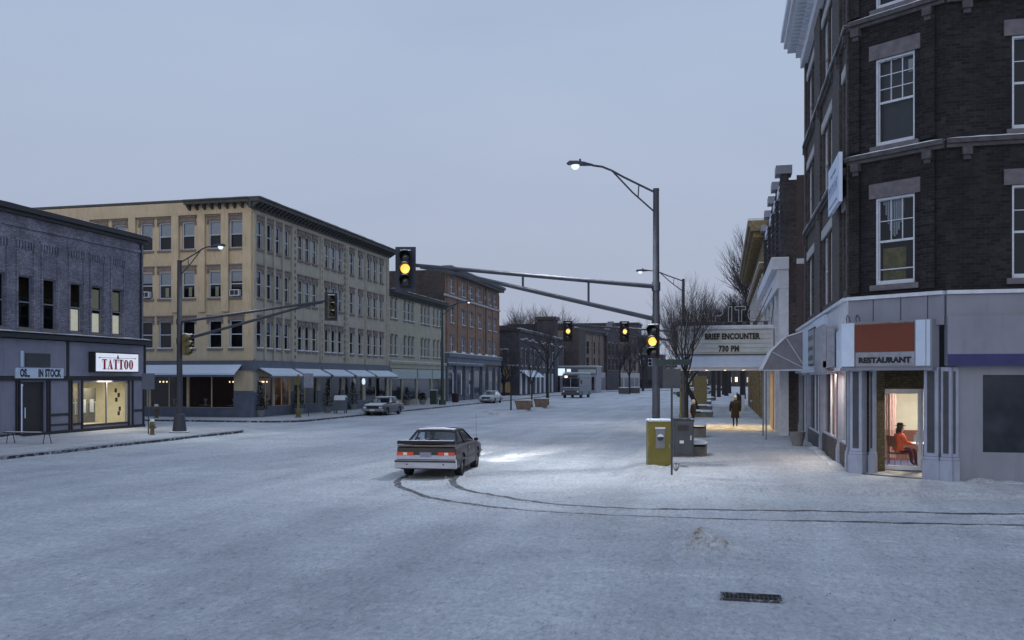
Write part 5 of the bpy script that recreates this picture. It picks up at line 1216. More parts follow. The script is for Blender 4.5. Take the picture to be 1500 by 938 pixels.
# ------------------------------------------------------------------ signal poles
def signal_head(parent, loc, rz, lit=True, plate=True, side=False, mat='sig', hot='amber', name="signal_head"):
    H = 1.05
    mb = MB()
    for k in range(3): z = -H / 2 + k * H / 3; mb.box(-0.165, 0.165, -0.1, 0.1, z + 0.006, z + H / 3 - 0.006)
    mb.box(-0.14, 0.14, -0.08, 0.08, -H / 2, H / 2)
    h = mb.build(name, M[mat], parent, loc, rz, bevel=0.01)
    if plate:
        link("backplate", MB().box(-0.30, 0.30, 0.03, 0.045, -H / 2 - 0.13, H / 2 + 0.13).mesh("backplate", M['sigback' if plate == 1 else 'sig']), h)
    vb = MB(); n = 12
    for k in range(3):
        z = -H / 2 + (k + 0.5) * H / 3; ring = []
        for q in range(n + 1):
            a = -0.25 * PI + 1.5 * PI * q / n; ring.append((0.155 * math.cos(a), 0.155 * math.sin(a)))
        for (a, b2) in zip(ring[:-1], ring[1:]):
            dpa = 0.30 if a[1] > 0 else 0.16; dpb = 0.30 if b2[1] > 0 else 0.16
            for rr in (1.0, 0.965): vb.face([(a[0] * rr, -0.1, z + a[1] * rr), (b2[0] * rr, -0.1, z + b2[1] * rr), (b2[0] * rr, -0.1 - dpb, z + b2[1] * rr), (a[0] * rr, -0.1 - dpa, z + a[1] * rr)])
    link("visor", vb.mesh("visor", M[mat]), h)
    for k, nm in ((0, "green"), (1, "amber"), (2, "red")):
        z = -H / 2 + (k + 0.5) * H / 3
        mm = M[hot] if (k == 1 and lit) else M['dglass']
        l = MB().loft([(0, 0, 0, 0.14, 0.14), (0, 0, 0.02, 0.11, 0.11), (0, 0, 0.03, 0.03, 0.03)], 14).mesh("lens", mm)
        o = link("lens", l, h, (0, -0.105, z)); o.rotation_euler = (PI / 2, 0, 0)
    sb = MB()
    for k in range(3): z = -H / 2 + (k + 0.5) * H / 3; sb.prism([(-0.1, z + 0.153), (-0.08, z + 0.158), (0.0, z + 0.185), (0.08, z + 0.158), (0.1, z + 0.153)], -0.38, -0.11, 'y')
    sb.box(-0.15, 0.15, -0.09, 0.09, H / 2 + 0.003, H / 2 + 0.035)
    link("snow", sb.mesh("snow", M['cap']), h)
    return h
def lamp_arm(t, ztop, dirv, length, rise, mat, s=1.0):
    d = Vector((dirv[0], dirv[1], 0)).normalized(); z0 = ztop - 0.1; z1 = ztop - 0.75
    pts = [Vector((0, 0, z0)), d * (length * 0.42) + Vector((0, 0, z0 + rise * 0.62)), d * (length * 0.56) + Vector((0, 0, z0 + rise * 0.86)), d * (length * 0.68) + Vector((0, 0, z0 + rise)), d * (length * 0.80) + Vector((0, 0, z0 + rise * 1.03))]
    mb = MB(); mb.tube(pts, 0.035 * s, 8); mb.tube([Vector((0, 0, z1)), d * length * 0.3 + Vector((0, 0, z0 + rise * 0.42 - 0.33)), pts[2]], 0.028 * s, 8)
    mb.tube([d * length * 0.22 + Vector((0, 0, z0 + rise * 0.33)), d * length * 0.23 + Vector((0, 0, z0 + rise * 0.30 - 0.42))], 0.02 * s, 6)
    mb.build("lamp_arm", M[mat], t, smooth=True)
    a = math.atan2(d.y, d.x); hb = MB()
    prof = [(0.0, 0.05, 0.05), (0.14, 0.075, 0.07), (0.3, 0.12, 0.10), (0.55, 0.16, 0.115), (0.78, 0.13, 0.10), (0.86, 0.04, 0.03)]
    v = []; n = 12
    for x, w, h in prof:
        for k in range(n): q = 2 * PI * k / n; v.append((x, w * math.cos(q), (h if math.sin(q) > 0 else h * 0.35) * math.sin(q)))
    fs = [tuple(range(n))[::-1], tuple(range((len(prof) - 1) * n, len(prof) * n))]
    for i in range(len(prof) - 1):
        for k in range(n): k2 = (k + 1) % n; fs.append((i * n + k, i * n + k2, (i + 1) * n + k2, (i + 1) * n + k))
    hb.raw(v, fs); hb.lathe([(0.035, 0.08), (0.035, 0.17), (0.01, 0.18)], 0.42, 0, 8)
    p = pts[-1]
    hd = hb.build("lamp_head", M[mat], t, (p.x, p.y, p.z), a, smooth=True)
    bw_ = MB().lathe([(0.13, -0.03), (0.125, -0.08), (0.10, -0.13), (0.05, -0.165), (0.01, -0.17)], 0.58, 0, 14)
    bo = link("lamp_bowl", bw_.mesh("lamp_bowl", M['lampglow']), hd); smooth_mesh(bo.data)
    return (p.x + d.x * 0.58, p.y + d.y * 0.58, p.z - 0.25)
def signal_pole(name, label, x, y, ztop, base_r, ldir, llen, lrise, arm_end, zl, zu, heads, mat='pole', group="signal poles with lamps", tapered_base=False, struts=(0.48, 0.73)):
    t = thing(name, label, "signal pole", (x, y, 0.1), 0, group)
    mb = MB().tube([(0, 0, 0), (0, 0, ztop - 0.1)], [base_r, base_r * 0.70], 14).lathe([(base_r * 0.74, ztop - 0.13), (base_r * 0.74, ztop - 0.06), (0.01, ztop - 0.05)])
    for z in (zl - 0.1, zu - 0.1): mb.lathe([(base_r * 1.02, z - 0.14), (base_r * 1.02, z + 0.14)])
    mb.build("pole", M[mat], t, smooth=True)
    if tapered_base:
        MB().loft([(0, 0, 0.0, 0.50, 0.50), (0, 0, 0.08, 0.50, 0.50), (0, 0, 0.09, 0.36, 0.36), (0, 0, 0.95, 0.26, 0.26), (0, 0, 1.0, 0.2, 0.2)], 8).build("base", M['olive'] if False else M['pole2'], t)
        MB().loft([(0, 0, 0.081, 0.49, 0.49), (0, 0, 0.12, 0.40, 0.40)], 8).build("snow", M['cap'], t)
    else: MB().box(-0.25, 0.25, -0.25, 0.25, 0, 0.08).build("base", M[mat], t)
    lp = lamp_arm(t, ztop - 0.1, ldir, llen, lrise, mat)
    e = Vector((arm_end[0] - x, arm_end[1] - y, arm_end[2] - 0.1))
    u0 = Vector((0, 0, zu - 0.1)); l0 = Vector((0, 0, zl - 0.1)); um = lambda f: u0.lerp(e, f)
    mb = MB(); mb.tube([u0, e], [0.075, 0.055], 10)
    j = um(0.86); j.z -= 0.09; k9 = um(0.96); k9.z -= 0.06
    lm = lambda f: l0.lerp(j, f / 0.86)
    mb.tube([l0, lm(0.5), j, k9], [0.075, 0.068, 0.058, 0.03], 10)
    for f in struts: mb.tube([um(f), lm(f)], 0.035, 8)
    mb.build("mast_arm", M[mat], t, smooth=True)
    for h in heads:
        f = h.get('f')
        p = um(f) if f is not None else Vector((h['x'] - x, h['y'] - y, 0))
        z = h['z'] - 0.1
        signal_head(t, (p.x + h.get('dx', 0), p.y + h.get('dy', 0), z), h['rz'], h.get('lit', True), h.get('plate', 1), mat=h.get('mat', 'sig'), hot=h.get('hot', 'amber'))
    return t, lp
def lamp_light(p, e):
    ld = bpy.data.lights.new("street_lamp_light", 'SPOT'); ld.energy = e; ld.color = (0.9, 0.95, 1.0); ld.spot_size = R(130); ld.spot_blend = 1.0; ld.shadow_soft_size = 0.45
    lo = bpy.data.objects.new("street_lamp_light", ld); C.objects.link(lo); lo.location = p
x1, y1 = at(961, 30.2); exx, eyy = at(600, 27.9)
hx, hy = at(594, 27.6); sx2, sy2 = at(957, 29.7)
t, lp = signal_pole("signal_pole", "tall grey signal pole behind the yellow box, with long mast arm and lit lamp", x1, y1, 8.9, 0.135, (exx - x1, eyy - y1), 2.75, 0.72, (exx, eyy, 6.22), 4.75, 5.80,
    [dict(x=hx, y=hy, z=6.06, rz=TH, plate=1), dict(x=sx2, y=sy2, z=4.02, rz=TH - 0.35, plate=0)], struts=(0.29, 0.56))
lamp_light((x1 + lp[0], y1 + lp[1], lp[2]), 2300)
x2, y2 = at(1001, 58.5)
t, lp = signal_pole("signal_pole", "grey signal pole half hidden by bare trees, holding two lit amber signals", x2, y2, 9.0, 0.12, (-1, 0.05), 2.6, 0.7, (x2 - 7.2, y2 - 0.2, 6.3), 5.1, 5.75,
    [dict(f=0.995, z=5.86, rz=TH, plate=2, hot='amberhot', dy=-0.2), dict(f=0.50, z=5.80, rz=TH, plate=2, hot='amberhot', dy=-0.2)], mat='pole2', struts=(0.25, 0.7))
lamp_light((x2 + lp[0], y2 + lp[1], lp[2]), 700)
x3, y3 = at(263, 47.3); ex3, ey3 = at(482, 44)
t, lp = signal_pole("signal_pole", "grey signal pole with flared base beside the hydrant at the left corner", x3, y3, 8.75, 0.16, (0.9, -0.1), 2.35, 0.72, (ex3, ey3, 6.5), 4.75, 5.70,
    [dict(x=at(485, 43.8)[0], y=at(485, 43.8)[1], z=6.20, rz=TH + 0.35, plate=1, lit=False, mat='olive'), dict(x=at(272, 47.0)[0], y=at(272, 47.0)[1], z=4.55, rz=TH + 1.25, plate=0, lit=False, mat='olive'), dict(x=at(273, 47.4)[0], y=at(273, 47.4)[1], z=4.55, rz=TH + 2.8, plate=0, lit=False, mat='olive')], mat='pole2', tapered_base=True, struts=())
lamp_light((x3 + lp[0], y3 + lp[1], lp[2]), 800)
x4, y4 = at(648, 97.8); t = thing("street_lamp", "tall dark street lamp in front of the orange brick block", "street lamp", (x4, y4, 0.1))
MB().tube([(0, 0, 0), (0, 0, 10.0)], [0.19, 0.10], 12).lathe([(0.4, 0), (0.36, 0.5), (0.2, 0.6)]).build("pole", M['greenp'], t, smooth=True)
lamp_arm(t, 10.1, (1, -0.2), 3.1, 0.6, 'pole2', 1.6)
# a small street name sign and plain sign posts
def sign_post(label, x, y, top, w, h, zc, mat='signgrey', z0=0.1, rz=TH, postmat='pole', grp=None, r2=0.03):
    t = thing("sign_post", label, "road sign", (x, y, z0), rz, grp)
    MB().tube([(0, 0, 0), (0, 0, top)], r2, 8).build("post", M[postmat], t)
    MB().box(-w / 2, w / 2, -r2 - 0.015, -r2 - 0.003, zc - h / 2, zc + h / 2).build("sign_plate", M[mat], t, bevel=0.004)
    return t
x, y = gp(984, 697, 0.1); t = sign_post("thin dark sign post standing just beside the yellow box", x, y, 3.3, 0.5, 0.55, 2.75, 'cab', rz=TH - 0.2, postmat='cab')
MB().box(-0.02, 0.60, -0.012, 0.0, 3.14, 3.30).build("street_name_plate", M['greenp'], t, rz=0.5)
MB().box(-0.5, 0.0, -0.012, 0.0, 3.14, 3.3).build("street_name_plate", M['greenp'], t, rz=-0.4)
x, y = gp(217.5, 637, 0.12); sign_post("slate blue back of a road sign standing beside the hydrant", x, y, 3.0, 0.62, 0.78, 2.62, 'blueband', grp=None)
x, y = gp(452, 611, 0.12); sign_post("grey back of a road sign right of the olive gold post", x, y, 3.15, 0.68, 1.02, 2.62, 'signgrey')
x, y = gp(689, 588, 0.1); sign_post("thin parking sign post in front of the orange brick block", x, y, 2.6, 0.3, 0.45, 2.3, 'cab', postmat='cab')
# olive gold pedestrian signal post
x, y = gp(437, 613, 0.12); t = thing("pedestrian_signal_post", "olive gold pedestrian signal post in front of the cream awnings", "signal post", (x, y, 0.12))
MB().lathe([(0.26, 0), (0.26, 0.08), (0.17, 0.12), (0.15, 0.3), (0.19, 0.5), (0.15, 0.62), (0.09, 0.7), (0.085, 2.5), (0.14, 2.55), (0.14, 2.62), (0.08, 2.66), (0.07, 3.0), (0.02, 3.05)]).build("post", M['olive'], t, smooth=True)
MB().box(-0.17, 0.17, -0.3, -0.08, 2.3, 2.75).box(-0.3, -0.1, -0.1, 0.1, 2.45, 2.85).build("signal_box", M['olive'], t, bevel=0.02)
MB().lathe([(0.3, 0.0), (0.26, 0.05)]).blob((0, 0, 3.06), (0.1, 0.1, 0.05), 5).build("snow", M['cap'], t)
# hydrants
def hydrant(label, x, y, s=1.0):
    t = thing("fire_hydrant", label, "hydrant", (x, y, 0.13), 0.4, "fire hydrants at the left crossing"); t.scale = (s, s, s)
    MB().lathe([(0.15, 0), (0.15, 0.04), (0.10, 0.06), (0.10, 0.46), (0.14, 0.48), (0.14, 0.52), (0.11, 0.54)]).build("body", M['olive'], t, smooth=True)
    MB().lathe([(0.11, 0.54), (0.10, 0.64), (0.05, 0.70), (0.03, 0.70), (0.03, 0.75)]).build("cap", M['olive'], t, smooth=True)
    for a in (0, 1, 2): MB().tube([(0, 0, 0.38), (0.18 * math.cos(a * PI / 2), -0.18 * math.sin(a * PI / 2), 0.38)], 0.055, 10).build("nozzle", M['olive'], t)
    MB().blob((0, 0, 0.70), (0.12, 0.12, 0.09), 8).build("snow", M['cap'], t, smooth=True)
x, y = gp(223, 638, 0.13); hydrant("snow capped olive fire hydrant on the near pavement below the brick shop corner", x, y, 1.0)
x, y = gp(229, 613, 0.13); hydrant("snow capped olive fire hydrant farther off, against the tan block", x, y, 1.25)
# bench
x, y = gp(44, 651, 0.12); t = thing("street_bench", "low black backless bench on the snow at the left edge", "bench", (x, y, 0.13), TH * 0.2)
mb = MB()
for k in range(4): mb.box(-1.2, 0.95, -0.16 + k * 0.09, -0.10 + k * 0.09, 0.46, 0.49)
mb.build("seat", M['black'], t)
for sx_ in (-1.0, 0.72):
    MB().tube([(sx_, -0.15, 0), (sx_ + 0.06, -0.12, 0.46), (sx_ + 0.06, 0.14, 0.46), (sx_ + 0.16, 0.17, 0)], 0.02, 6).build("leg", M['black'], t)
MB().box(-1.1, 0.5, -0.1, 0.1, 0.492, 0.51).build("snow", M['cap'], t)
# potted evergreens along the cream block
def potted_fir(label, x, y, h, grp="potted evergreens along the cream block", r0=0.56):
    t = thing("potted_evergreen", label, "plant", (x, y, 0.14), 0, grp)
    MB().lathe([(0.22, 0), (0.3, 0.25), (0.38, 0.45), (0.38, 0.5), (0.33, 0.5), (0.30, 0.42)]).build("pot", M['terra'], t, smooth=True)
    mb = MB(); rnd = random.Random(int(x * 10))
    for k in range(900):
        z = rnd.random() ** 1.2; rr = r0 * (1 - z) * (0.5 + 0.5 * rnd.random()) + 0.04; a = rnd.uniform(0, 2 * PI)
        c = Vector((rr * math.cos(a), rr * math.sin(a), 0.5 + z * h)); d = Vector((math.cos(a), math.sin(a), rnd.uniform(0.0, 0.9))).normalized() * rnd.uniform(0.10, 0.2)
        w = Vector((-math.sin(a), math.cos(a), 0)) * 0.03
        mb.face([c - w, c + w, c + d])
    mb.tube([(0, 0, 0.4), (0, 0, 0.5 + h * 0.95)], [0.04, 0.01], 5)
    mb.build("foliage", M['fir'], t)
    mb = MB()
    for k in range(30):
        z = rnd.random(); rr = r0 * (1 - z) * 0.9; a = rnd.uniform(0, 2 * PI); mb.blob((rr * math.cos(a), rr * math.sin(a), 0.52 + z * h), (0.05, 0.05, 0.02), 4)
    mb.build("snow", M['cap'], t); return t
for (px, py, h, lb) in ((381, 611.5, 2.0, "tall potted evergreen at the tan corner of the block"), (438, 607.5, 1.9, "potted evergreen behind the olive gold post"), (480, 605, 1.9, "potted evergreen just left of the mailbox"), (517, 600.5, 1.9, "potted evergreen between the mailbox and the parked car"),
                        (596, 594, 1.3, "low potted evergreen under the green panels, right behind the parked car"), (619, 593, 0.7, "small pot with a stubby evergreen beside the green utility box")):
    x, y = gp(px, py, 0.14); potted_fir(lb, x, y, h)
# mailbox, utility box, bin
x, y = gp(499, 606, 0.13); t = thing("mailbox", "dark blue mailbox on short legs with a cap of snow", "mailbox", (x, y, 0.13), 0.15)
MB().prism([(-0.35, 0.25), (0.35, 0.25), (0.35, 1.05), (0.3, 1.2), (0.1, 1.28), (-0.1, 1.28), (-0.3, 1.2), (-0.35, 1.05)], -0.45, 0.45, 'x').build("body", M['blueband'], t, bevel=0.01)
for a in (-0.4, 0.4):
    for b2 in (-0.3, 0.3): MB().box(a - 0.04, a + 0.04, b2 - 0.04, b2 + 0.04, 0, 0.25).build("leg", M['blueband'], t)
MB().prism([(-0.37, 1.05), (-0.3, 1.21), (-0.1, 1.285), (0.1, 1.285), (0.3, 1.21), (0.33, 1.3), (0.0, 1.42), (-0.3, 1.36)], -0.44, 0.44, 'x').build("snow", M['cap'], t)
x, y = gp(637, 593, 0.12); t = thing("utility_box", "green utility box at the foot of the tall street lamp", "utility box", (x, y, 0.12))
MB().box(-0.45, 0.25, -0.3, 0.3, 0, 1.5).build("body", M['greenp'], t, bevel=0.02); MB().box(-0.42, 0.2, -0.315, -0.302, 0.1, 1.4).build("door", M['greenp'], t)
MB().box(-0.46, 0.26, -0.31, 0.31, 1.503, 1.58).build("snow", M['cap'], t)
x, y = gp(667, 590, 0.12); t = thing("litter_bin", "dark red slatted litter bin before the orange brick block", "litter bin", (x, y, 0.12))
mb = MB()
for k in range(18):
    a = 2 * PI * k / 18; mb.tube([(0.33 * math.cos(a), 0.33 * math.sin(a), 0.05), (0.36 * math.cos(a), 0.36 * math.sin(a), 1.0)], 0.05, 5)
mb.lathe([(0.3, 0.02), (0.32, 0.95)]); mb.build("body", M['redbin'], t); MB().lathe([(0.39, 1.0), (0.39, 1.06), (0.2, 1.07)]).build("rim", M['black'], t)
# yellow signal controller box with meter, grey cabinet, planters on the right
x, y = at(965, 29.4); t = thing("signal_controller_box", "olive yellow controller box with a grey meter on its front, snow on top", "controller box", (x, y, 0.1), TH - 0.05)
MB().box(-0.36, 0.36, -0.27, 0.27, 0.0, 1.42).build("body", M['oliveyellow'], t, bevel=0.02)
o = MB().box(-0.145, 0.145, -0.37, -0.272, 0.60, 1.20).build("meter_box", M['meter'], t, bevel=0.015)
n = MB(); n.loft([(0, 0, 0, 0.095, 0.095), (0, 0, 0.05, 0.09, 0.09), (0, 0, 0.07, 0.07, 0.07)], 16); md = n.build("dial", M['sigback'], o, (0, -0.372, 0.93)); md.rotation_euler = (PI / 2, 0, 0)
MB().prism([(-0.09, 0.965), (0.09, 0.965), (0.07, 1.02), (0.0, 1.05), (-0.07, 1.02)], -0.48, -0.38, 'y').box(-0.15, 0.15, -0.375, -0.275, 1.203, 1.25).build("snow", M['cap'], o)
MB().box(-0.325, 0.325, -0.283, -0.272, 0.05, 1.37).build("door", M['oliveyellow'], t, bevel=0.004)
MB().box(0.27, 0.30, -0.31, -0.284, 0.62, 0.74).build("handle", M['chrome'], t)
mb = MB()
for z in (0.2, 0.7, 1.15): mb.box(-0.345, -0.325, -0.29, -0.272, z, z + 0.09)
build_each(mb, "hinge", M['meter'], t)
MB().box(-0.37, 0.37, -0.29, 0.28, 1.423, 1.50).build("snow", M['cap'], t, bevel=0.03)
mb = MB(); rnd = random.Random(4)
for k in range(16): mb.blob((rnd.uniform(-0.5, 0.5), rnd.uniform(-0.5, -0.3), 0.0), (rnd.uniform(0.1, 0.22), 0.15, rnd.uniform(0.05, 0.12)), 6, jit=0.3)
mb.build("snow_heap", M['walk'], t, smooth=True)
x, y = at(1000, 33.2); t = thing("grey_cabinet", "charcoal grey steel cabinet right behind the yellow box", "cabinet", (x, y, 0.1), 0.08)
MB().box(-0.33, 0.36, -0.4, 0.4, 0.0, 1.32).build("body", M['cab'], t, bevel=0.02); MB().box(-0.30, 0.33, -0.415, -0.402, 0.12, 1.25).build("door", M['cab'], t, bevel=0.004)
mb = MB()
for k in range(6): mb.box(-0.18, 0.2, -0.425, -0.416, 0.95 + k * 0.035, 0.965 + k * 0.035)
mb.build("vent", M['black'], t); MB().box(0.24, 0.29, -0.44, -0.416, 0.62, 0.78).build("handle", M['chrome'], t)
mb = MB()
for z in (0.25, 1.1): mb.box(-0.325, -0.30, -0.43, -0.402, z, z + 0.1)
build_each(mb, "hinge", M['black'], t); MB().box(-0.12, 0.02, -0.418, -0.416, 0.5, 0.6).build("label_plate", M['white'], t)
MB().box(-0.35, 0.38, -0.42, 0.42, 1.323, 1.36).build("snow", M['slush'], t, bevel=0.01); MB().box(-0.38, 0.40, -0.45, 0.45, -0.05, 0.06).build("base", M['concrete'], t)
x, y = gp(990, 690, 0.12); t = thing("dead_weed", "small dead weed poking out of the snow by the sign post", "plant", (x, y, 0.08)); mb = MB(); rnd = random.Random(5)
for k in range(14):
    a = rnd.uniform(0, 2 * PI); mb.tube([(0, 0, 0), (0.1 * math.cos(a), 0.1 * math.sin(a), rnd.uniform(0.1, 0.3))], 0.006, 3)
mb.build("stem", M['bark'], t)
def planter(label, x, y, w, d, h, rz=0.0, snowh=0.12, mat='concrete', grp="concrete planters along the right kerb"):
    t = thing("planter", label, "planter", (x, y, 0.1), rz, grp)
    MB().prism([(-w / 2 * 0.94, 0), (w / 2 * 0.94, 0), (w / 2, h), (w / 2 * 0.88, h), (w / 2 * 0.86, h - 0.1), (-w / 2 * 0.86, h - 0.1), (-w / 2 * 0.88, h), (-w / 2, h)], -d / 2, d / 2, 'y').build("box", M[mat], t, bevel=0.015)
    mb = MB(); n = 12; v = []; fs = []
    for j in range(n + 1):
        for i in range(n + 1):
            u, q = i / n - 0.5, j / n - 0.5; e = max(0, 1 - (2 * abs(u)) ** 6) * max(0, 1 - (2 * abs(q)) ** 6)
            v.append((u * w * 1.02, q * d * 1.02, h + 0.012 + snowh * e * (0.8 + 0.4 * noise.noise(Vector((u * 4 + x, q * 4, y))))))
    for j in range(n):
        for i in range(n): k = j * (n + 1) + i; fs.append((k, k + 1, k + n + 2, k + n + 1))
    mb.raw(v, fs).build("snow", M['cap'], t, smooth=True); return t
for px, d, w, dd, h, lb in ((1018, 33.8, 0.85, 1.2, 0.45, "low snow covered planter just right of the charcoal cabinet"), (1016, 44.6, 1.15, 1.6, 0.55, "snow heaped planter at the feet of the dark figure"),
                            (1029, 67.5, 1.5, 1.5, 0.42, "planter right of the leaning trunk, under the marquee's left half"), (1030, 82, 1.6, 1.5, 0.42, "planter behind the leaning trunk, second beyond the marquee"), (1031, 99, 1.6, 1.5, 0.42, "planter third beyond the marquee at the kerb"), (1036, 118, 1.8, 1.5, 0.4, "planter farthest off at the right kerb")):
    x, y = at(px, d); planter(lb, x, y, w, dd, h)
x, y = at(1026, 90); o = MB().box(-0.6, 0.6, -0.4, 0.4, 0, 3.0).build("kiosk_pillar", M['olive'], None, (x, y, 0.1)); tag(o, "tall olive advertising pillar at the kerb beyond the dark figure", "pillar")
for px, py, w, lb in ((767, 600, 1.6, "brown flared planter on the median beside the thin tree, left one of the pair"), (793, 596.5, 1.45, "brown flared planter on the median, right one of the pair")):
    x, y = gp(px, py, 0.14); t = thing("median_planter", lb, "planter", (x, y, 0.14), 0.25, "brown planters on the median")
    MB().prism([(-w * 0.36, 0), (w * 0.36, 0), (w / 2, 0.8), (-w / 2, 0.8)], -0.6, 0.6, 'y').build("box", M['wood'], t, bevel=0.02); MB().box(-w / 2 + .05, w / 2 - .05, -0.55, 0.55, 0.802, 0.84).build("snow", M['cap'], t)
for px, d, lb in ((930, 178, "dark far planter box at the left of the far pair"), (914, 172, "low dark far planter under the far signal")):
    x, y = at(px, d); t = planter(lb, x, y, 1.9, 1.6, 1.1, mat='cab', grp="far planters")
for px, d, h, mt, lb in ((997.5, 66, 4.8, 'oliveyellow', "thin ochre pole left of the trunk wrapped tree"), (1003, 68, 4.6, 'orangeboard', "thin tan pole close behind the bare kerb tree")):
    x, y = at(px, d); o = MB().tube([(0, 0, 0), (0, 0, h - 1.0)], 0.09, 8).lathe([(0.14, 0), (0.14, 0.3), (0.09, 0.34)]).build("pavement_pole", M[mt], None, (x, y, 0.1)); tag(o, lb, "pole", "thin poles by the kerb tree")
# pots by the shop fronts
x, y = gp(1168, 653, 0.13); t = thing("flower_pot", "round grey concrete pot standing under the canopy edge", "pot", (x, y, 0.13))
MB().lathe([(0.2, 0), (0.27, 0.3), (0.31, 0.5), (0.33, 0.56), (0.29, 0.56), (0.27, 0.46)]).build("pot", M['terra'], t, smooth=True); MB().lathe([(0.29, 0.47), (0.2, 0.52), (0.02, 0.54)]).build("snow", M['cap'], t)
x, y = gp(1106, 600, 0.13); t = thing("flower_pot", "square grey pot near the end of the iron railing", "pot", (x, y, 0.13))
MB().prism([(-0.3, 0), (0.3, 0), (0.4, 0.7), (-0.4, 0.7)], -0.35, 0.35, 'y').build("pot", M['terra'], t); MB().box(-0.4, 0.4, -0.35, 0.35, 0.702, 0.8).build("snow", M['cap'], t)
# ------------------------------------------------------------------ vehicles
def body_mesh(st, wheels, rw, mats, name="body"):
    mb = MB(); half = lambda y, hw, zb, zs, zt: [(0, zb), (hw * 0.86, zb), (hw * 0.97, zb + 0.07), (hw * 1.0, zb + (zs - zb) * 0.55), (hw * 0.985, zs - 0.05), (hw * 0.93, zs), (hw * 0.5, zt), (0, zt + 0.005)]
    v = []; n = None
    for s2 in st:
        h = half(*s2); ring = [(x, s2[0], z) for x, z in h] + [(-x, s2[0], z) for x, z in h[-2:0:-1]]; n = len(ring); v += ring
    fs = [tuple(range(n)), tuple(range((len(st) - 1) * n, len(st) * n))[::-1]]
    for i in range(len(st) - 1):
        for k in range(n): k2 = (k + 1) % n; fs.append((i * n + k2, i * n + k, (i + 1) * n + k, (i + 1) * n + k2))
    mb.raw(v, fs); me = mb.mesh(name, mats)
    bm = bmesh.new(); bm.from_mesh(me); bmesh.ops.recalc_face_normals(bm, faces=bm.faces); bm.to_mesh(me); bm.free()
    o = link(name, me)
    cutters = []
    for wy in wheels:
        c = MB(); n2 = 24
        c.prism([(wy + rw * 1.17 * math.cos(2 * PI * k / n2), rw + rw * 1.17 * math.sin(2 * PI * k / n2)) for k in range(n2)], -1.2, 1.2, 'x')
        co = link("cut", c.mesh("cut", M['black'])); bmc = bmesh.new(); bmc.from_mesh(co.data); bmesh.ops.recalc_face_normals(bmc, faces=bmc.faces); bmc.to_mesh(co.data); bmc.free()
        md = o.modifiers.new("b", 'BOOLEAN'); md.object = co; md.operation = 'DIFFERENCE'; md.solver = 'EXACT'; cutters.append(co)
    dg = bpy.context.evaluated_depsgraph_get(); dg.update()
    me2 = bpy.data.meshes.new_from_object(o.evaluated_get(dg)); me2.name = name
    for c in cutters: bpy.data.objects.remove(c)
    bpy.data.objects.remove(o); smooth_mesh(me2, 28); return me2
def wheel(t, x, y, r2, w=0.2):
    mb = MB(); n = 20; prof = [(r2 * 0.62, -w / 2), (r2 * 0.93, -w / 2), (r2, -w / 2 + 0.03), (r2, w / 2 - 0.03), (r2 * 0.93, w / 2), (r2 * 0.62, w / 2)]
    v = []
    for rr, xx in prof:
        for k in range(n): v.append((xx, rr * math.cos(2 * PI * k / n), rr * math.sin(2 * PI * k / n)))
    fs = []
    for i in range(len(prof)):
        i2 = (i + 1) % len(prof)
        for k in range(n): k2 = (k + 1) % n; fs.append((i * n + k, i * n + k2, i2 * n + k2, i2 * n + k))
    mb.raw(v, fs); tl = mb.build("wheel", M['rub'], t, (x, y, r2))
    rm = MB(); sx_ = 1 if x > 0 else -1; f = sx_ * (w / 2 - 0.03)
    rm.prism([(r2 * 0.62 * math.cos(2 * PI * k / n), r2 * 0.62 * math.sin(2 * PI * k / n)) for k in range(n)], f - 0.02 * sx_, f, 'x')
    for k in range(5): a = 2 * PI * k / 5; rm.box(f, f + 0.008 * sx_, -0.02 + 0.12 * math.cos(a), 0.02 + 0.12 * math.cos(a), -0.02 + 0.12 * math.sin(a), 0.02 + 0.12 * math.sin(a))
    rm.prism([(0.06 * math.cos(2 * PI * k / 10), 0.06 * math.sin(2 * PI * k / 10)) for k in range(10)], f, f + 0.02 * sx_, 'x')
    link("rim", rm.mesh("rim", M['rim']), tl)
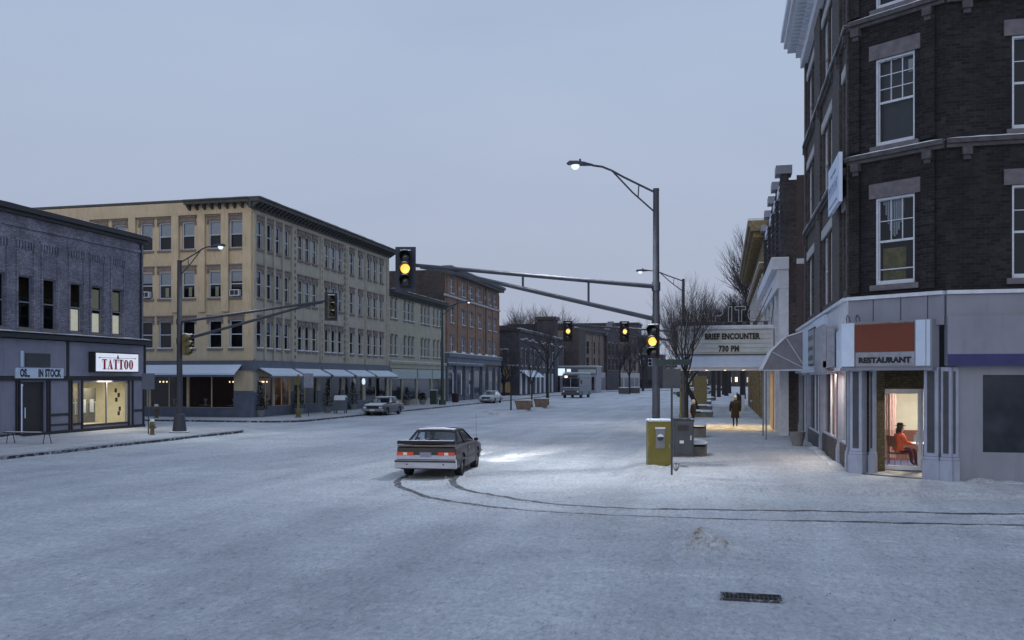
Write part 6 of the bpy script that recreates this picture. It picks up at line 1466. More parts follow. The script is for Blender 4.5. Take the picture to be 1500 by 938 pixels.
def cabin(t, b0, b1, t0, t1, hb, ht, zb, zt, mat, roofmat, bpil=True, snow_cover=0):
    """belt y b0..b1, roof y t0..t1"""
    P = {}
    for sx_ in (-1, 1):
        P[sx_, 'rb'] = Vector((sx_ * hb, b0, zb)); P[sx_, 'fb'] = Vector((sx_ * hb, b1, zb)); P[sx_, 'rt'] = Vector((sx_ * ht, t0, zt)); P[sx_, 'ft'] = Vector((sx_ * ht, t1, zt))
    mb = MB()
    def bar(a, b2, w, wy): mb.prism([(0, 0)], 0, 0) if False else None
    for sx_ in (-1, 1):
        for a, b2, w in (('rb', 'rt', 0.16), ('fb', 'ft', 0.05)):
            p, q = P[sx_, a], P[sx_, b2]; i = -sx_
            v = [p, p + Vector((i * 0.06, 0, 0)), p + Vector((i * 0.06, w if a == 'rb' else -w, 0)), p + Vector((0, w if a == 'rb' else -w, 0)), q, q + Vector((i * 0.06, 0, 0)), q + Vector((i * 0.06, w if a == 'rb' else -w, 0)), q + Vector((0, w if a == 'rb' else -w, 0))]
            mb.raw(v, [(0, 1, 2, 3), (4, 5, 6, 7), (0, 1, 5, 4), (1, 2, 6, 5), (2, 3, 7, 6), (3, 0, 4, 7)])
        ym = (t0 + t1) / 2 - 0.15
        if bpil:
            f = (ym - b0) / (b1 - b0); p = Vector((sx_ * hb, ym - 0.05, zb)); q = Vector((sx_ * ht, ym - 0.0, zt)); i = -sx_
            v = [p, p + Vector((i * 0.04, 0, 0)), p + Vector((i * 0.04, 0.1, 0)), p + Vector((0, 0.1, 0)), q, q + Vector((i * 0.04, 0, 0)), q + Vector((i * 0.04, 0.1, 0)), q + Vector((0, 0.1, 0))]
            mb.raw(v, [(0, 1, 2, 3), (4, 5, 6, 7), (0, 1, 5, 4), (1, 2, 6, 5), (2, 3, 7, 6), (3, 0, 4, 7)])
    build_each(mb, "cabin_pillar", M[mat], t)
    rf = MB(); n = 8; v = []; rows_ = [(t0 - 0.04, 0.93, -0.015), (t0, 1.0, 0), (t0 + 0.15, 1.0, 0.035), ((t0 + t1) / 2, 1.0, 0.05), (t1 - 0.15, 1.0, 0.035), (t1, 1.0, 0.0), (t1 + 0.04, 0.94, -0.015)]
    for y, k, dz in rows_:
        for i in range(n + 1): u = -1 + 2 * i / n; v.append((u * (ht + 0.012) * k, y, zt + dz - 0.04 * abs(u) ** 4 + 0.012))
    m2 = len(v); v += [(a, b2, c - 0.045) for a, b2, c in v]; fs = []
    for j in range(len(rows_) - 1):
        for i in range(n): k = j * (n + 1) + i; fs += [(k, k + 1, k + n + 2, k + n + 1), (m2 + k + n + 1, m2 + k + n + 2, m2 + k + 1, m2 + k)]
    for j in range(len(rows_) - 1):
        for i in (0, n): k = j * (n + 1) + i; fs.append((k, k + n + 1, m2 + k + n + 1, m2 + k))
    for j in (0, len(rows_) - 1):
        for i in range(n): k = j * (n + 1) + i; fs.append((k, k + 1, m2 + k + 1, m2 + k))
    rf.raw(v, fs).build("roof", M[roofmat], t, smooth=True)
    def pane(pts, name): MB().face(pts).build(name, M['carglass'], t)
    e = 0.03
    pane([P[-1, 'rb'] + Vector((e, 0, .01)), P[1, 'rb'] + Vector((-e, 0, .01)), P[1, 'rt'] + Vector((-e, 0, 0)), P[-1, 'rt'] + Vector((e, 0, 0))], "rear_window")
    pane([P[1, 'fb'] + Vector((-e, 0, .01)), P[-1, 'fb'] + Vector((e, 0, .01)), P[-1, 'ft'] + Vector((e, 0, 0)), P[1, 'ft'] + Vector((-e, 0, 0))], "windscreen")
    for sx_ in (-1, 1):
        i = Vector((-sx_ * 0.02, 0, 0))
        pane([P[sx_, 'rb'] + i + Vector((0, 0.14, 0)), P[sx_, 'fb'] + i - Vector((0, 0.03, 0)), P[sx_, 'ft'] + i - Vector((0, 0.03, 0)), P[sx_, 'rt'] + i + Vector((0, 0.14, 0))], "side_window")
    if snow_cover:
        MB().box(-ht * 0.95, ht * 0.95, t0 + 0.02, t1 - 0.02, zt + 0.03, zt + 0.065 + 0.02 * snow_cover).build("snow", M['cap'], t, bevel=0.02)
def seats(t, zs=0.45):
    for x in (-0.37, 0.37):
        MB().box(x - 0.25, x + 0.25, -0.25, 0.25, zs - 0.1, zs + 0.1).prism([(-0.28, zs), (-0.16, zs), (-0.28, zs + 0.42), (-0.38, zs + 0.42)], x - 0.25, x + 0.25, 'x').build("seat", M['black'], t, bevel=0.03)
    MB().prism([(0.75, 0.6), (1.0, 0.6), (1.0, 0.93), (0.8, 0.93)], -0.7, 0.7, 'x').build("dashboard", M['black'], t)
# --- the coupe turning in the crossing
rx, ry = at(636, 28.05); HD = TH - R(9)      # heading
t = thing("coupe_car", "dark two tone coupe with rear spoiler and glowing tail lamps driving through the crossing", "car", (rx, ry, -0.03), HD)
OFF = 1.35                                    # local y of the rear axle is 0
def Y(v): return v + OFF
st = [(Y(-2.48), 0.80, 0.36, 0.86, 0.90), (Y(-2.40), 0.865, 0.28, 0.93, 0.97), (Y(-2.0), 0.885, 0.24, 0.95, 0.99), (Y(-1.4), 0.89, 0.22, 0.95, 0.99), (Y(-0.4), 0.89, 0.21, 0.93, 0.96), (Y(0.9), 0.89, 0.21, 0.91, 0.95), (Y(1.3), 0.885, 0.22, 0.89, 0.94), (Y(2.1), 0.86, 0.25, 0.78, 0.83), (Y(2.38), 0.82, 0.30, 0.70, 0.74), (Y(2.46), 0.72, 0.36, 0.62, 0.64)]
link("body", body_mesh(st, (0.0, 2.66), 0.33, [M['carmauve'], M['black']]), t)
cabin(t, Y(-1.75), Y(0.95), Y(-1.05), Y(0.15), 0.80, 0.60, 0.94, 1.33, 'cartan', 'cartan')
seats(t)
for x in (-0.76, 0.76):
    for y in (0.0, 2.66): wheel(t, x, y, 0.33, 0.21)
yb_ = Y(-2.48)
MB().prism([(yb_ - 0.13, 0.33), (yb_ - 0.13, 0.56), (yb_ + 0.1, 0.58), (yb_ + 0.1, 0.30)], -0.885, 0.885, 'x').build("rear_bumper", M['carsilver'], t, bevel=0.02)
MB().box(-0.89, 0.89, yb_ - 0.145, yb_ - 0.132, 0.50, 0.55).box(-0.55, -0.51, yb_ - 0.145, yb_ - 0.132, 0.42, 0.46).box(0.51, 0.55, yb_ - 0.145, yb_ - 0.132, 0.42, 0.46).build("bumper_strip", M['black'], t)
MB().prism([(yb_ - 0.1, 0.585), (yb_ - 0.04, 0.70), (yb_ + 0.04, 0.70), (yb_ + 0.04, 0.585)], -0.86, 0.86, 'x').build("tail_panel", M['carsilver'], t, bevel=0.01)
MB().prism([(yb_ - 0.035, 0.702), (yb_ + 0.0, 0.90), (yb_ + 0.06, 0.93), (yb_ + 0.06, 0.702)], -0.84, 0.84, 'x').build("rear_garnish", M['black'], t)
for sx_ in (-1, 1):
    MB().box(sx_ * 0.36, sx_ * 0.54, yb_ - 0.065, yb_ - 0.03, 0.70, 0.78).box(sx_ * 0.66, sx_ * 0.84, yb_ - 0.065, yb_ - 0.03, 0.70, 0.78).build("tail_lamp", M['tail'], t)
    MB().box(sx_ * 0.545, sx_ * 0.655, yb_ - 0.064, yb_ - 0.03, 0.70, 0.775).build("reversing_lamp", M['tail' if False else 'taildim'], t)
MB().box(-0.17, 0.17, yb_ - 0.07, yb_ - 0.045, 0.60, 0.78).build("licence_plate", M['plate'], t)
sp = MB().prism([(yb_ - 0.05, 1.01), (yb_ - 0.03, 1.10), (yb_ + 0.26, 1.10), (yb_ + 0.34, 0.985)], -0.84, 0.84, 'x')
sp.build("spoiler", M['cartan'], t, bevel=0.012)
MB().box(-0.83, 0.83, yb_ - 0.05, yb_ + 0.05, 0.945, 0.985).build("deck_trim", M['hood'], t)
MB().box(-0.78, 0.78, yb_ + 0.02, yb_ + 0.2, 1.102, 1.112).build("snow", M['cap'], t)
rs = MB(); lumpy(rs, Y(-1.0), Y(0.1), -0.54, 0.54, 0.0, 0.035, 2, 0.1, 0.1); rs.v = [(b_, a_, 1.372 - 0.03 * abs(b_ / 0.58) ** 3 + c_) for a_, b_, c_ in rs.v]; rs.build("roof_snow", M['cap'], t, smooth=True)
for sx_ in (-1, 1):
    MB().box(sx_ * 0.88, sx_ * 1.0, Y(0.55), Y(0.65), 0.93, 1.02).build("mirror", M['cartan'], t, bevel=0.02)
    MB().box(sx_ * 0.885, sx_ * 0.897, Y(-2.2), Y(2.1), 0.50, 0.55).build("rub_strip", M['black'], t)
    MB().box(sx_ * 0.886, sx_ * 0.893, Y(-0.62), Y(-0.60), 0.3, 0.93).box(sx_ * 0.886, sx_ * 0.893, Y(0.85), Y(0.87), 0.3, 0.92).build("door_gap", M['black'], t)
    MB().box(sx_ * 0.888, sx_ * 0.905, Y(-0.5), Y(-0.35), 0.78, 0.81).build("door_handle", M['chrome'], t)
    MB().box(sx_ * 0.5, sx_ * 0.78, Y(2.44), Y(2.475), 0.55, 0.64).build("headlight", M['head'], t)
MB().tube([(0.8, Y(1.5), 0.85), (0.8, Y(1.45), 1.75)], 0.004, 4).build("aerial", M['black'], t)
for sx_ in (-0.6, 0.6):
    for e_, sz_, rx_, rz_ in ((500, 60, 84, -28), (5200, 24, 87.0, -4 if sx_ < 0 else -15)):
        ld = bpy.data.lights.new("headlight_beam", 'SPOT'); ld.energy = e_ * 0.8; ld.color = (1, 0.97, 0.92); ld.spot_size = R(sz_); ld.spot_blend = 1.0; ld.shadow_soft_size = 0.08
        lo = bpy.data.objects.new("headlight_beam", ld); C.objects.link(lo); lo.parent = t; lo.location = (sx_, Y(2.52), 0.62); lo.rotation_euler = (R(rx_), 0, R(rz_))
# --- parked sedans
def sedan(label, x, y, rz, paintm, roofm, L_=4.9, grp="cars parked along the left kerb", snowy=True, lit=False):
    t = thing("parked_car", label, "car", (x, y, -0.02), rz, grp); h = L_ / 2
    st = [(-h, 0.80, 0.36, 0.80, 0.83), (-h + 0.1, 0.87, 0.28, 0.86, 0.90), (-h + 0.6, 0.89, 0.24, 0.90, 0.95), (-1.0, 0.90, 0.22, 0.92, 0.95), (1.0, 0.90, 0.22, 0.90, 0.94), (1.3, 0.89, 0.22, 0.88, 0.93), (h - 0.15, 0.87, 0.28, 0.78, 0.84), (h, 0.82, 0.36, 0.72, 0.76)]
    link("body", body_mesh(st, (-h + 1.1, h - 0.95), 0.32, [M[paintm], M['black']]), t)
    cabin(t, -h + 0.75, 1.0, -h + 1.25, 0.25, 0.80, 0.62, 0.93, 1.37, paintm, roofm, snow_cover=1 if snowy else 0)
    for xx in (-0.77, 0.77):
        for yy in (-h + 1.1, h - 0.95): wheel(t, xx, yy, 0.32)
    MB().box(-0.88, 0.88, h - 0.02, h + 0.12, 0.36, 0.54).build("front_bumper", M['chrome'], t, bevel=0.02); MB().box(-0.88, 0.88, -h - 0.12, -h + 0.02, 0.36, 0.54).build("rear_bumper", M['chrome'], t, bevel=0.02)
    g2 = MB()
    for k in range(5): g2.box(-0.45, 0.45, h, h + 0.03, 0.56 + k * 0.035, 0.575 + k * 0.035)
    g2.box(-0.47, 0.47, h - 0.01, h + 0.02, 0.55, 0.74); g2.build("grille", M['black'], t)
    for sx_ in (-1, 1):
        MB().box(sx_ * 0.52, sx_ * 0.78, h - 0.03, h + 0.03, 0.57, 0.71).build("headlight", M['whitef'], t, bevel=0.01)
        MB().box(sx_ * 0.55, sx_ * 0.82, -h - 0.03, -h + 0.03, 0.60, 0.74).build("tail_lamp", M['redtext'], t)
        MB().box(sx_ * 0.89, sx_ * 1.02, 0.75, 0.85, 0.92, 1.02).build("mirror", M['black'], t)
        MB().box(sx_ * 0.897, sx_ * 0.905, -h + 0.2, h - 0.2, 0.50, 0.54).build("rub_strip", M['black'], t)
    MB().box(-0.2, 0.2, h + 0.122, h + 0.13, 0.38, 0.5).build("licence_plate", M['white'], t)
    if snowy:
        MB().prism([(1.15, 0.94), (1.15, 0.975), (h - 0.12, 0.865), (h - 0.05, 0.80)], -0.72, 0.72, 'x').build("bonnet_snow", M['cap'], t, bevel=0.01)
        MB().box(-0.66, 0.66, -h + 0.12, -h + 0.6, 0.93, 0.985).build("boot_snow", M['cap'], t, bevel=0.015)
    return t
x, y = at(562, 75.2); sedan("slate grey sedan dusted with snow parked in front of the awnings", x, y, PI, 'cargrey', 'carwhite')
x, y = at(719, 111.5); sedan("pale snow covered car parked farther up in front of the orange brick block", x, y, PI, 'carwhite', 'carwhite')
for px, d, m2, lb in ((1010, 150, 'cargrey', "snowy parked car just left of the olive pillar, far up the right kerb"), (1028, 170, 'carwhite', "pale snowy parked car between the far trunks at the right kerb"), (1043, 205, 'cargrey', "dark parked car farthest off at the right kerb")):
    x, y = at(px, d); sedan(lb, x, y, PI * 0.5 + 0.3, m2, m2, grp="snowy cars parked far up the right kerb")
# --- bus
x, y = at(836, 139); t = thing("city_bus", "pale grey city bus with snow on its roof coming down the street", "bus", (x, y, -0.02), PI - 0.08)
t.scale = (1.12, 0.9, 1.12); BL, BW, BH = 9.0, 1.22, 3.25
MB().prism([(-BW, 0.4), (BW, 0.4), (BW, 2.8), (BW - 0.12, BH - 0.08), (BW - 0.4, BH), (-BW + 0.4, BH), (-BW + 0.12, BH - 0.08), (-BW, 2.8)], -BL, 0, 'y').build("body", M['bus'], t, bevel=0.06)
mb = MB().box(-1.1, -0.03, -0.0, 0.02, 1.45, 2.62).box(0.03, 1.1, 0.0, 0.02, 1.45, 2.62); o = mb.build("windscreen", M['glass'] if False else M['dglass'], t)
MB().box(-0.9, 0.3, 0.021, 0.03, 2.7, 3.0).build("destination_sign", M['black'], t); MB().box(0.45, 0.8, 0.021, 0.035, 2.7, 2.95).build("route_lamp", M['warmbulb'], t)
MB().box(-1.24, 1.24, -0.02, 0.16, 0.38, 0.68).build("bumper", M['cab'], t, bevel=0.03)
MB().box(-1.15, 1.15, 0.0, 0.03, 0.75, 0.98).build("grille", M['cab'], t)
for sx_ in (-0.95, 0.95): MB().blob((sx_, 0.03, 0.88), (0.13, 0.05, 0.13), 8).build("headlight", M['whitef'], t)
for sx_ in (-1, 1):
    for k in range(5): MB().box(sx_ * 1.215, sx_ * 1.228, -1.6 - k * 1.5, -0.4 - k * 1.5, 1.6, 2.5).build("side_window", M['dglass'], t)
    MB().tube([(sx_ * 1.2, 0.0, 2.5), (sx_ * 1.45, 0.15, 2.3)], 0.02, 5).box(sx_ * 1.38, sx_ * 1.55, 0.1, 0.16, 1.9, 2.35).build("mirror", M['black'], t)
    for yy in (-1.5, -7.0): wheel(t, sx_ * 1.1, yy, 0.48, 0.28)
MB().box(-1.1, 1.1, -BL + 0.1, -0.1, BH + 0.003, BH + 0.13).build("snow", M['cap'], t, bevel=0.04)
MB().box(-0.02, 0.02, 0.02, 0.035, 1.45, 2.62).box(-1.12, 1.12, 0.02, 0.035, 1.38, 1.45).build("windscreen_frame", M['white'], t)
# ------------------------------------------------------------------ people
def skin_mesh(name, joints, edges, mat, root=0, sub=1):
    me = bpy.data.meshes.new(name); me.from_pydata([j[0] for j in joints], edges, []); o = link(name, me)
    md = o.modifiers.new("s", 'SKIN'); md.use_smooth_shade = True
    if not me.skin_vertices:
        me.attributes.new if False else None
    sv = me.skin_vertices[0].data if me.skin_vertices else None
    if sv is None: raise RuntimeError("no skin data")
    for i, j in enumerate(joints):
        r2 = j[1]; sv[i].radius = (r2, r2) if not isinstance(r2, tuple) else r2; sv[i].use_root = (i == root)
    if sub: s2 = o.modifiers.new("u", 'SUBSURF'); s2.levels = sub; s2.render_levels = sub
    dg = bpy.context.evaluated_depsgraph_get(); dg.update()
    m2 = bpy.data.meshes.new_from_object(o.evaluated_get(dg)); m2.name = name
    bpy.data.objects.remove(o); m2.materials.clear(); m2.materials.append(mat)
    for p in m2.polygons: p.use_smooth = True
    return m2
def ensure_skin(): pass
def head_mb(c, s=1.0, yaw=0.0):
    """head facing local -y turned by yaw; c is the centre of the skull"""
    mb = MB(); rings = []
    prof = [(-0.125, 0.032, 0.03, -0.035), (-0.11, 0.045, 0.05, -0.025), (-0.08, 0.06, 0.07, -0.012), (-0.03, 0.072, 0.085, 0), (0.03, 0.076, 0.095, 0.005), (0.075, 0.070, 0.085, 0.008), (0.105, 0.048, 0.06, 0.01), (0.12, 0.015, 0.02, 0.01)]
    v = []; n = 14
    for dz, rx_, ry_, oy in prof:
        for k in range(n):
            a = 2 * PI * k / n; v.append([rx_ * math.cos(a), oy + ry_ * math.sin(a), dz])
    fs = [tuple(range(n))[::-1], tuple(range((len(prof) - 1) * n, len(prof) * n))]
    for i in range(len(prof) - 1):
        for k in range(n): k2 = (k + 1) % n; fs.append((i * n + k, i * n + k2, (i + 1) * n + k2, (i + 1) * n + k))
    mb.raw(v, fs)
    mb.raw([(-0.012, -0.083, 0.02), (0.012, -0.083, 0.02), (0.017, -0.078, -0.035), (-0.017, -0.078, -0.035), (0, -0.112, -0.028)], [(0, 1, 4), (1, 2, 4), (2, 3, 4), (3, 0, 4)])
    for e in (-1, 1): mb.blob((e * 0.079, 0.01, -0.01), (0.012, 0.02, 0.032), 5)
    mb.raw([(-0.024, -0.073, -0.062), (0.024, -0.073, -0.062), (0.02, -0.083, -0.066), (-0.02, -0.083, -0.066), (0, -0.075, -0.075)], [(0, 1, 2, 3), (3, 2, 4)])
    ca, sa = math.cos(yaw), math.sin(yaw)
    mb.v = [(c[0] + s * (x * ca - y * sa), c[1] + s * (x * sa + y * ca), c[2] + s * z) for x, y, z in mb.v]; return mb
def hand_mb(mb, p, d, s=1.0, up=(0, 0, 1)):
    """palm and five curled fingers from wrist p along d"""
    p, d = Vector(p), Vector(d).normalized(); u = Vector(up); side = d.cross(u)
    if side.length < 0.1: side = Vector((1, 0, 0))
    side.normalize(); nrm = side.cross(d).normalized()
    mb.tube([p, p + d * 0.045 * s, p + d * 0.085 * s], [0.022 * s, 0.036 * s, 0.034 * s], 8)
    for k, l in enumerate((0.062, 0.075, 0.07, 0.055)):
        b2 = p + d * 0.08 * s + side * (-0.028 + 0.019 * k) * s
        mb.tube([b2, b2 + d * l * 0.5 * s - nrm * 0.008 * s, b2 + d * l * 0.85 * s - nrm * 0.03 * s], [0.0095 * s, 0.009 * s, 0.006 * s], 5)
    b2 = p + d * 0.03 * s - side * 0.03 * s; mb.tube([b2, b2 + d * 0.03 * s - side * 0.022 * s, b2 + d * 0.06 * s - side * 0.02 * s - nrm * 0.012 * s], [0.012 * s, 0.01 * s, 0.007 * s], 5)
# walking man seen from behind (local -y is towards the camera; he faces +y)
x, y = gp(1077, 625.5, 0.15); t = thing("person", "man in a long black coat walking away under the cinema marquee", "person", (x, y, 0.15), TH * 0.6)
J = [((0, 0, 0.92), 0.13), ((0, 0, 1.15), 0.125), ((0, 0, 1.36), 0.14), ((0, 0.0, 1.47), 0.07), ((0, 0.01, 1.53), 0.05),
     ((0.19, 0, 1.39), 0.065), ((0.25, 0.0, 1.13), 0.05), ((0.25, 0.06, 0.88), 0.035), ((-0.19, 0, 1.39), 0.065), ((-0.25, 0.02, 1.13), 0.05), ((-0.25, 0.05, 0.88), 0.035),
     ((0.10, 0.0, 0.84), 0.085), ((0.10, 0.05, 0.47), 0.06), ((0.10, 0.03, 0.09), 0.042), ((0.11, 0.17, 0.035), 0.035), ((-0.10, 0.0, 0.84), 0.085), ((-0.10, -0.02, 0.47), 0.06), ((-0.10, -0.06, 0.09), 0.042), ((-0.11, 0.07, 0.035), 0.035)]
ED = [(0, 1), (1, 2), (2, 3), (3, 4), (2, 5), (5, 6), (6, 7), (2, 8), (8, 9), (9, 10), (0, 11), (11, 12), (12, 13), (13, 14), (0, 15), (15, 16), (16, 17), (17, 18)]
link("body", skin_mesh("body", J, ED, M['coat']), t)
mb = MB(); mb.loft([(0, 0.01, 0.50, 0.235, 0.17), (0, 0.005, 0.7, 0.225, 0.165), (0, 0, 0.95, 0.205, 0.15), (0, 0, 1.15, 0.215, 0.15), (0, 0, 1.32, 0.235, 0.15), (0, 0, 1.42, 0.20, 0.12), (0, 0, 1.48, 0.09, 0.08), (0, 0, 1.51, 0.075, 0.075)], 18)
for s2 in (-1, 1): mb.tube([(s2 * 0.19, 0, 1.40), (s2 * 0.265, 0.0, 1.15), (s2 * 0.27, 0.05, 0.88)], [0.085, 0.07, 0.06], 10)
mb.box(-0.006, 0.006, -0.175, -0.16, 0.5, 0.9)
mb.build("coat", M['coat'], t, smooth=True)
hm = head_mb((0, 0.015, 1.635), 0.98, PI)
for s2 in (-1, 1): hand_mb(hm, (s2 * 0.27, 0.055, 0.87), (0, 0.05, -1), 1.0, (0, 1, 0))
hm.build("head", M['skin'], t, smooth=True)
MB().loft([(0, 0.0, 1.58, 0.072, 0.075), (0, -0.008, 1.64, 0.083, 0.095), (0, -0.003, 1.70, 0.078, 0.09), (0, 0.0, 1.745, 0.055, 0.065), (0, 0.0, 1.765, 0.02, 0.02)], 14).build("hair", M['greyhair'], t, smooth=True)
# dark hunched figure by the planter
x, y = at(1015.5, 53.5); t = thing("person", "dark clothed person in a hood standing at the kerb tree beside a planter", "person", (x, y, 0.13), 1.1); t.scale = (0.93, 0.93, 0.87)
link("body", skin_mesh("body", J, ED, M['coat']), t)
MB().loft([(0, 0.01, 0.74, 0.20, 0.16), (0, 0, 0.95, 0.205, 0.155), (0, 0, 1.15, 0.21, 0.155), (0, 0, 1.32, 0.22, 0.15), (0, 0, 1.42, 0.19, 0.12), (0, 0, 1.50, 0.08, 0.08)], 16).build("jacket", M['coat'], t, smooth=True)
hm = head_mb((0, 0.02, 1.62), 0.95, PI)
for s2 in (-1, 1): hand_mb(hm, (s2 * 0.25, 0.055, 0.88), (0, 0.1, -1), 1.0, (0, 1, 0))
hm.build("head", M['skin'], t, smooth=True)
MB().loft([(0, -0.01, 1.48, 0.10, 0.10), (0, -0.025, 1.58, 0.105, 0.105), (0, -0.02, 1.68, 0.10, 0.11), (0, -0.01, 1.76, 0.05, 0.06), (0, 0, 1.78, 0.01, 0.01)], 14).build("hood", M['terra'], t, smooth=True)
# driver
dx, dy, dz = 0, 0, 0
drv = thing("person", "driver's dark silhouette behind the rear window of the coupe", "person", (0, 0, 0))
lx, ly = -0.26, Y(-0.30)
drv.location = (rx + lx * math.cos(HD) - ly * math.sin(HD), ry + lx * math.sin(HD) + ly * math.cos(HD), 0.0); drv.rotation_euler = (0, 0, HD)
JD = [((0, 0, 0.48), 0.13), ((0, -0.07, 0.72), 0.13), ((0, -0.11, 0.92), 0.14), ((0, -0.10, 1.0), 0.06), ((0, -0.08, 1.06), 0.05), ((0.19, -0.08, 0.94), 0.06), ((0.24, 0.12, 0.78), 0.045), ((0.14, 0.36, 0.82), 0.035),
      ((-0.19, -0.08, 0.94), 0.06), ((-0.24, 0.12, 0.78), 0.045), ((-0.14, 0.36, 0.82), 0.035), ((0.1, 0.42, 0.55), 0.07), ((0.1, 0.68, 0.25), 0.045), ((-0.1, 0.42, 0.55), 0.07), ((-0.1, 0.68, 0.25), 0.045)]
link("body", skin_mesh("body", JD, [(0, 1), (1, 2), (2, 3), (3, 4), (2, 5), (5, 6), (6, 7), (2, 8), (8, 9), (9, 10), (0, 11), (11, 12), (0, 13), (13, 14)], M['coat']), drv)
hm = head_mb((0, -0.05, 1.17), 0.98, PI)
for s2 in (-1, 1): hand_mb(hm, (s2 * 0.14, 0.36, 0.82), (0, 1, 0.3), 0.9)
hm.build("head", M['skin'], drv, smooth=True)
MB().loft([(0, -0.07, 1.10, 0.078, 0.08), (0, -0.07, 1.18, 0.09, 0.105), (0, -0.06, 1.25, 0.083, 0.10), (0, -0.055, 1.29, 0.05, 0.06), (0, -0.05, 1.31, 0.01, 0.01)], 12).build("hair", M['hair'], drv, smooth=True)
# seated woman in the restaurant: she faces local +x
fz = 0.16; wx_, wy_ = at(1316, 28.75)
t = thing("person", "seated woman in an orange jacket and dark hat behind the restaurant door", "person", (wx_, wy_, fz), TH + 0.12)
JW = [((0, 0, 0.52), 0.12), ((0.0, 0, 0.75), 0.105), ((0.02, 0, 0.95), 0.12), ((0.04, 0, 1.04), 0.05), ((0.055, 0, 1.10), 0.043), ((0.02, -0.17, 0.97), 0.055), ((0.12, -0.21, 0.76), 0.043), ((0.34, -0.12, 0.72), 0.03),
      ((0.02, 0.17, 0.97), 0.055), ((0.12, 0.21, 0.76), 0.043), ((0.34, 0.1, 0.72), 0.03)]
link("body", skin_mesh("body", JW + [((0.12, -0.1, 0.52), 0.09), ((0.46, -0.12, 0.53), 0.065), ((0.50, -0.11, 0.12), 0.042), ((0.62, -0.11, 0.05), 0.033), ((0.12, 0.1, 0.52), 0.09), ((0.46, 0.12, 0.53), 0.065), ((0.50, 0.11, 0.12), 0.042), ((0.62, 0.11, 0.05), 0.033)],
    [(0, 1), (1, 2), (2, 3), (3, 4), (2, 5), (5, 6), (6, 7), (2, 8), (8, 9), (9, 10), (0, 11), (11, 12), (12, 13), (13, 14), (0, 15), (15, 16), (16, 17), (17, 18)], M['maroon']), t)
mb = MB(); mb.loft([(0.0, 0, 0.50, 0.16, 0.19), (0, 0, 0.65, 0.15, 0.18), (0.0, 0, 0.8, 0.15, 0.185), (0.02, 0, 0.93, 0.14, 0.20), (0.03, 0, 1.0, 0.11, 0.16), (0.045, 0, 1.06, 0.06, 0.065)], 16)
for s2 in (-1, 1): mb.tube([(0.02, s2 * 0.17, 0.97), (0.12, s2 * 0.21, 0.76), (0.32, s2 * 0.12, 0.725)], [0.075, 0.062, 0.048], 10)
mb.build("jacket", M['orangejacket'], t, smooth=True)
hm = head_mb((0.075, 0, 1.195), 0.98, PI / 2 - 0.25)
for s2 in (-1, 1): hand_mb(hm, (0.33, s2 * 0.115, 0.722), (1, -0.2 * s2, -0.05), 0.9)
hm.build("head", M['skin'], t, smooth=True)
for s2 in (-1, 1): MB().blob((0.158 if s2 < 0 else 0.15, s2 * 0.03 - 0.02, 1.205), (0.008, 0.011, 0.007), 5).build("eye", M['black'], t)
MB().loft([(0.03, 0, 1.08, 0.05, 0.06), (0.035, 0, 1.16, 0.085, 0.088), (0.05, 0, 1.24, 0.095, 0.088), (0.06, 0, 1.26, 0.07, 0.07)], 14).blob((-0.04, 0, 1.10), (0.05, 0.045, 0.10), 8).build("hair", M['hair'], t, smooth=True)
MB().loft([(0.07, 0, 1.255, 0.155, 0.14), (0.07, 0, 1.27, 0.155, 0.14), (0.06, 0, 1.272, 0.098, 0.093), (0.055, 0, 1.33, 0.09, 0.088), (0.055, 0, 1.355, 0.06, 0.06)], 16).build("hat", M['coat'], t, smooth=True)
tc, ts = math.cos(TH + 0.12), math.sin(TH + 0.12)
def wl_(a, b2): return (wx_ + a * tc - b2 * ts, wy_ + a * ts + b2 * tc)
x, y = wl_(-0.02, 0); t = thing("chair", "dark framed chair the woman in orange sits on", "chair", (x, y, fz), TH + 0.12)
MB().box(-0.22, 0.24, -0.22, 0.22, 0.40, 0.44).build("seat", M['woodbrown'], t, bevel=0.01)
mb = MB().prism([(-0.20, 0.62), (-0.17, 0.62), (-0.23, 0.95), (-0.26, 0.95)], -0.21, 0.21, 'y'); 
for s2 in (-1, 1): mb.tube([(-0.19, s2 * 0.19, 0.44), (-0.19, s2 * 0.19, 0.65)], 0.014, 6)
mb.build("backrest", M['woodbrown'], t)
for a in (-0.19, 0.2):
    for b2 in (-0.19, 0.19): MB().tube([(a, b2, 0.40), (a * 1.12, b2 * 1.05, 0.0)], 0.014, 6).build("leg", M['chrome'], t)
x, y = wl_(0.85, 0.02); t = thing("restaurant_table", "small pale topped table in front of the seated woman", "table", (x, y, fz), TH + 0.12)
MB().box(-0.42, 0.42, -0.38, 0.38, 0.70, 0.73).build("tabletop", M['blind'], t, bevel=0.008); MB().lathe([(0.25, 0), (0.24, 0.03), (0.035, 0.05), (0.035, 0.70)]).build("pedestal", M['cab'], t)
x, y = wl_(1.02, -0.05); t = thing("flower_bunch", "bunch of red flowers in a white vase on the restaurant table", "flowers", (x, y, fz + 0.73))
MB().lathe([(0.05, 0), (0.07, 0.08), (0.045, 0.16), (0.05, 0.18)]).build("vase", M['white'], t, smooth=True)
mb = MB(); rnd = random.Random(2)
for k in range(16): mb.blob((rnd.uniform(-0.1, 0.1), rnd.uniform(-0.1, 0.1), rnd.uniform(0.2, 0.38)), (0.04, 0.04, 0.035), 5)
mb.build("bloom", M['redtext'], t)
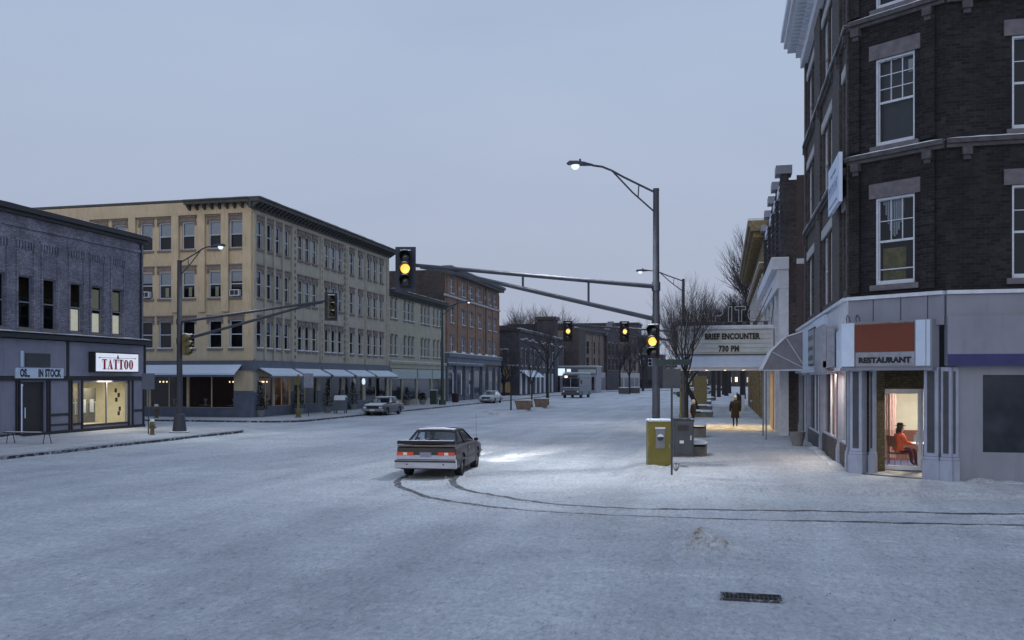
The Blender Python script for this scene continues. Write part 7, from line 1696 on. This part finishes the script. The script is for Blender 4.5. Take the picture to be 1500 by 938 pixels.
# ------------------------------------------------------------------ bare trees
def bare_tree(name, label, x, y, h, seed, r0=0.12, spread=0.55, clear=0.22, levels=5, group=None, lean=0.0, z=0.05, dens=4, twr=1.0, upb=0.35):
    rnd = random.Random(seed); tr = MB(); cr = MB(); trunk_top = h * clear
    def grow(p, d, L_, r2, lv):
        n = 3 if lv < 3 else 2; pts = [p]; dd = d.copy()
        for k in range(n):
            dd = (dd + Vector((rnd.uniform(-1, 1), rnd.uniform(-1, 1), rnd.uniform(-0.5, 0.9))) * 0.16).normalized(); pts.append(pts[-1] + dd * L_ / n)
        rad = [r2 * (1 - 0.45 * k / n) for k in range(n + 1)]
        (tr if lv <= 1 else cr).tube(pts, rad, 6 if lv <= 1 else (4 if lv == 2 else 3), caps=False)
        if lv >= levels: return
        m2 = dens - 1 if lv >= 2 else dens
        for k in range(m2):
            f = 0.35 + 0.65 * (k + rnd.random() * 0.7) / m2; f = min(f, 1.0); i = min(int(f * n), n - 1); q = pts[i].lerp(pts[i + 1], f * n - i)
            ax = Vector((rnd.uniform(-1, 1), rnd.uniform(-1, 1), rnd.uniform(-0.2, 0.6))).normalized()
            nd = (dd + ax * (spread + 0.35 * rnd.random()) + Vector((0, 0, upb * 0.3))).normalized()
            grow(q, nd, L_ * rnd.uniform(0.58, 0.78), r2 * rnd.uniform(0.42, 0.58), lv + 1)
        if lv > 0: grow(pts[-1], dd, L_ * 0.7, r2 * 0.5, lv + 1)
    tp = Vector((lean, 0, trunk_top)); tr.tube([(0, 0, 0), (lean * 0.4, 0, trunk_top * 0.5), tp], [r0 * 1.25, r0 * 1.05, r0], 10, caps=False)
    grow(tp, Vector((lean * 0.2, 0, 1)).normalized(), h * 0.30, r0 * 0.9, 0)
    for k in range(dens):
        a = 2 * PI * (k + rnd.random() * 0.6) / dens; grow(tp + Vector((0, 0, rnd.uniform(-0.05, 0.12) * h)), Vector((math.cos(a) * spread, math.sin(a) * spread, 0.9)).normalized(), h * rnd.uniform(0.24, 0.32), r0 * 0.55, 1)
    t = thing(name, label, "tree", (x, y, z), 0, group)
    tr.build("trunk", M['bark'], t, smooth=False); cr.build("crown", M['twig'], t); return t
GT = "bare trees along the right kerb"
x, y = at(1006, 48.0); bare_tree("bare_tree", "tallest slender bare tree at the right kerb, in front of the marquee", x, y, 7.5, 11, 0.085, 0.42, 0.28, 5, GT, dens=4)
x, y = at(1024, 71); bare_tree("bare_tree", "leaning dark trunked bare tree just left of the snowy planters", x, y, 8.0, 12, 0.16, 0.5, 0.28, 5, GT, lean=-0.9, dens=4)
x, y = at(1000, 62); bare_tree("bare_tree", "young bare tree between the ochre poles and the road", x, y, 6.5, 23, 0.07, 0.5, 0.3, 4, GT, dens=4)
for px, d, h, sd, lb in ((1045, 120, 12, 13, "bare tree seen beneath the marquee, first right of the planters"), (1053, 140, 13, 14, "bare tree beneath the marquee, second right of the planters"), (1060, 160, 13, 15, "bare tree beneath the marquee, third right of the planters"), (1069, 175, 13, 16, "bare tree beneath the marquee nearest the railing")):
    x, y = at(px, d); bare_tree("bare_tree", lb, x, y, h, sd, 0.26, 0.5, 0.35, 4, GT, dens=4)
x, y = at(1088, 128); bare_tree("bare_tree", "large spreading dark bare tree behind the marquee letters, left of the mustard building", x, y, 15.0, 17, 0.35, 0.75, 0.3, 5, "large bare trees behind the marquee", dens=5)
x, y = at(1064, 150); bare_tree("bare_tree", "large dark bare tree farther left behind the marquee letters", x, y, 13.0, 18, 0.3, 0.75, 0.3, 5, "large bare trees behind the marquee", dens=5)
x, y = at(1105, 112); bare_tree("bare_tree", "bare tree whose twigs stick out left of the mustard building's cornice", x, y, 16.5, 19, 0.25, 0.5, 0.5, 4, "large bare trees behind the marquee", dens=5)
GM = "young bare trees on the median"
x, y = gp(748.5, 601, 0.14); bare_tree("bare_tree", "thin young bare tree at the left tip of the median", x, y, 6.2, 31, 0.06, 0.5, 0.35, 4, GM, dens=3)
x, y = gp(779, 597, 0.14); bare_tree("bare_tree", "bare tree with spreading crown between the two median planters", x, y, 6.2, 32, 0.07, 0.65, 0.35, 4, GM, dens=4)
x, y = at(802, 97); bare_tree("bare_tree", "thicker dark bare tree right of the median planters", x, y, 8.5, 33, 0.14, 0.7, 0.4, 4, GM, dens=4)
for px, d, h, sd, lb in ((908, 175, 10, 34, "bare tree before the gabled hall, left of the far planter pair"), (922, 172, 10, 35, "bare tree before the gabled hall between the far planters")):
    x, y = at(px, d); bare_tree("bare_tree", lb, x, y, h, sd, 0.16, 0.6, 0.35, 4, "bare trees before the gabled hall", dens=4)
for px, d, h, sd, lb in ((775, 230, 19.5, 41, "leafless treetop left of the square rooftop tower"), (822, 235, 20, 42, "leafless treetop right of the square rooftop tower"), (768, 240, 18.5, 44, "small leafless treetop farthest left behind the flat roof")):
    x, y = at(px, d); bare_tree("bare_tree", lb, x, y, h, sd, 0.3, 0.6, 0.35, 4, "treetops behind the flat roofs", dens=5)
x, y = at(942, 215); bare_tree("bare_tree", "bare tree right of the gabled hall seen past the signal head", x, y, 15, 43, 0.25, 0.6, 0.35, 4, None, dens=5)
x, y = at(738, 149); bare_tree("bare_tree", "dark bare climber like tree against the dark side street building", x, y, 9.5, 45, 0.2, 0.7, 0.2, 4, None, dens=5)
rnd = random.Random(50)
for k in range(14):
    px = 965 + k * 12; x, y = at(px, 400 + rnd.uniform(-20, 20))
    bare_tree("bare_tree", "bare tree in the distant row across the end of the street", x, y, rnd.uniform(9, 14), 60 + k % 4, 0.35, 0.8, 0.25, 3, "distant tree row", dens=5)
# ------------------------------------------------------------------ sky and light
w = bpy.data.worlds.new("World"); S.world = w; w.use_nodes = True; t = w.node_tree; bg = t.nodes["Background"]
sky = N(t, "ShaderNodeTexSky"); sky.sky_type = 'NISHITA'; sky.sun_disc = False
SUN_EL, SUN_AZ = R(12), R(186)
sky.sun_elevation = SUN_EL; sky.sun_rotation = SUN_AZ; sky.air_density = 1.5; sky.dust_density = 3.0; sky.ozone_density = 4.0
tc = N(t, "ShaderNodeTexCoord"); sp = N(t, "ShaderNodeSeparateXYZ"); L(t, tc.outputs["Generated"], sp.inputs[0])
gr = ramp(t, sp.outputs[2], [(0.0, (0.33, 0.36, 0.455)), (0.12, (0.33, 0.378, 0.49)), (0.30, (0.345, 0.415, 0.545)), (0.62, (0.30, 0.39, 0.56))])
nz = noise_node(t, 1.6, 4, 0.5, vm(t, tc.outputs["Generated"], (1, 1, 3.5)), 0.6)
nr = ramp(t, nz.outputs["Fac"], [(0.3, (0.94, 0.95, 0.97)), (0.7, (1.05, 1.03, 1.02))])
ov = mixc(t, 1.0, gr.outputs["Color"], nr.outputs["Color"], 'MULTIPLY')
SKYK = 0.10
sc = N(t, "ShaderNodeVectorMath", operation='SCALE'); L(t, ov, sc.inputs[0]); sc.inputs[3].default_value = 1.14 / SKYK
mx = mixc(t, 0.04, sc.outputs[0], sky.outputs[0])
L(t, mx, bg.inputs["Color"]); bg.inputs["Strength"].default_value = SKYK
sd = bpy.data.lights.new("sun", 'SUN'); sd.energy = 0.42; sd.angle = R(38); sd.color = (1.0, 0.86, 0.66)
so = bpy.data.objects.new("sun", sd); C.objects.link(so)
az = SUN_AZ; dirv = Vector((math.sin(az) * math.cos(SUN_EL), math.cos(az) * math.cos(SUN_EL), math.sin(SUN_EL)))
so.rotation_euler = dirv.to_track_quat('Z', 'Y').to_euler()
S.view_settings.view_transform = 'Standard'; S.view_settings.look = 'None'; S.view_settings.exposure = 0.13; S.view_settings.gamma = 1.0
S.view_settings.use_curve_mapping = False
S.render.engine = 'CYCLES'
S.cycles.max_bounces = 8; S.cycles.transparent_max_bounces = 16
S.render.resolution_x = 1024; S.render.resolution_y = 640
